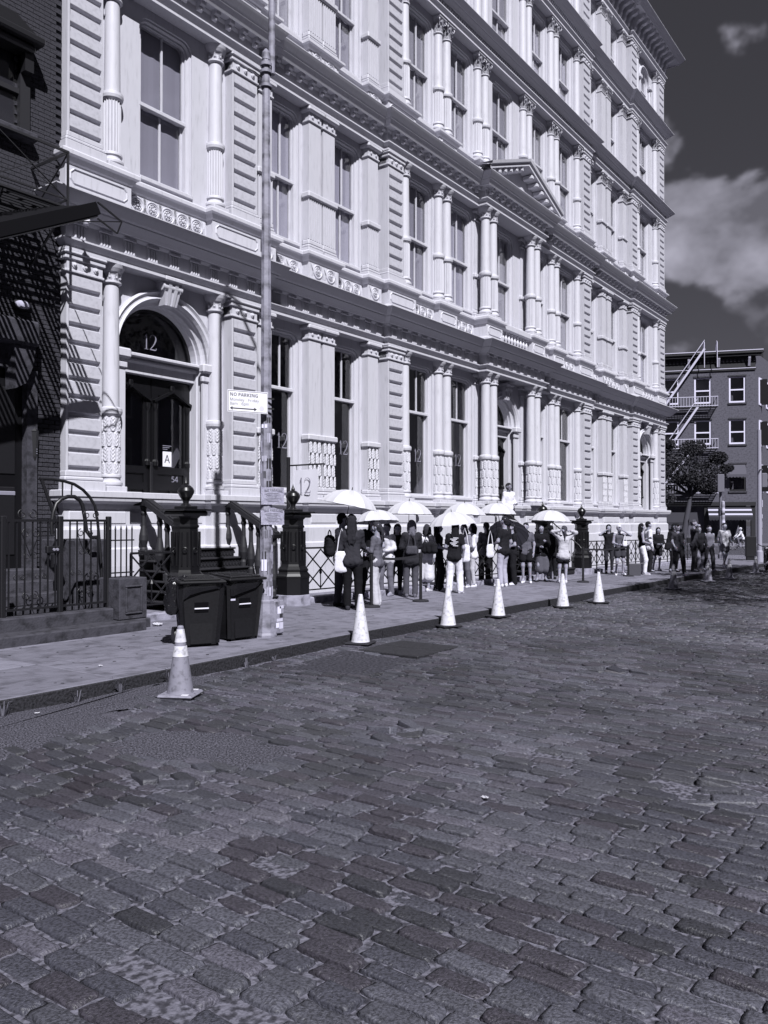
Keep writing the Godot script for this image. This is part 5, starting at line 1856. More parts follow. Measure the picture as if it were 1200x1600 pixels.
func build_street_furniture() -> void:
	# posts, fences, stoops
	iron_post("black cast iron post with ball finial behind the waste bins", 9.36, 1.6)
	iron_post("black cast iron post with ball finial left of the hanging banner", 12.05, 1.6)
	iron_post("black cast iron post half hidden behind the queue's rightmost umbrella", 23.45, 1.6)
	iron_post("black cast iron post standing clear right of the girl in the pale jacket", 26.5, 1.6)
	iron_fence("black lattice railing between the brown pier and the first cast iron post", 8.25, 9.05, 1.6)
	iron_fence("long black lattice railing behind the queue", 12.4, 23.1, 1.6)
	iron_fence("black lattice railing from the last post to the building's corner", 26.85, 41.0, 1.6)
	stoop("dark iron stoop with heavy balustrade up to the left arched door", 9.6, 11.85, 1.5, 1.22, true)
	stoop("dark iron stoop with thin rails up to the middle arched door", 23.6, 26.35, 1.5, 1.2, false)
	# hanging banner
	var B := thing("banner_post", "thin black post with an arm that carries the 12 banner", "sign post", V(12.55, gy(12.5) + KERB, 1.02))
	var bp := MB.new()
	bp.cbox(V(-0.03, 0, -0.03), V(0.03, 2.95, 0.03), 0.006)
	part("post", bp.mesh(), MT.iron, B)
	var ba := MB.new()
	ba.cbox(V(-0.014, 2.76, 0.03), V(0.014, 2.79, 0.96), 0.004)
	part("arm", ba.mesh(), MT.iron, B)
	var S := thing("hanging_banner", "white fabric banner with the figure 12 hanging from the black arm", "banner", V(12.55, gy(12.5) + KERB, 1.02))
	var pts := []
	for j in 13:
		for i in 9:
			var zz := 0.17 + 0.62 * i / 8.0
			var yy := 2.68 - 0.66 * j / 12.0
			pts.append(V(0.012 * sin(i * 0.9 + j * 0.35) * j / 12.0, yy, zz))
	var bc := MB.new()
	bc.grid(pts, 9, 13, true)
	MT.cloth_white = material(0.62, 0.9, 0.2, 0.5)
	MT.cloth_white.cull_mode = BaseMaterial3D.CULL_DISABLED
	part("cloth", bc.mesh(), MT.cloth_white, S)
	var hk := MB.new()
	for zz in [0.22, 0.74]: hk.tube([V(0, 2.77, zz), V(0, 2.68, zz + 0.012)], 0.006, 0.006, 5)
	part("hook", hk.mesh(), MT.iron, S)
	var nm := numeral(S, 0, 0, 0, 0.32, material(0.22, 0.7, 0.3), 0.004)
	nm.position = V(-0.024, 2.2, 0.47)
	nm.rotation.y = -PI / 2
	street_pole()
	bins()
	# cones
	var m := cone_meshes()
	var scuff := noise_tex(91, 0.03, 5, [[0.0, 0.5], [0.28, 0.82], [0.42, 0.97], [1.0, 1.0]])
	MT.cone_white = material(0.52, 0.6, 0.4, 0.5)
	world_tri(MT.cone_white, 0.8, scuff, null)
	MT.cone_grey = material(0.19, 0.6, 0.4)
	world_tri(MT.cone_grey, 0.8, scuff, null)
	var sc := thing("traffic_cone", "grey traffic cone with two pale reflective bands in front of the bins", "cone", V(5.5, gh(5.5, 6.02) + 0.015, 6.02), 0.5, "traffic cones along the kerb")
	part("base", m[0], MT.cone_grey, sc)
	part("body", m[1], MT.cone_grey, sc)
	for q in [[0.395, 0.50, 0.0765, 0.0602], [0.535, 0.665, 0.0548, 0.0345]]:
		var b := MB.new()
		b.lathe([Vector2(q[2] + 0.0005, q[0]), Vector2(q[2] + 0.003, q[0] + 0.002), Vector2(q[3] + 0.003, q[1] - 0.002), Vector2(q[3] + 0.0005, q[1])], 24)
		part("reflective_band", b.mesh(), MT.cone_white, sc)
	for s in [-1, 1]:
		var b := MB.new()
		b.cbox(V(s * 0.14 - 0.025, 0.034, 0.09 - 0.025), V(s * 0.14 + 0.025, 0.04, 0.09 + 0.045), 0.003)
		part("foot_tab", b.mesh(), MT.cone_white, sc)
	var first: Node3D = null
	var spots := [[9.24, 5.42, "white traffic cone nearest the camera on the kerb side, scuffed"], [11.78, 5.31, "white traffic cone in front of the woman in white trousers"], [13.6, 5.28, "white traffic cone in front of the man in the dark polo shirt"], [16.15, 5.44, "white traffic cone in front of the girl in the pale jacket"], [17.95, 5.52, "white traffic cone right of the girl in the pale jacket"]]
	for q in spots:
		var p := V(q[0], gh(q[0], q[1]) + 0.012, q[1])
		if first == null:
			first = thing("traffic_cone", q[2], "cone", p, 0.3, "traffic cones along the kerb")
			part("base", m[0], MT.rubber, first)
			part("body", m[1], MT.cone_white, first)
		else:
			copy_of(first, q[2], p, 0.3 + q[0])
	spots = [[23.3, 5.6, "banded traffic cone in the tree's shade, nearest of the far four"], [27.3, 5.5, "banded traffic cone in front of the walkers in the tree shade"], [29.6, 5.6, "banded traffic cone far along the kerb in broken shade"], [34.2, 5.5, "farthest banded traffic cone, by the parked motorcycle"]]
	for q in spots: copy_of(sc, q[2], V(q[0], gh(q[0], q[1]) + 0.012, q[1]), q[0])
	# belt stanchions
	var sp := [[12.58, 3.12, "black belt post in front of the short woman in light trousers"], [14.21, 3.17, "black belt post in front of the person with the shoulder bag"], [22.35, 3.35, "black belt post in front of the fourth cast iron post"], [26.28, 3.28, "black belt post right of the people shading their eyes"]]
	var st: Node3D = null
	for q in sp:
		var p := V(q[0], gy(q[0]) + KERB, q[1])
		if st == null:
			st = thing("belt_post", q[2], "stanchion", p, 0.0, "black queue belt posts")
			var b := MB.new()
			b.lathe([Vector2(0.17, 0), Vector2(0.17, 0.025), Vector2(0.15, 0.04), Vector2(0.04, 0.05)], 24)
			part("base", b.mesh(), MT.rubber, st)
			var po := MB.new()
			po.lathe([Vector2(0.032, 0.045), Vector2(0.032, 0.92)], 14)
			part("pole", po.mesh(), MT.iron, st)
			var hd := MB.new()
			hd.lathe([Vector2(0.032, 0.9), Vector2(0.04, 0.905), Vector2(0.04, 1.0), Vector2(0.03, 1.01), Vector2(0.0, 1.01)], 14)
			part("belt_head", hd.mesh(), MT.iron, st)
		else:
			copy_of(st, q[2], p)
	for q in [[0, 1, "black belt strung between the two near belt posts"], [2, 3, "black belt strung between the two far belt posts"]]:
		var a := V(sp[q[0]][0], gy(sp[q[0]][0]) + KERB + 0.95, sp[q[0]][1])
		var c := V(sp[q[1]][0], gy(sp[q[1]][0]) + KERB + 0.95, sp[q[1]][1])
		var b := MB.new()
		for i in 8:
			var t0 := 0.03 + 0.94 * i / 8.0
			var t1 := 0.03 + 0.94 * (i + 1) / 8.0
			var p := a.lerp(c, t0) - V(0, 0.05 * sin(t0 * PI), 0)
			var e := a.lerp(c, t1) - V(0, 0.05 * sin(t1 * PI), 0)
			b.bar(p, e, 0.004, 0.05)
		tag(part("queue_belt", b.mesh(), MT.rubber, self), q[2], "belt", "queue belts")

func text_part(parent: Node, s: String, at: Vector3, size: float, m: Material, bold := false) -> MeshInstance3D:
	var t := TextMesh.new()
	var fo := SystemFont.new()
	fo.font_names = PackedStringArray(["Droid Sans"])
	if bold: fo.font_weight = 700
	t.font = fo
	t.text = s
	t.horizontal_alignment = HORIZONTAL_ALIGNMENT_LEFT
	t.font_size = 48
	t.pixel_size = size / 48.0
	t.depth = 0.002
	return part("lettering", t, m, parent, at)

func street_pole() -> void:
	var px := 8.40
	var pz := 4.4
	var g := gy(px) + KERB
	var t := thing("lamp_post", "tall grey octagonal street lamp post plastered with stickers and notices", "lamp post", V(px, g, pz))
	var galv := material(0.22, 0.6, 0.4)
	world_tri(galv, 0.7, noise_tex(101, 0.012, 5, [[0.0, 0.45], [0.4, 0.85], [0.6, 1.0], [1.0, 1.0]]), bump_tex(102, 0.05, 3, 2.0), 0.4)
	var lean := -0.011
	t.rotation.z = -lean * 0.2
	var b := MB.new()
	b.lathe([Vector2(0.16, 0.0), Vector2(0.16, 0.03), Vector2(0.145, 0.06), Vector2(0.12, 0.46), Vector2(0.125, 0.5), Vector2(0.095, 0.52)], 8, Vector3.ZERO, null, false, PI / 8)
	part("base", b.mesh(), galv, t)
	var box := MB.new()
	box.cbox(V(0.06, 0.02, -0.1), V(0.27, 0.5, 0.1), 0.02)
	part("transformer_box", box.mesh(), galv, t)
	var s := MB.new()
	s.lathe([Vector2(0.094, 0.52), Vector2(0.056, 8.1), Vector2(0.0, 8.12)], 8, Vector3.ZERO, null, false, PI / 8)
	part("shaft", s.mesh(), galv, t)
	var c := MB.new()
	for y in [7.7, 7.9, 8.0]: c.lathe([Vector2(0.075, y), Vector2(0.085, y + 0.01), Vector2(0.085, y + 0.05), Vector2(0.07, y + 0.06)], 12)
	c.lathe([Vector2(0.06, 8.1), Vector2(0.06, 8.2), Vector2(0.02, 8.26), Vector2(0.0, 8.26)], 10)
	part("clamp", c.mesh(), galv, t)
	var a := MB.new()
	a.tube([V(0.11, 7.95, 0), V(0.12, 9.2, 0), V(0.13, 11.4, 0.0), V(0.14, 12.0, 0.15), V(0.15, 12.5, 0.7), V(0.16, 12.7, 1.6)], 0.05, 0.04, 10)
	part("arm", a.mesh(), galv, t)
	var ca := MB.new()
	ca.tube([V(0, 7.86, -0.05), V(-0.12, 7.92, -0.1), V(-0.2, 7.95, -0.15)], 0.008, 0.008, 5)
	part("cable", ca.mesh(), MT.iron, t)
	# stickers: thin plates bent on the faces of the shaft
	var r2 := RandomNumberGenerator.new()
	r2.seed = 55
	var tones := [material(0.6, 0.7), material(0.32, 0.7), material(0.02, 0.6), material(0.45, 0.7), material(0.1, 0.7)]
	for k in 46:
		var y := 0.62 + 2.5 * r2.randf()
		if y > 1.6 and y < 2.02: y += 0.5
		var face := (r2.randi() % 5) - 2
		var ang := deg_to_rad(-18.0) + face * PI / 4.0
		var rad := lerpf(0.094, 0.056, (y - 0.52) / 7.58) * cos(PI / 8) + 0.0012 + 0.0006 * (k % 5)
		var w := r2.randf_range(0.02, 0.042)
		var h := r2.randf_range(0.02, 0.09)
		var m := MB.new()
		m.box(V(-w, -h, 0), V(w, h, 0.001))
		var o := part("sticker", m.mesh(), tones[r2.randi() % 5], t, V(sin(ang) * rad, y, cos(ang) * rad))
		o.rotation.y = ang
		o.rotation.z = 0.0
	for q in [[0.16, 0.36, 0.035, 0.05, 0], [0.2, 0.28, 0.03, 0.03, 2], [0.13, 0.15, 0.035, 0.035, 0], [0.2, 0.14, 0.04, 0.045, 3], [0.17, 0.22, 0.06, 0.02, 3], [0.21, 0.4, 0.04, 0.02, 3]]:
		var m := MB.new()
		m.box(V(q[0] - q[2], q[1] - q[3], 0.1), V(q[0] + q[2], q[1] + q[3], 0.1015))
		part("sticker", m.mesh(), tones[q[4]], t)
	# parking sign, turned towards the carriageway
	var P := thing("parking_sign", "white no parking sign with a two-headed arrow on the lamp post", "sign", V(8.30, 3.23, 4.52), deg_to_rad(-24.0))
	var pl := MB.new()
	pl.cbox(V(-0.58, 0.0, 0.0), V(0.0, 0.30, 0.004), 0.001)
	part("plate", pl.mesh(), MT.white, P)
	var ink := material(0.03, 0.6)
	var bd := MB.new()
	for q in [[-0.572, 0.284, -0.008, 0.290], [-0.572, 0.010, -0.008, 0.016], [-0.572, 0.016, -0.566, 0.284], [-0.014, 0.016, -0.008, 0.284]]: bd.box(V(q[0], q[1], 0.004), V(q[2], q[3], 0.0055))
	part("border", bd.mesh(), ink, P)
	text_part(P, "NO PARKING", V(-0.55, 0.238, 0.0045), 0.066, ink, true)
	text_part(P, "Monday - Friday", V(-0.55, 0.170, 0.0045), 0.058, ink)
	text_part(P, "8am - 6pm", V(-0.55, 0.115, 0.0045), 0.058, ink)
	var ar := MB.new()
	ar.prism(PackedVector2Array([Vector2(-0.55, 0.052), Vector2(-0.51, 0.025), Vector2(-0.51, 0.044), Vector2(-0.2, 0.044), Vector2(-0.2, 0.025), Vector2(-0.16, 0.052), Vector2(-0.2, 0.079), Vector2(-0.2, 0.060), Vector2(-0.51, 0.060), Vector2(-0.51, 0.079)]), 0.004, 0.0056)
	part("arrow", ar.mesh(), ink, P)
	var se := MB.new()
	se.xf = Transform3D(Basis(Vector3(1, 0, 0), PI / 2), V(-0.09, 0.07, 0.004))
	se.lathe([Vector2(0.038, 0), Vector2(0.038, 0.001), Vector2(0, 0.001)], 20)
	part("seal", se.mesh(), material(0.5, 0.6), P)
	for y in [0.08, 0.22]:
		var bl := MB.new()
		bl.bar(V(-0.03, y, -0.02), V(0.1, y, -0.02), 0.02)
		part("clamp", bl.mesh(), MT.iron, P)
	# two paper notices tied round the post
	for q in [[1.98, 0.27, "upper creased paper no parking notice wrapped on the lamp post"], [1.70, 0.26, "lower torn paper no parking notice wrapped on the lamp post"]]:
		var N := thing("paper_notice", q[2], "notice", V(px + 0.01, q[0], pz + 0.125), deg_to_rad(-26.0), "paper notices on the lamp post")
		var pp := []
		for j in 7:
			for i in 9:
				var xx := -0.17 + 0.34 * i / 8.0
				var bend := -0.9 * xx * xx
				var cut := 0.0
				if q[0] < 1.8 and j == 0: cut = -0.05 * absf(xx) / 0.17
				pp.append(V(xx, 0.24 * (1.0 - j / 6.0) + cut, bend + 0.004 * sin(i * 2.1 + j * 1.7)))
		var m := MB.new()
		m.grid(pp, 9, 7, true)
		m.grid(pp, 9, 7, true, true)
		part("sheet", m.mesh(), material(0.5, 0.8), N)
		var grey := material(0.2, 0.8)
		text_part(N, "NO PARKING", V(-0.13, 0.205, 0.006), 0.044, grey, true)
		for k in 6:
			var ln := MB.new()
			var wv := 0.125 - 0.02 * ((k * 7) % 3)
			ln.box(V(-wv, 0.155 - k * 0.022, 0.004), V(wv * (0.6 + 0.4 * ((k * 5) % 2)), 0.160 - k * 0.022, 0.0055))
			part("print_line", ln.mesh(), grey, N)

func bins() -> void:
	var plastic := material(0.008, 0.55, 0.35)
	world_tri(plastic, 1.6, noise_tex(111, 0.03, 4, [[0.0, 0.7], [0.5, 0.95], [1.0, 1.0]]), null)
	for q in [[7.3, 4.22, -0.5, "dark wheeled waste bin with scrawled white tags, its bag hanging out"], [7.98, 4.2, -0.18, "dark wheeled waste bin with white stickers beside the lamp post"]]:
		var t := thing("waste_bin", q[3], "bin", V(q[0], gy(q[0]) + KERB, q[1]), q[2], "wheeled waste bins")
		var b := MB.new()
		var lo := [V(-0.22, 0.03, -0.18), V(0.22, 0.03, -0.18), V(0.22, 0.03, 0.24), V(-0.22, 0.03, 0.24)]
		var hi := [V(-0.29, 0.86, -0.30), V(0.29, 0.86, -0.30), V(0.29, 0.86, 0.30), V(-0.29, 0.86, 0.30)]
		for k in 4:
			var k2 := (k + 3) % 4
			b.quad(lo[k], lo[k2], hi[k2], hi[k])
		b.quad(lo[0], lo[1], lo[2], lo[3])
		b.cbox(V(-0.32, 0.84, -0.33), V(0.32, 0.91, 0.33), 0.025)
		# side ribs and the stepped front
		for s in [-1.0, 1.0]: b.bar(V(s * 0.235, 0.05, 0.235), V(s * 0.295, 0.84, 0.3), 0.05)
		b.prism(PackedVector2Array([Vector2(-0.15, 0.05), Vector2(0.15, 0.05), Vector2(0.17, 0.42), Vector2(-0.17, 0.42)]), 0.2, 0.262)
		part("body", b.mesh(), plastic, t)
		var rc := MB.new()
		rc.box(V(-0.1, 0.5, 0.255), V(0.1, 0.72, 0.284))
		part("grip_recess", rc.mesh(), material(0.004, 0.9, 0.1), t)
		var gr := MB.new()
		gr.tube([V(-0.1, 0.55, 0.292), V(0.1, 0.55, 0.292)], 0.012, 0.012, 8)
		part("grip_bar", gr.mesh(), MT.sash, t)
		var l := MB.new()
		l.cbox(V(-0.34, 0.92, -0.36), V(0.34, 0.96, 0.36), 0.02)
		l.cbox(V(-0.27, 0.955, -0.28), V(0.27, 0.985, 0.28), 0.02)
		for k in 3: l.cbox(V(-0.2, 0.98, -0.18 + k * 0.14), V(0.2, 0.995, -0.12 + k * 0.14), 0.006)
		part("lid", l.mesh(), plastic, t).rotation.x = deg_to_rad(2.5)
		for s in [-1.0, 1.0]:
			var w := MB.new()
			w.xf = Transform3D(Basis(Vector3(0, 0, 1), PI / 2), V(s * 0.27, 0.125, -0.23))
			w.lathe([Vector2(0.0, -0.03), Vector2(0.125, -0.03), Vector2(0.125, 0.03), Vector2(0.0, 0.03)], 20)
			part("wheel", w.mesh(), MT.iron, t)
		var h := MB.new()
		h.tube([V(-0.2, 0.93, -0.36), V(-0.2, 0.98, -0.43), V(0.2, 0.98, -0.43), V(0.2, 0.93, -0.36)], 0.015, 0.015, 6)
		part("handle", h.mesh(), plastic, t)
		# bag lining that spills over the rim
		var P := []
		var r2 := RandomNumberGenerator.new()
		r2.seed = int(q[0] * 100)
		for j in 4:
			for i in 33:
				var a := TAU * i / 32.0
				var rx := signf(cos(a)) * pow(absf(cos(a)), 0.4) * 0.335
				var rz := signf(sin(a)) * pow(absf(sin(a)), 0.4) * 0.345
				var drop: float = [0.0, 0.02, 0.10, 0.17][j] * (1.0 + 0.9 * sin(a * 3.0 + q[0]) * 0.5 + (1.2 if cos(a) < -0.7 and q[2] < -0.4 else 0.0))
				var bulge: float = 1.0 + [0.0, 0.03, 0.02, -0.03][j] + 0.02 * sin(i * 2.7 + j)
				P.append(V(rx * bulge, 0.925 - drop, rz * bulge))
		var bg := MB.new()
		bg.grid(P, 33, 4, false, true)
		part("bag_lining", bg.mesh(), material(0.008, 0.25, 0.5), t)
		t.scale = Vector3.ONE * 0.9
		var pale := material(0.45, 0.7)
		if q[2] < -0.4:
			var lump := skin([[V(-0.3, 0.9, -0.1), V(-0.36, 0.62, 0.0), 0.09, 0.12], [V(-0.34, 0.88, 0.1), V(-0.37, 0.55, 0.08), 0.08, 0.1], [V(-0.2, 0.95, 0.05), V(-0.3, 0.92, 0.0), 0.06, 0.07]], 0.016, 0.05, 0.03, 4)
			part("bulging_bag", lump.mesh(), material(0.008, 0.22, 0.5), t)
			for k in 9:      # scrawled tags
				var pts := []
				var cx := -0.07 + 0.05 * (k % 3) + (0.14 if k > 5 else -0.02)
				var cy := 0.66 - 0.05 * k
				for j in 7: pts.append(V(-0.268 - 0.02 * (cy - 0.5) - 0.01, cy + 0.035 * sin(j * 1.7 + k), cx + 0.05 * cos(j * 1.1 + k * 0.7)))
				var tg := MB.new()
				tg.tube(pts, 0.0035, 0.0035, 4)
				part("graffiti", tg.mesh(), material(0.25, 0.7), t)
		else:
			for e in [[-0.2, 0.78, 0.05, 0.04], [0.06, 0.8, 0.035, 0.015], [-0.22, 0.64, 0.055, 0.028]]:
				var m := MB.new()
				m.box(V(e[0] - e[2], e[1] - e[3], 0.0), V(e[0] + e[2], e[1] + e[3], 0.003))
				var o := part("sticker", m.mesh(), pale, t, V(0, 0, 0.235 + 0.075 * e[1] - 0.002))
				o.rotation.x = 0.0

# ------------------------------------------------------------------ across the avenue
func leaf_crown(sd: int, blobs: Array, count: int, size: float) -> ArrayMesh:
	var r := RandomNumberGenerator.new()
	r.seed = sd
	var b := MB.new()
	for k in count:
		var q = blobs[r.randi() % blobs.size()]
		var d := Vector3(r.randfn(), r.randfn(), r.randfn()).normalized()
		var rad := pow(r.randf(), 0.45)
		var p: Vector3 = q[0] + Vector3(d.x * q[1].x, d.y * q[1].y, d.z * q[1].z) * rad
		var u := Vector3(r.randfn(), r.randfn() * 0.6, r.randfn()).normalized()
		var w := u.cross(Vector3(r.randfn(), r.randfn(), r.randfn())).normalized()
		var s := size * r.randf_range(0.6, 1.3)
		b.quad(p - u * s, p - w * s * 0.45, p + u * s, p + w * s * 0.45)
	return b.mesh()
func tree(called: String, label: String, at: Vector3, trunk: Array, blobs: Array, count: int, leaf: float, sd: int, rad: float) -> void:
	var t := thing(called, label, "tree", at)
	var b := MB.new()
	b.tube(trunk, rad, rad * 0.55, 9)
	var tr := part("trunk", b.mesh(), MT.bark, t)
	var r := RandomNumberGenerator.new()
	r.seed = sd
	var top: Vector3 = trunk[trunk.size() - 1]
	for q in blobs:
		var l := MB.new()
		var e: Vector3 = q[0]
		var m := top.lerp(e, 0.5) + Vector3(r.randf_range(-0.2, 0.2), 0.2, r.randf_range(-0.2, 0.2))
		l.tube([top - V(0, 0.1, 0), m, e + V(0, q[1].y * 0.4, 0)], rad * 0.45, rad * 0.1, 6)
		part("limb", l.mesh(), MT.bark, tr)
	part("crown", leaf_crown(sd, blobs, count, leaf), MT.leaf, t)

func build_far_side() -> void:
	MT.bark = material(0.045, 0.95, 0.2)
	MT.leaf = material(0.024, 0.7, 0.3)
	MT.leaf.cull_mode = BaseMaterial3D.CULL_DISABLED
	MT.leaf.backlight_enabled = true
	MT.leaf.backlight = Color(0.05, 0.05, 0.055)
	var th := -1.2025
	var A := V(80.6, -0.4, -4.0)
	var B := thing("brick_corner_building", "four storey brick corner building with pale iron stairs across the avenue", "building", A, th)
	# brick pattern is far below a pixel here: tone only
	var bk := material(0.1, 0.95, 0.2)
	world_tri(bk, 0.5, noise_tex(121, 0.02, 5, [[0.0, 0.7], [0.5, 0.95], [1.0, 1.0]]), null)
	var courses := noise_tex(122, 0.25, 2, [[0.0, 0.8], [0.5, 1.0], [1.0, 1.0]], 256)
	bk.detail_enabled = false
	var H := 17.6
	# front with its openings: columns of windows, storeys
	var cols := [[-2.2, -0.8], [-5.2, -3.75], [-8.05, -6.55], [-10.9, -9.4], [-13.8, -12.3], [-16.8, -15.3]]
	var rows := [[4.9, 7.35], [9.2, 11.45], [13.0, 15.4]]
	var w := MB.new()
	var xs := [-20.0]
	for i in range(cols.size() - 1, -1, -1):
		xs.append(cols[i][0]); xs.append(cols[i][1])
	xs.append(0.0)
	for i in xs.size() - 1:
		if i % 2 == 0:
			w.quad(V(xs[i], 3.9, 0), V(xs[i + 1], 3.9, 0), V(xs[i + 1], H, 0), V(xs[i], H, 0))
		else:
			var y := 3.9
			for q in rows:
				w.quad(V(xs[i], y, 0), V(xs[i + 1], y, 0), V(xs[i + 1], q[0], 0), V(xs[i], q[0], 0))
				y = q[1]
				w.quad(V(xs[i], q[0], 0), V(xs[i], q[0], -0.25), V(xs[i], q[1], -0.25), V(xs[i], q[1], 0))
				w.quad(V(xs[i + 1], q[0], -0.25), V(xs[i + 1], q[0], 0), V(xs[i + 1], q[1], 0), V(xs[i + 1], q[1], -0.25))
				w.quad(V(xs[i], q[1], -0.25), V(xs[i + 1], q[1], -0.25), V(xs[i + 1], q[1], 0), V(xs[i], q[1], 0))
			w.quad(V(xs[i], y, 0), V(xs[i + 1], y, 0), V(xs[i + 1], H, 0), V(xs[i], H, 0))
	# flank along the side street: in local axes it runs off at an angle
	var side := Vector3(1, 0, 0).rotated(Vector3.UP, -th)
	w.quad(V(0, 0, 0), side * 25.0, side * 25.0 + V(0, H, 0), V(0, H, 0))
	w.quad(V(-20, 0, -14), V(-20, 0, 0), V(-20, H, 0), V(-20, H, -14))
	w.quad(V(-20, H, 0), V(0, H, 0), side * 25.0 + V(0, H, 0), V(-20, H, -14))
	var wall := part("wall", w.mesh(), bk, B)
	var rm := MB.new()
	rm.quad(V(-20, 0, -1.2), V(-0.6, 0, -1.2), V(-0.6, H, -1.2), V(-20, H, -1.2))
	part("inner_room", rm.mesh(), MT.room, B)
	var fm := material(0.55, 0.7, 0.3)
	for c in cols.size():
		for r in rows.size():
			var x0: float = cols[c][0]
			var x1: float = cols[c][1]
			var y0: float = rows[r][0]
			var y1: float = rows[r][1]
			var f := MB.new()
			f.box(V(x0, y0, -0.2), V(x0 + 0.14, y1, -0.06)); f.box(V(x1 - 0.14, y0, -0.2), V(x1, y1, -0.06))
			f.box(V(x0 + 0.14, y0, -0.2), V(x1 - 0.14, y0 + 0.16, -0.06)); f.box(V(x0 + 0.14, y1 - 0.1, -0.2), V(x1 - 0.14, y1, -0.06))
			f.box(V(x0 + 0.14, (y0 + y1) * 0.5 - 0.06, -0.2), V(x1 - 0.14, (y0 + y1) * 0.5 + 0.06, -0.07))
			var win := part("window", f.mesh(), fm if r > 0 else MT.iron, B)
			var p := MB.new()
			p.box(V(x0 + 0.1, y0 + 0.1, -0.17), V(x1 - 0.1, y1 - 0.05, -0.16))
			part("pane", p.mesh(), MT.glass, win)
			var s := MB.new()
			s.cbox(V(x0 - 0.1, y0 - 0.18, -0.1), V(x1 + 0.1, y0, 0.1), 0.02)
			s.cbox(V(x0 - 0.1, y1, -0.1), V(x1 + 0.1, y1 + 0.16, 0.06), 0.02)
			part("sill", s.mesh(), MT.brownstone, win)
	for k in 3:
		for r in 3:      # narrow windows of the flank, seen edge-on
			var d: float = 1.6 + k * 3.2
			var f := MB.new()
			var nrm := side.cross(Vector3.UP).normalized() * -1.0
			var a := side * d
			var b := side * (d + 1.4)
			var y0: float = rows[r][0]
			var y1: float = rows[r][1]
			for q in [[a, a + side * 0.14], [b - side * 0.14, b]]:
				f.quad(q[0] + V(0, y0, 0) - nrm * 0.03, q[1] + V(0, y0, 0) - nrm * 0.03, q[1] + V(0, y1, 0) - nrm * 0.03, q[0] + V(0, y1, 0) - nrm * 0.03)
				f.bar((q[0] + q[1]) * 0.5 + V(0, y0, 0), (q[0] + q[1]) * 0.5 + V(0, y1, 0), 0.16)
			f.bar(a + V(0, y0, 0), b + V(0, y0, 0), 0.16); f.bar(a + V(0, y1, 0), b + V(0, y1, 0), 0.16)
			var win := part("window", f.mesh(), fm, B)
			var p := MB.new()
			p.bar((a + b) * 0.5 + V(0, y0, 0), (a + b) * 0.5 + V(0, y1, 0), 1.2, 0.06)
			part("pane", p.mesh(), MT.black_paint, win)
	# bracketed cornice
	var cn := MB.new()
	cn.box(V(-20, 15.95, 0), V(0.1, 16.1, 0.12)); cn.box(V(-20, 16.1, 0), V(0.05, 17.2, 0.06))
	cn.box(V(-20.2, 17.2, 0), V(0.5, 17.42, 0.55)); cn.box(V(-20.2, 17.42, 0), V(0.6, 17.62, 0.7))
	var cor := part("cornice", cn.mesh(), MT.dull_iron, B)
	var le := MB.new()
	le.box(V(-20.2, 17.625, 0), V(0.62, 17.70, 0.74))
	le.box(V(-20, 16.1, 0.06), V(0.06, 16.16, 0.16))
	part("cornice_edge", le.mesh(), material(0.4, 0.7), cor)
	var bm := MB.new()
	bm.prism(PackedVector2Array([Vector2(0, -0.9), Vector2(0.12, -0.9), Vector2(0.4, -0.2), Vector2(0.4, 0), Vector2(0, 0)]), -0.1, 0.1)
	var bmesh := bm.mesh()
	for i in 7:
		var o := part("bracket", bmesh, material(0.3, 0.7), cor, V(-0.5 - i * 2.6, 17.2, 0.06), -PI / 2)
	var dt := MB.new()
	for i in 60: dt.box(V(-19.6 + i * 0.33, 16.75, 0.05), V(-19.45 + i * 0.33, 17.0, 0.2))
	part("dentils", dt.mesh(), MT.brownstone, cor).set_meta("kind", "stuff")
	# shop floor
	var sf := MB.new()
	sf.box(V(-20, 3.55, 0), V(0, 3.9, 0.25))
	part("shop_cornice", sf.mesh(), MT.dull_iron, B)
	for x in [-19.8, -16.0, -12.0, -8.2, -4.2, -1.2, -0.2]:
		var p := MB.new()
		p.box(V(x - 0.18, 0, -0.3), V(x + 0.18, 3.55, 0.1))
		part("shop_pillar", p.mesh(), MT.dull_iron, B)
	var sw := MB.new()
	sw.box(V(-20, 0, -0.5), V(0, 0.6, -0.2))
	part("stall_riser", sw.mesh(), MT.iron, B)
	for x in [-14.0, -10.1, -6.2, -2.7]:
		var p := MB.new()
		p.box(V(x - 1.7, 0.6, -0.3), V(x + 1.2, 3.5, -0.28))
		part("shop_window", p.mesh(), MT.glass, B)
	for k in 8:
		var lt := MB.new()
		lt.box(V(-8.3 + k * 0.2, 2.3, 0.1), V(-8.16 + k * 0.2, 2.48 + 0.05 * (k % 2), 0.13))
		part("shop_letter", lt.mesh(), material(0.2, 0.7), B)
	# awnings
	for q in [[-2.55, -0.85, 7.3, 0.9, 0.8, "plain"], [-5.4, -3.75, 7.0, 0.9, 0.8, "plain"], [-4.1, -0.4, 3.5, 1.0, 1.2, "striped"], [-19.0, -5.0, 2.95, 0.9, 1.1, "plain"]]:
		var a := MB.new()
		a.quad(V(q[0], q[2] - q[3], q[4]), V(q[1], q[2] - q[3], q[4]), V(q[1], q[2], 0.05), V(q[0], q[2], 0.05))
		a.quad(V(q[0], q[2], 0.04), V(q[1], q[2], 0.04), V(q[1], q[2] - q[3], q[4] - 0.02), V(q[0], q[2] - q[3], q[4] - 0.02))
		var n := int((q[1] - q[0]) / 0.25)
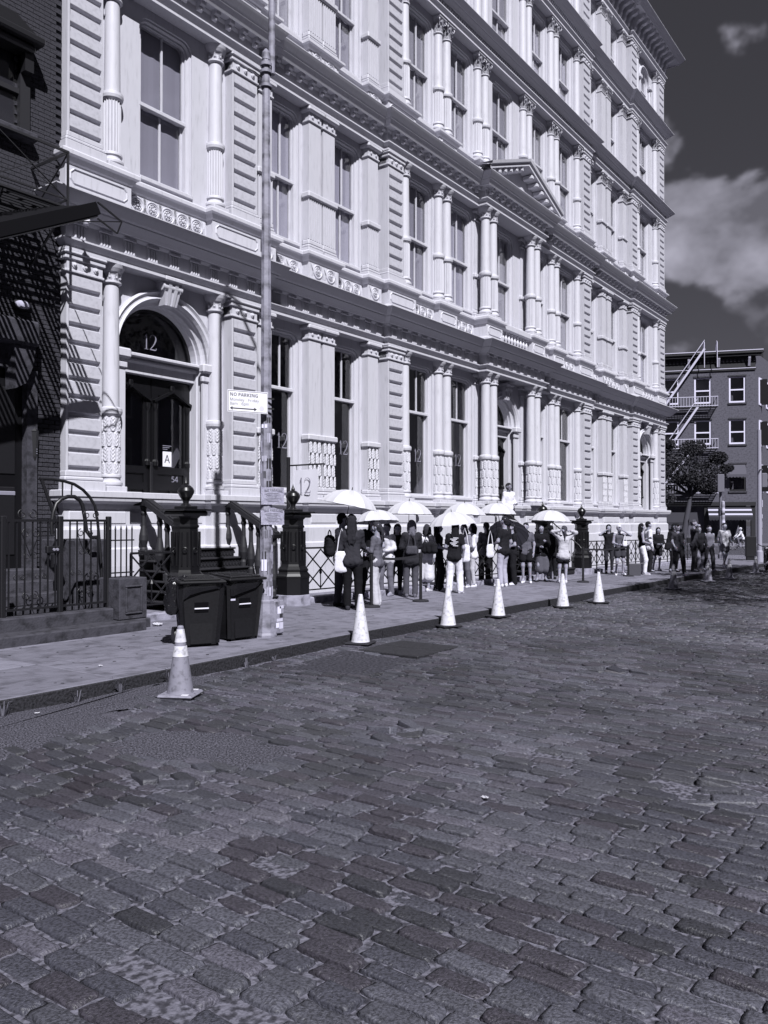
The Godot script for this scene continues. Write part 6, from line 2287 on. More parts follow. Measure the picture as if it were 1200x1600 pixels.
		for i in n:
			var x0 := lerpf(q[0], q[1], float(i) / n)
			var x1 := lerpf(q[0], q[1], float(i + 1) / n)
			a.quad(V(x0, q[2] - q[3] - 0.22, q[4]), V((x0 + x1) * 0.5, q[2] - q[3] - 0.32, q[4]), V(x1, q[2] - q[3] - 0.22, q[4]), V((x0 + x1) * 0.5, q[2] - q[3], q[4]))
			a.tri(V(x0, q[2] - q[3] - 0.22, q[4]), V((x0 + x1) * 0.5, q[2] - q[3], q[4]), V(x0, q[2] - q[3], q[4]))
			a.tri(V(x1, q[2] - q[3] - 0.22, q[4]), V(x1, q[2] - q[3], q[4]), V((x0 + x1) * 0.5, q[2] - q[3], q[4]))
		var aw := part("awning", a.mesh(), material(0.075 if q[5] == "plain" and q[0] > -6 else 0.03, 0.9, 0.2), B)
		if q[5] == "striped":
			for k in 2:
				var s := MB.new()
				var t0 := 0.25 + k * 0.4
				s.quad(V(q[0], q[2] - q[3] * (t0 + 0.16), 0.07 + q[4] * (t0 + 0.16)), V(q[1], q[2] - q[3] * (t0 + 0.16), 0.07 + q[4] * (t0 + 0.16)), V(q[1], q[2] - q[3] * t0, 0.07 + q[4] * t0), V(q[0], q[2] - q[3] * t0, 0.07 + q[4] * t0))
				part("stripe", s.mesh(), material(0.36, 0.8, 0.2), aw)
	# pale iron escape stairs
	var F := thing("pale_fire_escape", "pale painted iron escape stairs on the brick corner building", "fire escape", A, th)
	var fp := material(0.42, 0.7, 0.3)
	for q in [[-8.9, -3.3, 12.55], [-8.9, -3.3, 8.7], [-8.9, -3.3, 4.6]]:
		var d := MB.new()
		for i in 7: d.box(V(q[0], q[2], 0.1 + i * 0.15), V(q[1], q[2] + 0.04, 0.17 + i * 0.15))
		part("deck", d.mesh(), MT.dull_iron, F)
		for y in [0.95, 0.12]:
			var r := MB.new()
			r.bar(V(q[0], q[2] + y, 1.1), V(q[1], q[2] + y, 1.1), 0.06)
			r.bar(V(q[1], q[2] + y, 0.0), V(q[1], q[2] + y, 1.1), 0.06)
			part("rail", r.mesh(), fp, F)
		for i in 24:
			var b := MB.new()
			var x := lerpf(q[0], q[1], i / 23.0)
			b.bar(V(x, q[2] + 0.04, 1.1), V(x, q[2] + 0.95, 1.1), 0.03)
			part("baluster", b.mesh(), fp, F)
	for q in [[V(-8.0, 12.6, 0.75), V(-4.4, 17.9, 0.75)], [V(-7.6, 8.7, 0.75), V(-5.0, 12.6, 0.75)], [V(-8.6, 4.7, 0.75), V(-5.3, 8.8, 0.75)]]:
		for o in [-0.3, 0.3]:
			var s := MB.new()
			s.bar(q[0] + V(0, 0, o), q[1] + V(0, 0, o), 0.07, 0.18)
			s.bar(q[0] + V(0, 0.8, o), q[1] + V(0, 0.8, o), 0.05)
			part("stringer", s.mesh(), fp, F)
		for i in 14:
			var p: Vector3 = q[0].lerp(q[1], (i + 0.5) / 14.0)
			var s := MB.new()
			s.box(p + V(-0.12, -0.02, -0.3), p + V(0.12, 0.02, 0.3))
			part("tread", s.mesh(), MT.dull_iron, F)
	var hp := MB.new()
	for x in [-4.4, -3.3]:
		hp.tube([V(x, 16.2, 0.8), V(x, 18.5, 0.8), V(x, 18.7, 0.4), V(x, 17.7, -0.4)], 0.04, 0.04, 6)
	part("gooseneck_rail", hp.mesh(), fp, F)
	var tk := thing("roof_tank", "dark box on the roof of the brick corner building", "roof box", A + V(6.5, H + 0.05, -1.5), th)
	var tm := MB.new()
	tm.cbox(V(-0.8, 0, -0.8), V(0.8, 1.0, 0.8), 0.05)
	part("casing", tm.mesh(), MT.iron, tk)
	var tc := MB.new()
	tc.cbox(V(-0.9, 1.0, -0.9), V(0.9, 1.12, 0.9), 0.03)
	part("lid", tc.mesh(), MT.dull_iron, tk)
	# far pavement
	var fp2 := MB.new()
	fp2.xf = Transform3D(Basis(Vector3.UP, th), V(80.6, 0, -4.0))
	fp2.box(V(-40, -0.75, 0.0), V(40, -0.28, 4.0))
	structure("far_pavement", fp2.mesh(), MT.flags[1])
	# trees
	tree("street_tree", "leafy street tree with a leaning trunk at the avenue corner", V(49.1, -0.45, -1.5), [V(0, 0, 0), V(0.15, 1.2, 0), V(0.45, 2.4, 0.1), V(0.8, 3.2, 0.15), V(1.0, 3.8, 0.2)],
		[[V(0.2, 5.6, -0.4), V(1.5, 1.0, 1.5)], [V(1.3, 5.0, 1.1), V(1.2, 0.8, 1.2)], [V(-0.3, 4.7, -1.4), V(1.4, 1.0, 1.4)], [V(1.0, 6.5, 0.3), V(0.8, 0.5, 0.8)], [V(0.9, 4.1, 1.2), V(0.6, 0.35, 0.6)], [V(-0.6, 5.8, -1.9), V(1.0, 0.8, 1.0)], [V(-0.3, 3.5, -1.2), V(0.9, 0.5, 0.9)], [V(1.6, 5.9, 1.6), V(0.55, 0.4, 0.55)], [V(0.4, 4.6, 0.3), V(0.7, 0.4, 0.7)], [V(-1.0, 4.2, -2.4), V(0.8, 0.7, 0.8)], [V(1.9, 5.3, 2.0), V(0.4, 0.25, 0.4)], [V(0.0, 6.7, -1.0), V(0.6, 0.4, 0.6)], [V(-0.8, 2.9, -2.0), V(0.7, 0.4, 0.7)]], 24000, 0.075, 5, 0.2)
	tree("street_tree", "dark leafy tree top rising behind the brick corner building's roof", V(94, -0.4, -24), [V(0, 0, 0), V(0, 9, 0), V(0, 15, 0)],
		[[V(0, 18.5, 0), V(3, 3, 3)], [V(1, 21.5, 2), V(2.2, 2, 2.2)], [V(-1, 20, -3), V(2.5, 3, 2.5)], [V(0, 22.5, -2), V(1.8, 2, 1.8)], [V(0, 19, 4.5), V(2, 1.8, 2)]], 5000, 0.2, 6, 0.5)
	for q in [[17.0, 14.2, 7, "street tree outside the right edge whose crown shades the far street"], [23.0, 13.2, 8, "street tree outside the right edge whose crown shades the walkers"], [29.2, 12.5, 9, "street tree farthest along the opposite kerb, outside the right edge"]]:
		tree("street_tree", q[3], V(q[0], gy(q[0]), q[1]), [V(0, 0, 0), V(0.1, 2.5, 0), V(0, 4.8, 0.1), V(0.1, 6.4, 0)],
			[[V(0.3, 9.4, -0.9), V(1.9, 1.1, 1.6)], [V(-1.5, 8.8, 0.3), V(1.5, 1.0, 1.5)], [V(1.8, 9.0, 0.4), V(1.6, 1.0, 1.6)], [V(0, 10.6, 0), V(1.5, 0.9, 1.5)], [V(0.8, 8.4, -1.7), V(1.2, 0.7, 1.1)], [V(2.7, 10.0, -0.9), V(1.2, 0.7, 1.2)]], 4200, 0.11, q[2], 0.19)
	# signals and poles at the corner
	var T := thing("traffic_signal", "traffic signal pole with side-on lamps and walk signals at the corner", "traffic light", V(48.3, -0.4, 0.8), 0.3)
	var pm := material(0.12, 0.6, 0.4)
	var po := MB.new()
	po.lathe([Vector2(0.16, 0), Vector2(0.16, 0.3), Vector2(0.08, 0.4), Vector2(0.07, 4.6)], 12)
	part("pole", po.mesh(), pm, T)
	var hd := MB.new()
	hd.cbox(V(-0.32, 3.75, -0.18), V(-0.02, 4.75, 0.18), 0.03)
	part("signal_head", hd.mesh(), pm, T)
	for i in 3:
		var l := MB.new()
		l.xf = Transform3D(Basis(Vector3(0, 0, 1), -PI / 2), V(-0.02, 4.58 - i * 0.32, 0))
		l.lathe([Vector2(0.14, 0.0), Vector2(0.15, 0.3), Vector2(0.13, 0.3), Vector2(0.12, 0.0)], 14)
		part("visor", l.mesh(), material(0.4, 0.6), T)
	for q in [[-0.75, 2.45], [0.05, 2.45]]:
		var l := MB.new()
		l.cbox(V(q[0], q[1], -0.1), V(q[0] + 0.42, q[1] + 0.42, 0.12), 0.03)
		l.bar(V(q[0], q[1] + 0.2, 0), V(0, q[1] + 0.2, 0), 0.05)
		part("walk_signal", l.mesh(), pm, T)
		var l2 := MB.new()
		l2.cbox(V(q[0] + 0.05, q[1] + 0.05, 0.12), V(q[0] + 0.37, q[1] + 0.37, 0.15), 0.01)
		part("walk_face", l2.mesh(), material(0.03, 0.4), T)
	var S2 := thing("stickered_pole", "short pale pole covered with stickers beside the traffic signal", "pole", V(47.6, -0.38, 1.1))
	var s2 := MB.new()
	s2.lathe([Vector2(0.1, 0), Vector2(0.09, 3.2), Vector2(0.0, 3.25)], 12)
	part("shaft", s2.mesh(), material(0.3, 0.7), S2)
	for k in 12:
		var m := MB.new()
		m.lathe([Vector2(0.102, 0.5 + k * 0.22), Vector2(0.102, 0.62 + k * 0.22)], 12)
		part("sticker", m.mesh(), material([0.05, 0.5, 0.2][k % 3], 0.7), S2)
	var L := thing("signal_mast", "tall grey mast with walk signal and white street signs at the right edge", "pole", V(43.1, gy(43.0) + KERB, 3.86), 0.25)
	var lm := MB.new()
	lm.lathe([Vector2(0.17, 0), Vector2(0.15, 0.5), Vector2(0.11, 0.55), Vector2(0.09, 6.4), Vector2(0, 6.4)], 12)
	part("shaft", lm.mesh(), material(0.24, 0.6), L)
	var ws := MB.new()
	ws.cbox(V(-0.02, 3.6, 0.1), V(0.26, 4.3, 0.35), 0.03)
	part("walk_signal", ws.mesh(), pm, L)
	for y in [3.68, 4.02]:
		var l := MB.new()
		l.cbox(V(0.02, y, 0.35), V(0.22, y + 0.22, 0.37), 0.01)
		part("lens", l.mesh(), material(0.16, 0.4), L)
	var arm := MB.new()
	arm.bar(V(0, 4.45, 0), V(-0.4, 4.45, 0.1), 0.05)
	arm.bar(V(0.05, 3.3, 0), V(0.9, 3.7, 0.1), 0.05)
	part("bracket", arm.mesh(), pm, L)
	for q in [[0.02, 2.65, 0.46, 0.34, 0.62], [0.2, 2.1, 0.2, 0.2, 0.62], [0.35, 1.65, 0.3, 0.3, 0.35], [0.38, 1.3, 0.28, 0.28, 0.3]]:
		var m := MB.new()
		m.cbox(V(q[0], q[1], 0.12), V(q[0] + q[2], q[1] + q[3], 0.14), 0.005)
		var sp := part("sign_plate", m.mesh(), material(q[4], 0.6), L)
		for k in 3:
			var tx := MB.new()
			tx.box(V(q[0] + 0.04, q[1] + q[3] * (0.75 - 0.25 * k), 0.14), V(q[0] + q[2] * (0.9 - 0.15 * (k % 2)), q[1] + q[3] * (0.80 - 0.25 * k), 0.142))
			part("print_line", tx.mesh(), material(0.1, 0.7), sp)
	var nb := thing("news_box", "dark news box covered in posters at the far corner", "news box", V(45.2, gy(44.0) + KERB - 0.05, 3.0), 0.3)
	var nbm := MB.new()
	nbm.cbox(V(-0.3, 0.2, -0.25), V(0.3, 1.25, 0.25), 0.03)
	for s in [-0.25, 0.25]: nbm.box(V(s - 0.03, 0, -0.2), V(s + 0.03, 0.2, 0.2))
	part("box", nbm.mesh(), MT.iron, nb)
	var nbp := MB.new()
	nbp.box(V(-0.22, 0.5, 0.25), V(0.22, 1.1, 0.256))
	part("poster", nbp.mesh(), material(0.18, 0.7), nb)
	motorcycle()
	bicycle()

func ring(b: MB, c: Vector3, r: float, w: float, seg := 20) -> void:
	var pts := []
	for i in seg + 1: pts.append(c + V(cos(TAU * i / seg) * r, sin(TAU * i / seg) * r, 0))
	b.tube(pts, w, w, 6, false)

func motorcycle() -> void:
	var t := thing("motorcycle", "dark motorcycle parked at the kerb by the right edge", "motorcycle", V(36.2, gy(36.0), 5.6), deg_to_rad(200.0))
	for q in [-0.68, 0.68]:
		var w := MB.new()
		ring(w, V(q, 0.31, 0), 0.26, 0.06)
		var wh := part("wheel", w.mesh(), MT.rubber, t)
		var h := MB.new()
		ring(h, V(q, 0.31, 0), 0.19, 0.012)
		for k in 6: h.bar(V(q, 0.31, 0), V(q + cos(k * TAU / 6) * 0.19, 0.31 + sin(k * TAU / 6) * 0.19, 0), 0.015)
		part("rim", h.mesh(), MT.sash, wh)
	var e := MB.new()
	e.cbox(V(-0.25, 0.25, -0.16), V(0.28, 0.58, 0.16), 0.06)
	e.cbox(V(-0.1, 0.5, -0.12), V(0.15, 0.7, 0.12), 0.03)
	part("engine", e.mesh(), MT.dull_iron, t)
	var k := MB.new()
	k.cbox(V(-0.3, 0.68, -0.15), V(0.3, 0.92, 0.15), 0.09)
	part("tank", k.mesh(), MT.black_paint, t)
	var s := MB.new()
	s.cbox(V(0.25, 0.68, -0.14), V(0.9, 0.82, 0.14), 0.06)
	part("seat", s.mesh(), MT.rubber, t)
	var f := MB.new()
	for z in [-0.09, 0.09]: f.tube([V(-0.68, 0.31, z), V(-0.45, 0.95, z)], 0.025, 0.025, 6)
	f.tube([V(0.68, 0.31, 0.1), V(0.2, 0.4, 0.1)], 0.025, 0.025, 6)
	part("fork", f.mesh(), MT.dull_iron, t)
	var hb := MB.new()
	hb.tube([V(-0.25, 1.08, -0.38), V(-0.42, 1.02, -0.2), V(-0.44, 1.0, 0.2), V(-0.25, 1.08, 0.38)], 0.018, 0.018, 6)
	part("handlebar", hb.mesh(), MT.iron, t)
	var hl := MB.new()
	hl.xf = Transform3D(Basis(Vector3(0, 0, 1), PI / 2), V(-0.5, 0.92, 0))
	hl.lathe([Vector2(0.0, -0.06), Vector2(0.06, -0.05), Vector2(0.09, 0.06), Vector2(0.0, 0.08)], 14)
	part("headlight", hl.mesh(), MT.sash, t)
	var mg := MB.new()
	mg.prism(PackedVector2Array([Vector2(-0.95, 0.52), Vector2(-0.68, 0.62), Vector2(-0.4, 0.55), Vector2(-0.68, 0.66)]), -0.08, 0.08)
	part("mudguard", mg.mesh(), MT.black_paint, t)
	var ex := MB.new()
	ex.tube([V(0.1, 0.3, 0.18), V(0.5, 0.3, 0.2), V(1.0, 0.42, 0.2)], 0.03, 0.05, 8)
	part("exhaust", ex.mesh(), MT.sash, t)

func bicycle() -> void:
	var t := thing("bicycle", "bicycle under the cyclist in white on the avenue", "bicycle", V(65.9, -0.44, -2.1), th_bike())
	for x in [-0.52, 0.52]:
		var w := MB.new()
		ring(w, V(x, 0.34, 0), 0.33, 0.02)
		var wh := part("wheel", w.mesh(), MT.rubber, t)
		var sp := MB.new()
		for k in 8: sp.bar(V(x, 0.34, 0), V(x + cos(k * TAU / 8) * 0.32, 0.34 + sin(k * TAU / 8) * 0.32, 0), 0.006)
		part("spokes", sp.mesh(), MT.sash, wh)
	var f := MB.new()
	for q in [[V(-0.38, 0.85, 0), V(0.0, 0.3, 0)], [V(-0.38, 0.82, 0), V(0.15, 0.8, 0)], [V(0.15, 0.88, 0), V(0.0, 0.3, 0)], [V(0.0, 0.3, 0), V(0.52, 0.34, 0)], [V(0.15, 0.8, 0), V(0.52, 0.34, 0)], [V(-0.4, 0.92, 0), V(-0.52, 0.34, 0)]]: f.tube([q[0], q[1]], 0.02, 0.02, 6)
	part("frame", f.mesh(), material(0.3, 0.5), t)
	var s := MB.new()
	s.cbox(V(0.05, 0.9, -0.07), V(0.3, 0.96, 0.07), 0.025)
	part("saddle", s.mesh(), MT.rubber, t)
	var h := MB.new()
	h.tube([V(-0.4, 0.9, 0), V(-0.42, 1.02, 0)], 0.015, 0.015, 6)
	h.tube([V(-0.42, 1.02, -0.25), V(-0.42, 1.02, 0.25)], 0.015, 0.015, 6)
	part("handlebar", h.mesh(), MT.iron, t)
func th_bike() -> float:
	return deg_to_rad(-55.0)

# the row across the street, behind the camera: it keeps the low sky off the white front
func build_opposite_row() -> void:
	var specs := [[-22.0, 9.6, 9.8, 0.09, "plain dark brick row house on the near side of the street, leftmost"], [-12.2, 9.8, 10.4, 0.12, "dark brick row house behind the camera with a flat cornice"], [-2.2, 9.6, 9.6, 0.10, "brown brick row house right behind the camera"], [7.6, 9.8, 10.2, 0.13, "dull brick row house on the near side, fourth from the left"], [17.6, 9.6, 9.9, 0.09, "dark brick row house on the near side by the shade trees"], [27.4, 10.0, 10.5, 0.11, "dark brick corner house on the near side by the avenue"]]
	for q in specs:
		var t := thing("row_house", q[4], "building", V(q[0], 0, 20.5))
		var w := MB.new()
		w.box(V(0, -0.6, 0), V(q[1], q[2], 9.0))
		part("wall", w.mesh(), material(q[3], 0.95, 0.2), t)
		var c := MB.new()
		c.box(V(0.02, q[2] - 0.5, -0.35), V(q[1] - 0.02, q[2] + 0.05, 0.0))
		part("cornice", c.mesh(), MT.dull_iron, t)
		for r in 3:
			for k in 3:
				var x0 := 1.1 + k * 3.0
				var f := MB.new()
				f.box(V(x0, 0.9 + r * 3.0, -0.05), V(x0 + 1.3, 2.9 + r * 3.0, 0.0))
				var wi := part("window", f.mesh(), MT.sash, t)
				var g := MB.new()
				g.box(V(x0 + 0.1, 1.0 + r * 3.0, -0.07), V(x0 + 1.2, 2.8 + r * 3.0, -0.051))
				part("pane", g.mesh(), MT.black_paint, wi)

# ------------------------------------------------------------------ figures
class Pelt:                 # an indexed skin meshed from a field of tapered bones (surface nets)
	var v := PackedVector3Array()
	var n := PackedVector3Array()
	var i := PackedInt32Array()
	func add(o: Pelt, t: Transform3D) -> void:
		var b := v.size()
		for q in o.v: v.append(t * q)
		for q in o.n: n.append((t.basis * q).normalized())
		var flip := t.basis.determinant() < 0.0
		for k in range(0, o.i.size(), 3):
			i.append(b + o.i[k])
			i.append(b + o.i[k + 2 if flip else k + 1])
			i.append(b + o.i[k + 1 if flip else k + 2])
	func mesh() -> ArrayMesh:
		var a := []
		a.resize(Mesh.ARRAY_MAX)
		a[Mesh.ARRAY_VERTEX] = v; a[Mesh.ARRAY_NORMAL] = n; a[Mesh.ARRAY_INDEX] = i
		var m := ArrayMesh.new()
		m.add_surface_from_arrays(Mesh.PRIMITIVE_TRIANGLES, a)
		return m

# bones: [a, b, ra, rb] or, with a fifth entry -1, carved away instead of added
func skin(bones: Array, h: float, k: float, fold := 0.0, sd := 1) -> Pelt:
	var lo := Vector3(9, 9, 9)
	var hi := -lo
	for q in bones:
		if q.size() > 4: continue
		var r := maxf(q[2], q[3]) + h * 2.0
		for e in 2:
			lo = lo.min(q[e] - Vector3(r, r, r))
			hi = hi.max(q[e] + Vector3(r, r, r))
	var nx := int((hi.x - lo.x) / h) + 2
	var ny := int((hi.y - lo.y) / h) + 2
	var nz := int((hi.z - lo.z) / h) + 2
	var F := PackedFloat32Array()
	F.resize(nx * ny * nz)
	F.fill(0.3)
	for q in bones:
		var a: Vector3 = q[0]
		var b: Vector3 = q[1]
		var ra: float = q[2]
		var rb: float = q[3]
		var cut: bool = q.size() > 4
		var m := maxf(ra, rb) + maxf(k, h * 2.0)
		var ab := b - a
		var l2 := maxf(ab.length_squared(), 1e-9)
		var p0 := ((a.min(b) - Vector3(m, m, m) - lo) / h).floor()
		var p1 := ((a.max(b) + Vector3(m, m, m) - lo) / h).ceil()
		for z in range(maxi(0, int(p0.z)), mini(nz, int(p1.z) + 1)):
			for y in range(maxi(0, int(p0.y)), mini(ny, int(p1.y) + 1)):
				var row := (z * ny + y) * nx
				for x in range(maxi(0, int(p0.x)), mini(nx, int(p1.x) + 1)):
					var p := lo + Vector3(x, y, z) * h - a
					var t := clampf(p.dot(ab) / l2, 0.0, 1.0)
					var d := (p - ab * t).length() - (ra + (rb - ra) * t)
					var f := F[row + x]
					if cut:
						F[row + x] = maxf(f, -d)
					else:
						var e := maxf(k - absf(f - d), 0.0) / k
						F[row + x] = minf(f, d) - e * e * k * 0.25
	var noise := FastNoiseLite.new()
	noise.seed = sd
	noise.frequency = 5.0
	var S := Pelt.new()
	var id := PackedInt32Array()
	id.resize(nx * ny * nz)
	id.fill(-1)
	var sx := 1
	var sy := nx
	var sz := nx * ny
	for z in nz - 1:
		for y in ny - 1:
			var base := z * sz + y * sy
			for x in nx - 1:
				var o := base + x
				var f0 := F[o]
				var neg := f0 < 0.0
				if f0 > h * 2.0 or f0 < -h * 2.0: continue
				var f1 := F[o + 1]; var f2 := F[o + sy]; var f3 := F[o + sy + 1]
				var f4 := F[o + sz]; var f5 := F[o + sz + 1]; var f6 := F[o + sz + sy]; var f7 := F[o + sz + sy + 1]
				if (f1 < 0.0) == neg and (f2 < 0.0) == neg and (f3 < 0.0) == neg and (f4 < 0.0) == neg and (f5 < 0.0) == neg and (f6 < 0.0) == neg and (f7 < 0.0) == neg: continue
				var g := Vector3(f1 + f3 + f5 + f7 - f0 - f2 - f4 - f6, f2 + f3 + f6 + f7 - f0 - f1 - f4 - f5, f4 + f5 + f6 + f7 - f0 - f1 - f2 - f3) * 0.25
				var mean := (f0 + f1 + f2 + f3 + f4 + f5 + f6 + f7) * 0.125
				var gl := maxf(g.length_squared(), 1e-9)
				var off := Vector3(0.5, 0.5, 0.5) - g * (mean / gl)
				off = off.clamp(Vector3.ZERO, Vector3.ONE)
				var pos := lo + (Vector3(x, y, z) + off) * h
				var nn := g.normalized()
				if fold > 0.0:
					pos += nn * fold * (noise.get_noise_3d(pos.x * 2.2, pos.y * 0.9, pos.z * 2.2) + 0.6 * noise.get_noise_3d(pos.x * 1.2 + pos.y * 2.0, pos.y * 3.0, pos.z + 40.0))
				id[o] = S.v.size()
				S.v.append(pos)
				S.n.append(nn)
	for z in range(1, nz - 1):
		for y in range(1, ny - 1):
			for x in range(1, nx - 1):
				var o := z * sz + y * sy + x
				if id[o] < 0: continue
				var neg := F[o] < 0.0
				if (F[o + sx] < 0.0) != neg: quad_in(S, id[o], id[o - sy], id[o - sy - sz], id[o - sz], neg)
				if (F[o + sy] < 0.0) != neg: quad_in(S, id[o], id[o - sz], id[o - sz - sx], id[o - sx], neg)
				if (F[o + sz] < 0.0) != neg: quad_in(S, id[o], id[o - sx], id[o - sx - sy], id[o - sy], neg)
	if fold > 0.0:      # the folds show in the normals too
		var acc := PackedVector3Array()
		acc.resize(S.v.size())
		for t in range(0, S.i.size(), 3):
			var a := S.v[S.i[t]]
			var m := (S.v[S.i[t + 2]] - a).cross(S.v[S.i[t + 1]] - a)
			for e in 3: acc[S.i[t + e]] += m
		for t in S.n.size():
			if acc[t].length_squared() > 1e-14: S.n[t] = acc[t].normalized()
	return S
func quad_in(S: Pelt, a: int, b: int, c: int, d: int, neg: bool) -> void:
	if a < 0 or b < 0 or c < 0 or d < 0: return
	var m := (S.v[c] - S.v[a]).cross(S.v[b] - S.v[a])
	if m.dot(S.n[a] + S.n[c]) < 0.0:
		var t := b
		b = d
		d = t
	for q in [a, b, c, a, c, d]: S.i.append(q)

# joints of a figure 1.70 m tall that faces +z
func joints(pose: String) -> Dictionary:
	var J := {"pelvis": V(0, 0.95, 0), "waist": V(0, 1.08, 0.0), "chest": V(0, 1.27, -0.005), "neck": V(0, 1.42, -0.02), "head": V(0, 1.475, 0.0)}
	var arms := {"L": ["down", "down"], "R": ["down", "down"]}
	var A := {
		"down": [V(0.06, -0.28, -0.03), V(-0.01, -0.24, 0.07)],
		"front": [V(0.06, -0.27, 0.02), V(-0.13, -0.06, 0.20)],
		"phone": [V(0.05, -0.26, 0.05), V(-0.12, 0.09, 0.20)],
		"brow": [V(0.17, -0.02, 0.20), V(-0.22, 0.15, -0.02)],
		"behind": [V(0.19, 0.15, -0.02), V(-0.19, 0.05, -0.12)],
		"akimbo": [V(0.20, -0.22, -0.06), V(-0.17, -0.15, 0.11)],
		"hold": [V(0.03, -0.25, 0.10), V(-0.06, 0.17, 0.16)],
		"swing": [V(0.05, -0.26, -0.10), V(0.0, -0.22, 0.09)],
		"fore": [V(0.05, -0.26, 0.08), V(-0.02, -0.17, 0.17)],
		"bars": [V(0.02, -0.22, 0.16), V(0.02, -0.16, 0.20)],
		"shoulder": [V(0.10, -0.22, 0.10), V(-0.10, 0.20, 0.02)]}
	var P := {"stand": ["down", "down", 0], "relaxed": ["front", "down", 1], "phone": ["phone", "front", 1], "brow": ["down", "brow", 0], "brow_two": ["brow", "front", 1], "behind": ["behind", "behind", 0], "akimbo": ["down", "akimbo", 0], "umbrella": ["front", "hold", 0], "walk": ["swing", "fore", 2], "walk_b": ["fore", "swing", 3], "fold": ["front", "front", 1], "strap": ["shoulder", "down", 0], "ride": ["bars", "bars", 4]}
	var q: Array = P[pose]
	for s in [1.0, -1.0]:
		var k := "L" if s > 0 else "R"
		var a: Array = A[q[0] if s > 0 else q[1]]
		J["sh" + k] = V(s * 0.165, 1.385, -0.015)
		J["el" + k] = J["sh" + k] + V(a[0].x * s, a[0].y, a[0].z)
		J["wr" + k] = J["el" + k] + V(a[1].x * s, a[1].y, a[1].z)
		J["hp" + k] = V(s * 0.088, 0.92, 0)
		J["kn" + k] = V(s * 0.098, 0.50, 0.025)
		J["an" + k] = V(s * 0.10, 0.085, -0.02)
		J["to" + k] = V(s * 0.125, 0.035, 0.13)
	match int(q[2]):
		1:
			J["knR"] = V(-0.13, 0.50, 0.09); J["anR"] = V(-0.17, 0.085, 0.04); J["toR"] = V(-0.22, 0.035, 0.18)
			J["hpR"] += V(0, -0.015, 0)
		2, 3:
			var f := "L" if q[2] == 2 else "R"
			var b := "R" if q[2] == 2 else "L"
			var sf := 1.0 if f == "L" else -1.0
			J["kn" + f] = V(sf * 0.09, 0.51, 0.15); J["an" + f] = V(sf * 0.09, 0.09, 0.22); J["to" + f] = V(sf * 0.10, 0.06, 0.38)
			J["kn" + b] = V(-sf * 0.09, 0.50, -0.05); J["an" + b] = V(-sf * 0.09, 0.12, -0.27); J["to" + b] = V(-sf * 0.10, 0.035, -0.13)
		4:
			for s in [1.0, -1.0]:
				var k := "L" if s > 0 else "R"
				J["kn" + k] = V(s * 0.1, 0.80 if s > 0 else 0.58, 0.38 if s > 0 else 0.26)
				J["an" + k] = V(s * 0.1, 0.42 if s > 0 else 0.2, 0.28 if s > 0 else 0.16)
				J["to" + k] = J["an" + k] + V(0, -0.05, 0.15)
			for e in ["chest", "neck", "head", "shL", "shR", "elL", "elR", "wrL", "wrR"]: J[e] += V(0, -0.06, 0.18)
			J["waist"] += V(0, 0, 0.05)
	return J

func torso(J: Dictionary, e: float, low := 0.0) -> Array:
	var B := []
	for s in [1.0, -1.0]:
		B.append([J.pelvis + V(s * 0.065, -0.02 - low, -0.01), J.waist + V(s * 0.05, 0, 0), 0.098 + e + low * 0.10 + (0.016 if low > 0.0 else 0.0), 0.076 + e])
		B.append([J.waist + V(s * 0.05, 0, 0), J.chest + V(s * 0.065, 0.03, 0.005), 0.076 + e, 0.094 + e])
		B.append([J.chest + V(s * 0.05, 0.03, 0), J["sh" + ("L" if s > 0 else "R")] - V(s * 0.02, 0, 0), 0.08 + e, 0.048 + e])
	B.append([J.chest + V(0, 0.07, -0.01), J.neck - V(0, 0.03, 0), 0.09 + e, 0.055 + e * 0.5])
	return B
func arm(J: Dictionary, k: String, e: float, to: float) -> Array:
	var B := []
	var s: Vector3 = J["sh" + k]
	var el: Vector3 = J["el" + k]
	var w: Vector3 = J["wr" + k]
	B.append([s, s.lerp(el, minf(to, 1.0)), 0.05 + e, lerpf(0.05, 0.037, minf(to, 1.0)) + e])
	if to > 1.0: B.append([el, el.lerp(w, to - 1.0), 0.038 + e, lerpf(0.038, 0.025, to - 1.0) + e])
	return B
func leg(J: Dictionary, k: String, e: float, to: float, flare: float) -> Array:
	var h: Vector3 = J["hp" + k]
	var kn: Vector3 = J["kn" + k]
	var a: Vector3 = J["an" + k]
	var B := [[h, h.lerp(kn, minf(to, 1.0)), 0.088 + e, lerpf(0.088, 0.055, minf(to, 1.0)) + e + flare * 0.5]]
	if to > 1.0: B.append([kn, kn.lerp(a, to - 1.0), 0.055 + e + flare * 0.5, lerpf(0.052, 0.036, to - 1.0) + e + flare])
	return B

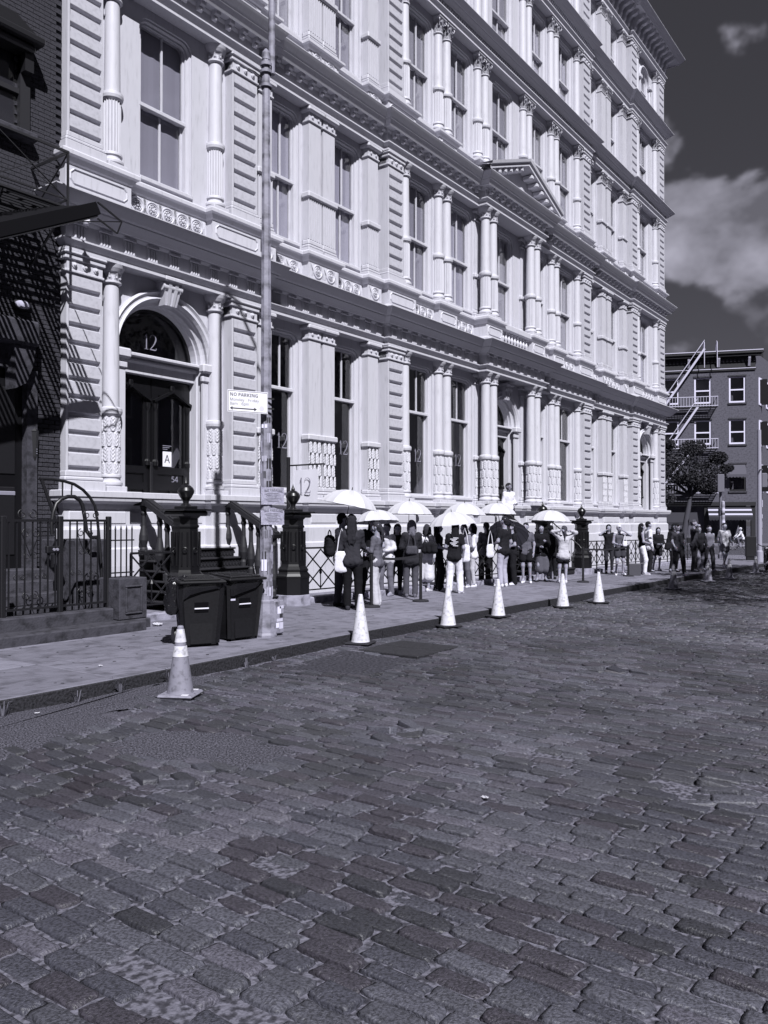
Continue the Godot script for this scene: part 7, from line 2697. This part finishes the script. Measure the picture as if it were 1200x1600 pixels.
var forms := {}
func head_form() -> Pelt:
	if forms.has("head"): return forms["head"]
	var B := [[V(0, 0.145, -0.012), V(0, 0.155, -0.02), 0.083, 0.082], [V(0, 0.10, 0.012), V(0, 0.055, 0.035), 0.068, 0.05], [V(0.02, 0.03, 0.05), V(-0.02, 0.03, 0.05), 0.028, 0.028],
		[V(0, 0.115, 0.078), V(0, 0.085, 0.1), 0.012, 0.017], [V(0.016, 0.082, 0.088), V(-0.016, 0.082, 0.088), 0.011, 0.011], [V(0.02, 0.052, 0.082), V(-0.02, 0.052, 0.082), 0.011, 0.011], [V(0.04, 0.13, 0.062), V(-0.04, 0.13, 0.062), 0.02, 0.02],
		[V(0.045, 0.10, 0.05), V(0.05, 0.085, 0.03), 0.026, 0.026], [V(-0.045, 0.10, 0.05), V(-0.05, 0.085, 0.03), 0.026, 0.026],
		[V(0.083, 0.12, -0.012), V(0.08, 0.09, -0.006), 0.017, 0.011], [V(-0.083, 0.12, -0.012), V(-0.08, 0.09, -0.006), 0.017, 0.011],
		[V(0, 0.05, -0.012), V(0, -0.09, -0.022), 0.05, 0.056],
		[V(0.033, 0.113, 0.098), V(0.03, 0.113, 0.098), 0.015, 0.015, -1], [V(-0.033, 0.113, 0.098), V(-0.03, 0.113, 0.098), 0.015, 0.015, -1]]
	forms["head"] = skin(B, 0.008, 0.02)
	return forms["head"]
# hand that hangs along -y, palm towards +x... the thumb to +z
func hand_form(kind: String) -> Pelt:
	if forms.has(kind): return forms[kind]
	var B := [[V(0, 0.02, 0), V(0, -0.02, 0), 0.024, 0.024]]
	for f in 4:
		var z := -0.03 + f * 0.02
		B.append([V(0, -0.015, z * 0.6), V(0, -0.085, z), 0.016, 0.012])
	var len := [0.055, 0.07, 0.075, 0.065]
	for f in 4:
		var z: float = -0.031 + f * 0.0207
		var p := V(0, -0.085, z)
		var ang := 0.25 if kind == "loose" else 0.95
		var a := ang * 0.6
		for s in 3:
			var l: float = len[f] * [0.45, 0.32, 0.25][s]
			var e := p + V(sin(a), -cos(a), 0) * l
			B.append([p, e, 0.0098 - s * 0.001, 0.0092 - s * 0.001])
			p = e
			a += ang
	var t0 := V(0.004, -0.02, 0.022)
	var t1 := V(0.014, -0.05, 0.047)
	var t2 := V(0.022, -0.08, 0.05) if kind == "loose" else V(0.035, -0.075, 0.035)
	var t3 := V(0.028, -0.1, 0.046) if kind == "loose" else V(0.05, -0.085, 0.018)
	B.append_array([[t0, t1, 0.016, 0.0125], [t1, t2, 0.0115, 0.0105], [t2, t3, 0.0105, 0.009]])
	forms[kind] = skin(B, 0.005, 0.006)
	return forms[kind]

func body_form(pose: String) -> Pelt:
	var key := "body " + pose
	if forms.has(key): return forms[key]
	var J := joints(pose)
	var B := torso(J, -0.006)
	B.append([J.neck - V(0, 0.04, 0), J.head + V(0, 0.03, 0), 0.056, 0.052])
	for k in ["L", "R"]:
		B += arm(J, k, 0.0, 2.0)
		B += leg(J, k, -0.004, 2.0, 0.0)
		B.append([J["an" + k], J["to" + k], 0.04, 0.03])
	var S := skin(B, 0.02, 0.045)
	S.add(head_form(), Transform3D(Basis(), J.head + V(0, 0.015, 0.0)))
	for k in ["L", "R"]:
		var d: Vector3 = (J["wr" + k] - J["el" + k]).normalized()
		var y := -d
		var s := 1.0 if k == "L" else -1.0
		var z := V(0, 0, 1) - y * y.z
		if z.length() < 0.3: z = V(-s, 0.3, 0) - y * y.dot(V(-s, 0.3, 0))
		z = z.normalized()
		var x := y.cross(z)
		if x.x * s > 0.0: x = -x            # palms turn inwards
		S.add(hand_form("loose" if pose in ["stand", "walk", "walk_b", "akimbo"] else "grip"), Transform3D(Basis(x, y, z), J["wr" + k]))
	forms[key] = S
	return S
func top_form(pose: String, kind: String) -> ArrayMesh:
	var key := "top " + pose + kind
	if cache.has(key): return cache[key]
	var J := joints(pose)
	var e: float = {"tee": 0.010, "tank": 0.006, "long": 0.009, "jacket": 0.020, "loose": 0.018}[kind]
	var B := torso(J, e, {"tee": 0.05, "tank": 0.0, "long": 0.05, "jacket": 0.11, "loose": 0.07}[kind])
	if kind != "tank":
		var to: float = {"tee": 0.62, "long": 1.92, "jacket": 1.9, "loose": 1.85}[kind]
		for k in ["L", "R"]: B += arm(J, k, e * 0.85, to)
	if kind == "jacket": B.append([J.neck - V(0, 0.02, 0.01), J.neck + V(0, 0.0, -0.01), 0.075, 0.07])
	cache[key] = skin(B, 0.02, 0.05, 0.016 if kind != "tank" else 0.006, pose.length() * 7 + kind.length()).mesh()
	return cache[key]
func bottom_form(pose: String, kind: String) -> ArrayMesh:
	var key := "bottom " + pose + kind
	if cache.has(key): return cache[key]
	var J := joints(pose)
	var B := [[J.pelvis + V(0.06, 0.06, 0), J.pelvis + V(0.06, -0.05, -0.01), 0.086, 0.102], [J.pelvis + V(-0.06, 0.06, 0), J.pelvis + V(-0.06, -0.05, -0.01), 0.086, 0.102]]
	if kind == "skirt":
		for s in [1.0, -1.0]: B.append([J.pelvis + V(s * 0.05, -0.05, 0), V(s * 0.09, 0.38, 0.01), 0.115, 0.15])
	else:
		for k in ["L", "R"]:
			match kind:
				"shorts": B += leg(J, k, 0.022, 0.55, 0.04)
				"slim": B += leg(J, k, 0.008, 1.96, 0.004)
				"trousers": B += leg(J, k, 0.010, 1.98, 0.02)
				"wide": B += leg(J, k, 0.012, 2.02, 0.034)
	cache[key] = skin(B, 0.02, 0.03, 0.009, kind.length() * 3).mesh()
	return cache[key]
func shoe_form() -> ArrayMesh:
	if cache.has("shoe"): return cache["shoe"]
	var B := [[V(0, 0.05, -0.05), V(0, 0.035, 0.0), 0.045, 0.045], [V(0, 0.035, 0.0), V(0.004, 0.03, 0.13), 0.046, 0.036], [V(0, 0.02, -0.06), V(0.004, 0.012, 0.14), 0.03, 0.03]]
	B.append([V(0, -0.3, -0.4), V(0, -0.3, 0.4), 0.3, 0.3, -1])
	cache["shoe"] = skin(B, 0.012, 0.02).mesh()
	return cache["shoe"]
func hair_form(kind: String) -> ArrayMesh:
	if cache.has("hair" + kind): return cache["hair" + kind]
	var B := []
	B.append([V(0, 0.165, -0.02), V(0, 0.15, -0.032), 0.085, 0.086])
	B.append([V(0, 0.13, -0.05), V(0, 0.075, -0.055), 0.07, 0.05])
	match kind:
		"long":
			for s in [1.0, -1.0]:
				B.append([V(s * 0.055, 0.15, 0.0), V(s * 0.075, -0.06, -0.02), 0.034, 0.026])
				B.append([V(s * 0.075, -0.06, -0.02), V(s * 0.07, -0.2, -0.05), 0.026, 0.012])
				B.append([V(s * 0.035, 0.1, -0.065), V(s * 0.045, -0.22, -0.095), 0.05, 0.034])
				B.append([V(s * 0.045, -0.22, -0.095), V(s * 0.03, -0.33, -0.10), 0.034, 0.012])
			B.append([V(0, 0.1, -0.07), V(0, -0.28, -0.105), 0.06, 0.022])
		"bob":
			for s in [1.0, -1.0]: B.append([V(s * 0.06, 0.14, -0.01), V(s * 0.08, 0.0, -0.02), 0.045, 0.04])
			B.append([V(0, 0.1, -0.07), V(0, -0.02, -0.075), 0.07, 0.05])
		"tied":
			B.append([V(0, 0.12, -0.10), V(0, 0.0, -0.14), 0.045, 0.03]); B.append([V(0, 0.0, -0.14), V(0.01, -0.2, -0.13), 0.034, 0.015])
		"cap":
			B.append([V(0, 0.165, 0.02), V(0, 0.158, 0.11), 0.05, 0.03])
		"scarf":
			for s in [1.0, -1.0]: B.append([V(s * 0.055, 0.13, 0.0), V(s * 0.06, 0.0, 0.0), 0.05, 0.05])
			B.append([V(0, 0.1, -0.06), V(0, -0.08, -0.06), 0.07, 0.08])
	B.append([V(0, 0.085, 0.12), V(0, 0.03, 0.13), 0.082, 0.088, -1])
	cache["hair" + kind] = skin(B, 0.012, 0.02, 0.012 if kind != "cap" else 0.003, 9).mesh()
	return cache["hair" + kind]

var fabrics := {}
func fabric(g: float) -> StandardMaterial3D:
	var key := snappedf(g, 0.001)
	if not fabrics.has(key):
		fabrics[key] = material(g, 0.92, 0.2, 1.0 if g < 0.4 else 0.5)
		world_tri(fabrics[key], 3.0, weave, null, 1.0, false)
	return fabrics[key]
var weave: NoiseTexture2D

# q: x, z, yaw in degrees, height, pose, skin, [top kind, tone], [bottom kind, tone], shoe tone, [hair kind, tone], label
func person(q: Array) -> Node3D:
	var gyv := gy(q[0]) + KERB
	var t := thing("person", q[10], "person", V(q[0], gyv, q[1]), deg_to_rad(q[2]))
	var k: float = q[3] / 1.70
	var pose: String = q[4]
	var J := joints(pose)
	var key := "mesh " + pose
	if not cache.has(key): cache[key] = body_form(pose).mesh()
	var sk := "skin%.2f" % q[5]
	if not MT.has(sk):
		MT[sk] = material(q[5], 0.6, 0.4)
		MT[sk].subsurf_scatter_enabled = true
		MT[sk].subsurf_scatter_strength = 0.15
	var parts := [part("body", cache[key], MT[sk], t), part("top", top_form(pose, q[6][0]), fabric(q[6][1]), t), part("bottoms", bottom_form(pose, q[7][0]), fabric(q[7][1]), t)]
	for s in ["L", "R"]:
		var a: Vector3 = J["an" + s]
		var d: Vector3 = J["to" + s] - a
		var sh := part("shoe", shoe_form(), fabric(q[8]), t)
		sh.position = V(a.x, maxf(0.0, a.y - 0.085), a.z + 0.015) * k
		sh.rotation.y = atan2(d.x, d.z)
		sh.scale = Vector3.ONE * k
	var hr := part("hair" if q[9][0] not in ["cap", "scarf"] else "headwear", hair_form(q[9][0]), fabric(q[9][1]), t)
	hr.position = (J.head + V(0, 0.015, 0.0)) * k
	hr.scale = Vector3.ONE * k
	for s in [-1.0, 1.0]:
		var e := part("eye", eye_form(), MT.black_paint, t)
		e.position = (J.head + V(s * 0.032, 0.128, 0.078)) * k
		e.scale = Vector3.ONE * k
	for p in parts: p.scale = Vector3.ONE * k
	t.rotation.z = 0.035 * sin(q[0] * 7.3)
	t.rotation.x = 0.02 * sin(q[0] * 3.1 + 1.0)
	return t
func eye_form() -> ArrayMesh:
	if cache.has("eye"): return cache["eye"]
	var b := MB.new()
	b.lathe([Vector2(0, -0.006), Vector2(0.009, -0.003), Vector2(0.009, 0.003), Vector2(0, 0.006)], 8)
	cache["eye"] = b.mesh()
	return cache["eye"]

# an open umbrella: apex, lean direction, radius, tone
func umbrella(label: String, apex: Vector3, lean: Vector3, r: float, g: float, handle: float) -> void:
	var up := (Vector3.UP + lean).normalized()
	var x := up.cross(Vector3(0.3, 0, 1)).normalized()
	var t := thing("umbrella", label, "umbrella", apex, 0.0, "umbrellas held over the queue")
	t.transform.basis = Basis(x, up, x.cross(up))
	var N := 16
	var key := "gore %.2f" % r
	if not cache.has(key):
		var b := MB.new()
		var P := []
		var nu := 5
		var nv := 8
		for j in nv:
			var a := 0.02 + 1.05 * j / (nv - 1)
			for i in nu:
				var f := float(i) / (nu - 1)
				var th := TAU / N * (f - 0.5)
				var sag := 0.02 * sin(f * PI) * j / (nv - 1.0)
				var rr := r * sin(a) / sin(1.07) * (1.0 - sag * 1.6)
				var yy := -r * 0.54 * (1.0 - cos(a)) / (1.0 - cos(1.07)) - sag * r * 0.5
				P.append(V(sin(th) * rr, yy, cos(th) * rr))
		b.grid(P, nu, nv, true, true)
		var s := MB.new()
		var pts := []
		for j in nv:
			var a := 0.02 + 1.05 * j / (nv - 1)
			pts.append(V(0, -r * 0.54 * (1.0 - cos(a)) / (1.0 - cos(1.07)) - 0.006, r * sin(a) / sin(1.07)))
		s.tube(pts, 0.004, 0.003, 4)
		cache[key] = [b.mesh(), s.mesh()]
	var mk := "umb%.2f" % g
	if not MT.has(mk):
		MT[mk] = material(g, 0.7, 0.3, 0.4)
		MT[mk].cull_mode = BaseMaterial3D.CULL_DISABLED
		MT[mk].backlight_enabled = true
		MT[mk].backlight = Color(g * 0.18, g * 0.18, g * 0.2)
		MT[mk + "b"] = material(g * 0.84, 0.7, 0.3, 0.4)
		MT[mk + "b"].cull_mode = BaseMaterial3D.CULL_DISABLED
		MT[mk + "b"].backlight_enabled = true
		MT[mk + "b"].backlight = Color(g * 0.16, g * 0.16, g * 0.18)
	for i in N:
		part("panel", cache[key][0], MT[mk if i % 2 == 0 else mk + "b"], t, Vector3.ZERO, TAU * i / N)
		part("rib", cache[key][1], MT.iron, t, Vector3.ZERO, TAU * (i + 0.5) / N)
	var sh := MB.new()
	sh.tube([V(0, 0.0, 0), V(0, -handle, 0)], 0.007, 0.007, 6)
	part("shaft", sh.mesh(), MT.iron, t)
	var tip := MB.new()
	tip.lathe([Vector2(0.012, -0.01), Vector2(0.008, 0.05), Vector2(0.0, 0.07)], 8)
	part("tip", tip.mesh(), MT.iron, t)
	var hd := MB.new()
	hd.tube([V(0, -handle + 0.02, 0), V(0, -handle - 0.08, 0), V(0.03, -handle - 0.12, 0), V(0.06, -handle - 0.09, 0)], 0.012, 0.012, 6)
	part("handle", hd.mesh(), MT.iron, t)

# a soft bag: centre, half sizes, tone, strap end
func bag(called: String, label: String, at: Vector3, turn: float, sz: Vector3, g: float, strap: float) -> void:
	var t := thing(called, label, "bag", at, deg_to_rad(turn), "bags carried by people in the queue")
	var r := minf(sz.x, sz.y) * 0.55
	var B := []
	for sx in [-0.9, 0.0, 0.9]:
		B.append([V(sx * (sz.x - r), sz.y - r, 0), V(sx * (sz.x - r) * 1.1, -sz.y + r, 0), r, r * 1.08])
	var po := part("pouch", skin(B, 0.014, r * 0.5, 0.012, int(at.x * 10)).mesh(), fabric(g), t)
	po.scale.z = sz.z / r
	var s := MB.new()
	s.tube([V(-sz.x * 0.7, sz.y * 0.8, 0), V(-sz.x * 0.4, sz.y + strap * 0.6, 0), V(0, sz.y + strap, 0), V(sz.x * 0.4, sz.y + strap * 0.6, 0), V(sz.x * 0.7, sz.y * 0.8, 0)], 0.012, 0.012, 5)
	part("strap", s.mesh(), fabric(g), t)

func build_queue() -> void:
	weave = noise_tex(201, 0.06, 4, [[0.0, 0.88], [0.5, 0.97], [1.0, 1.0]], 256)
	var P := [
		[12.3, 2.58, 62, 1.76, "relaxed", 0.20, ["long", 0.42], ["trousers", 0.04], 0.02, ["short", 0.012], "man with backpack and pale sleeves facing a long-haired woman under the first umbrella"],
		[11.98, 3.15, 122, 1.73, "umbrella", 0.2, ["long", 0.028], ["trousers", 0.008], 0.03, ["long", 0.02], "woman with long wavy hair seen from behind, white tote, black trousers"],
		[13.54, 2.37, -60, 1.74, "fold", 0.2, ["tee", 0.01], ["slim", 0.01], 0.02, ["long", 0.014], "dark-haired woman in black facing the camera behind the near belt post"],
		[12.85, 3.05, -165, 1.60, "phone", 0.2, ["long", 0.10], ["wide", 0.42], 0.4, ["tied", 0.03], "short woman in grey top and light wide trousers behind the near belt post"],
		[14.95, 1.81, -95, 1.60, "relaxed", 0.2, ["loose", 0.5], ["trousers", 0.11], 0.2, ["short", 0.02], "person in a loose white shirt and grey trousers behind the short woman"],
		[15.35, 1.74, -54, 1.58, "stand", 0.2, ["jacket", 0.011], ["slim", 0.011], 0.3, ["long", 0.012], "woman in a long black coat facing the camera between two groups"],
		[14.99, 2.39, 130, 1.66, "umbrella", 0.2, ["jacket", 0.022], ["trousers", 0.06], 0.1, ["scarf", 0.12], "person in dark jacket and headscarf seen from behind with a brown bag"],
		[16.59, 1.73, 100, 1.58, "strap", 0.2, ["long", 0.55], ["skirt", 0.5], 0.5, ["bob", 0.03], "woman in white top and white skirt with a black shoulder bag"],
		[16.98, 1.88, 30, 1.62, "fold", 0.2, ["tee", 0.011], ["wide", 0.009], 0.4, ["long", 0.013], "woman in wide black trousers facing right under the fourth umbrella"],
		[16.53, 2.55, 112, 1.63, "relaxed", 0.2, ["tee", 0.012], ["wide", 0.6], 0.5, ["long", 0.012], "woman in black printed T-shirt and white wide trousers seen from behind"],
		[18.36, 1.83, -100, 1.60, "umbrella", 0.2, ["long", 0.17], ["trousers", 0.09], 0.5, ["tied", 0.02], "woman in grey cardigan holding up an umbrella beside the white peplum top"],
		[18.68, 1.85, -142, 1.62, "fold", 0.22, ["loose", 0.58], ["slim", 0.4], 0.6, ["bob", 0.011], "woman with black bob in white blouse and pale trousers facing left"],
		[19.99, 1.47, 140, 1.66, "stand", 0.2, ["long", 0.09], ["wide", 0.01], 0.1, ["tied", 0.012], "person in grey shirt and long black skirt-like trousers by the railing"],
		[19.19, 2.44, 170, 1.80, "relaxed", 0.22, ["tee", 0.014], ["trousers", 0.34], 0.6, ["short", 0.02], "tall man in dark polo shirt and pale trousers seen from behind"],
		[20.04, 2.3, -130, 1.63, "fold", 0.22, ["tee", 0.011], ["wide", 0.011], 0.6, ["tied", 0.015], "woman in black top and wide black trousers facing the tall man"],
		[21.02, 2.24, -70, 1.66, "akimbo", 0.22, ["tee", 0.09], ["shorts", 0.012], 0.6, ["short", 0.02], "person in black shorts with hand on hip behind the tilted umbrella"],
		[21.84, 2.34, -54, 1.62, "phone", 0.2, ["jacket", 0.009], ["skirt", 0.075], 0.02, ["long", 0.011], "woman in black jacket and long grey skirt looking at her phone"],
		[23.15, 2.03, 120, 1.60, "stand", 0.15, ["jacket", 0.009], ["slim", 0.01], 0.02, ["short", 0.011], "figure in black in the shade behind the girl in the pale jacket"],
		[21.69, 3.01, 128, 1.58, "behind", 0.26, ["jacket", 0.40], ["shorts", 0.012], 0.5, ["tied", 0.05], "girl in pale hooded jacket and black shorts, hands behind her head"],
		[24.35, 0.0, -18, 1.76, "relaxed", 0.15, ["loose", 0.62], ["trousers", 0.01], 0.02, ["short", 0.02], "man in white sweater standing at the top of the middle stoop"],
		[27.56, 2.16, -60, 1.66, "brow", 0.2, ["tee", 0.012], ["slim", 0.03], 0.05, ["long", 0.013], "woman in black T-shirt and jeans shading her eyes by the railing"],
		[26.85, 2.82, -54, 1.64, "brow_two", 0.24, ["tank", 0.08], ["shorts", 0.04], 0.62, ["cap", 0.45], "woman in grey top, shorts and pale cap shading her eyes"],
		[27.75, 3.25, 30, 1.70, "phone", 0.24, ["tank", 0.012], ["trousers", 0.58], 0.5, ["long", 0.013], "woman in black vest and white trousers looking at her phone"],
		[29.39, 2.94, 40, 1.78, "stand", 0.22, ["loose", 0.58], ["trousers", 0.014], 0.02, ["short", 0.012], "tall young man in white shirt and black trousers facing right"],
		[30.76, 2.78, -54, 1.58, "fold", 0.22, ["jacket", 0.012], ["shorts", 0.02], 0.35, ["long", 0.012], "woman with long hair in black jacket and shorts facing the camera"],
		[30.03, 3.62, -40, 1.72, "relaxed", 0.18, ["jacket", 0.010], ["slim", 0.010], 0.02, ["long", 0.011], "person all in black with a dark handbag in the tree shade"],
		[27.83, 4.45, -54, 1.70, "walk", 0.18, ["tee", 0.03], ["trousers", 0.010], 0.3, ["cap", 0.012], "walker in dark T-shirt and cap striding towards the camera in the shade"],
		[31.03, 4.06, 0, 1.86, "brow", 0.2, ["long", 0.035], ["trousers", 0.03], 0.05, ["short", 0.06], "tall close-cropped man with raised arm at the back of the walkers"],
		[31.3, 4.2, -60, 1.64, "walk_b", 0.2, ["jacket", 0.014], ["wide", 0.2], 0.4, ["bob", 0.015], "woman in dark jacket and wide pale trousers walking in the shade"],
		[31.57, 4.42, -50, 1.66, "walk", 0.22, ["tank", 0.12], ["trousers", 0.03], 0.2, ["tied", 0.013], "woman in grey sleeveless top and jeans walking in the shade"],
		[35.25, 4.1, -54, 1.78, "walk_b", 0.22, ["tee", 0.5], ["shorts", 0.1], 0.3, ["short", 0.02], "man in light shirt and shorts walking last in the shade"],
		[66.0, -1.96, -145, 1.74, "ride", 0.2, ["loose", 0.6], ["trousers", 0.12], 0.1, ["cap", 0.5], "cyclist in white shirt and white helmet riding on the avenue"]]
	for q in P:
		var t := person(q)
		if q[10].begins_with("man in white sweater"): t.position.y = 1.21
		if q[4] == "ride": t.position.y = -0.43
		if q[10].begins_with("woman in black printed"):
			for k in 7:
				var m := MB.new()
				m.box(V(-0.1 + 0.03 * (k % 3), 1.34 - 0.03 * k, 0), V(0.02 + 0.035 * ((k * 2) % 3), 1.352 - 0.03 * k + 0.008, 0.008))
				part("shirt_print", m.mesh(), fabric(0.5), t, V(0, -0.06, -0.142))
	umbrella("white umbrella tilted over the couple at the head of the queue, nearest of all", V(12.2, 2.33, 2.95), V(0.585, 0, 0.81) * 0.2, 0.54, 0.46, 0.95)
	umbrella("white umbrella held low behind the sunlit couple, second from the left", V(13.64, 1.98, 2.45), V(0.05, 0, -0.1), 0.47, 0.46, 0.8)
	umbrella("white umbrella over the person with the headscarf", V(15.05, 2.19, 2.32), V(0.0, 0, 0.03), 0.51, 0.46, 0.9)
	umbrella("white umbrella over the woman in the printed T-shirt", V(16.83, 1.97, 2.32), V(-0.06, 0, -0.06), 0.56, 0.46, 0.85)
	umbrella("white umbrella raised behind the printed T-shirt, by the railing", V(18.23, 2.21, 1.87), V(0.03, 0, 0.02), 0.55, 0.46, 0.9)
	umbrella("white umbrella in front of the middle stoop's left rail", V(19.55, 2.23, 2.1), V(0.0, 0, 0.04), 0.51, 0.46, 0.9)
	umbrella("grey umbrella tipped over so its ribbed inside faces the camera", V(20.55, 1.62, 1.95), V(0.81, 0, -0.3) * 1.1, 0.56, 0.3, 0.8)
	umbrella("white umbrella farthest right, over the woman with the phone", V(22.3, 2.07, 2.39), V(0.03, 0, 0.04), 0.58, 0.46, 0.95)
	bag("backpack", "dark backpack on the man at the head of the queue", V(12.12, 1.28, 2.47), 62, V(0.14, 0.2, 0.085), 0.012, 0.1)
	bag("tote_bag", "white tote hanging at the side of the long-haired woman", V(11.83, 1.0, 3.0), 122, V(0.13, 0.19, 0.028), 0.6, 0.42)
	bag("handbag", "brown handbag on the back of the person with the headscarf", V(14.85, 1.12, 2.52), 130, V(0.13, 0.095, 0.05), 0.05, 0.3)
	bag("shoulder_bag", "black shoulder bag of the woman in white", V(16.4, 1.12, 1.98), 100, V(0.2, 0.14, 0.07), 0.012, 0.25)
	bag("tote_bag", "white tote of the woman in the printed T-shirt", V(16.68, 1.0, 2.78), 112, V(0.12, 0.2, 0.028), 0.6, 0.38)
	bag("tote_bag", "white tote between the white blouse and the tall man", V(18.98, 0.98, 2.2), 150, V(0.11, 0.17, 0.028), 0.55, 0.34)
	bag("handbag", "small white bag in front of the woman with the cap", V(26.72, 1.0, 3.02), -54, V(0.08, 0.09, 0.03), 0.6, 0.2)
	bag("handbag", "dark handbag of the person in black in the tree shade", V(29.85, 0.85, 3.5), -40, V(0.16, 0.13, 0.07), 0.012, 0.25)
	var bx := thing("carton", "brown carton standing on the pavement by the woman in white trousers", "box", V(27.05, gy(27.0) + KERB, 3.2), 0.4)
	var cm := MB.new()
	cm.cbox(V(-0.25, 0, -0.2), V(0.25, 0.38, 0.2), 0.01)
	part("case", cm.mesh(), material(0.05, 0.9), bx)
	var fl := MB.new()
	fl.quad(V(-0.25, 0.385, 0.2), V(0.25, 0.385, 0.2), V(0.27, 0.42, 0.36), V(-0.27, 0.42, 0.36))
	part("flap", fl.mesh(), material(0.06, 0.9), bx)
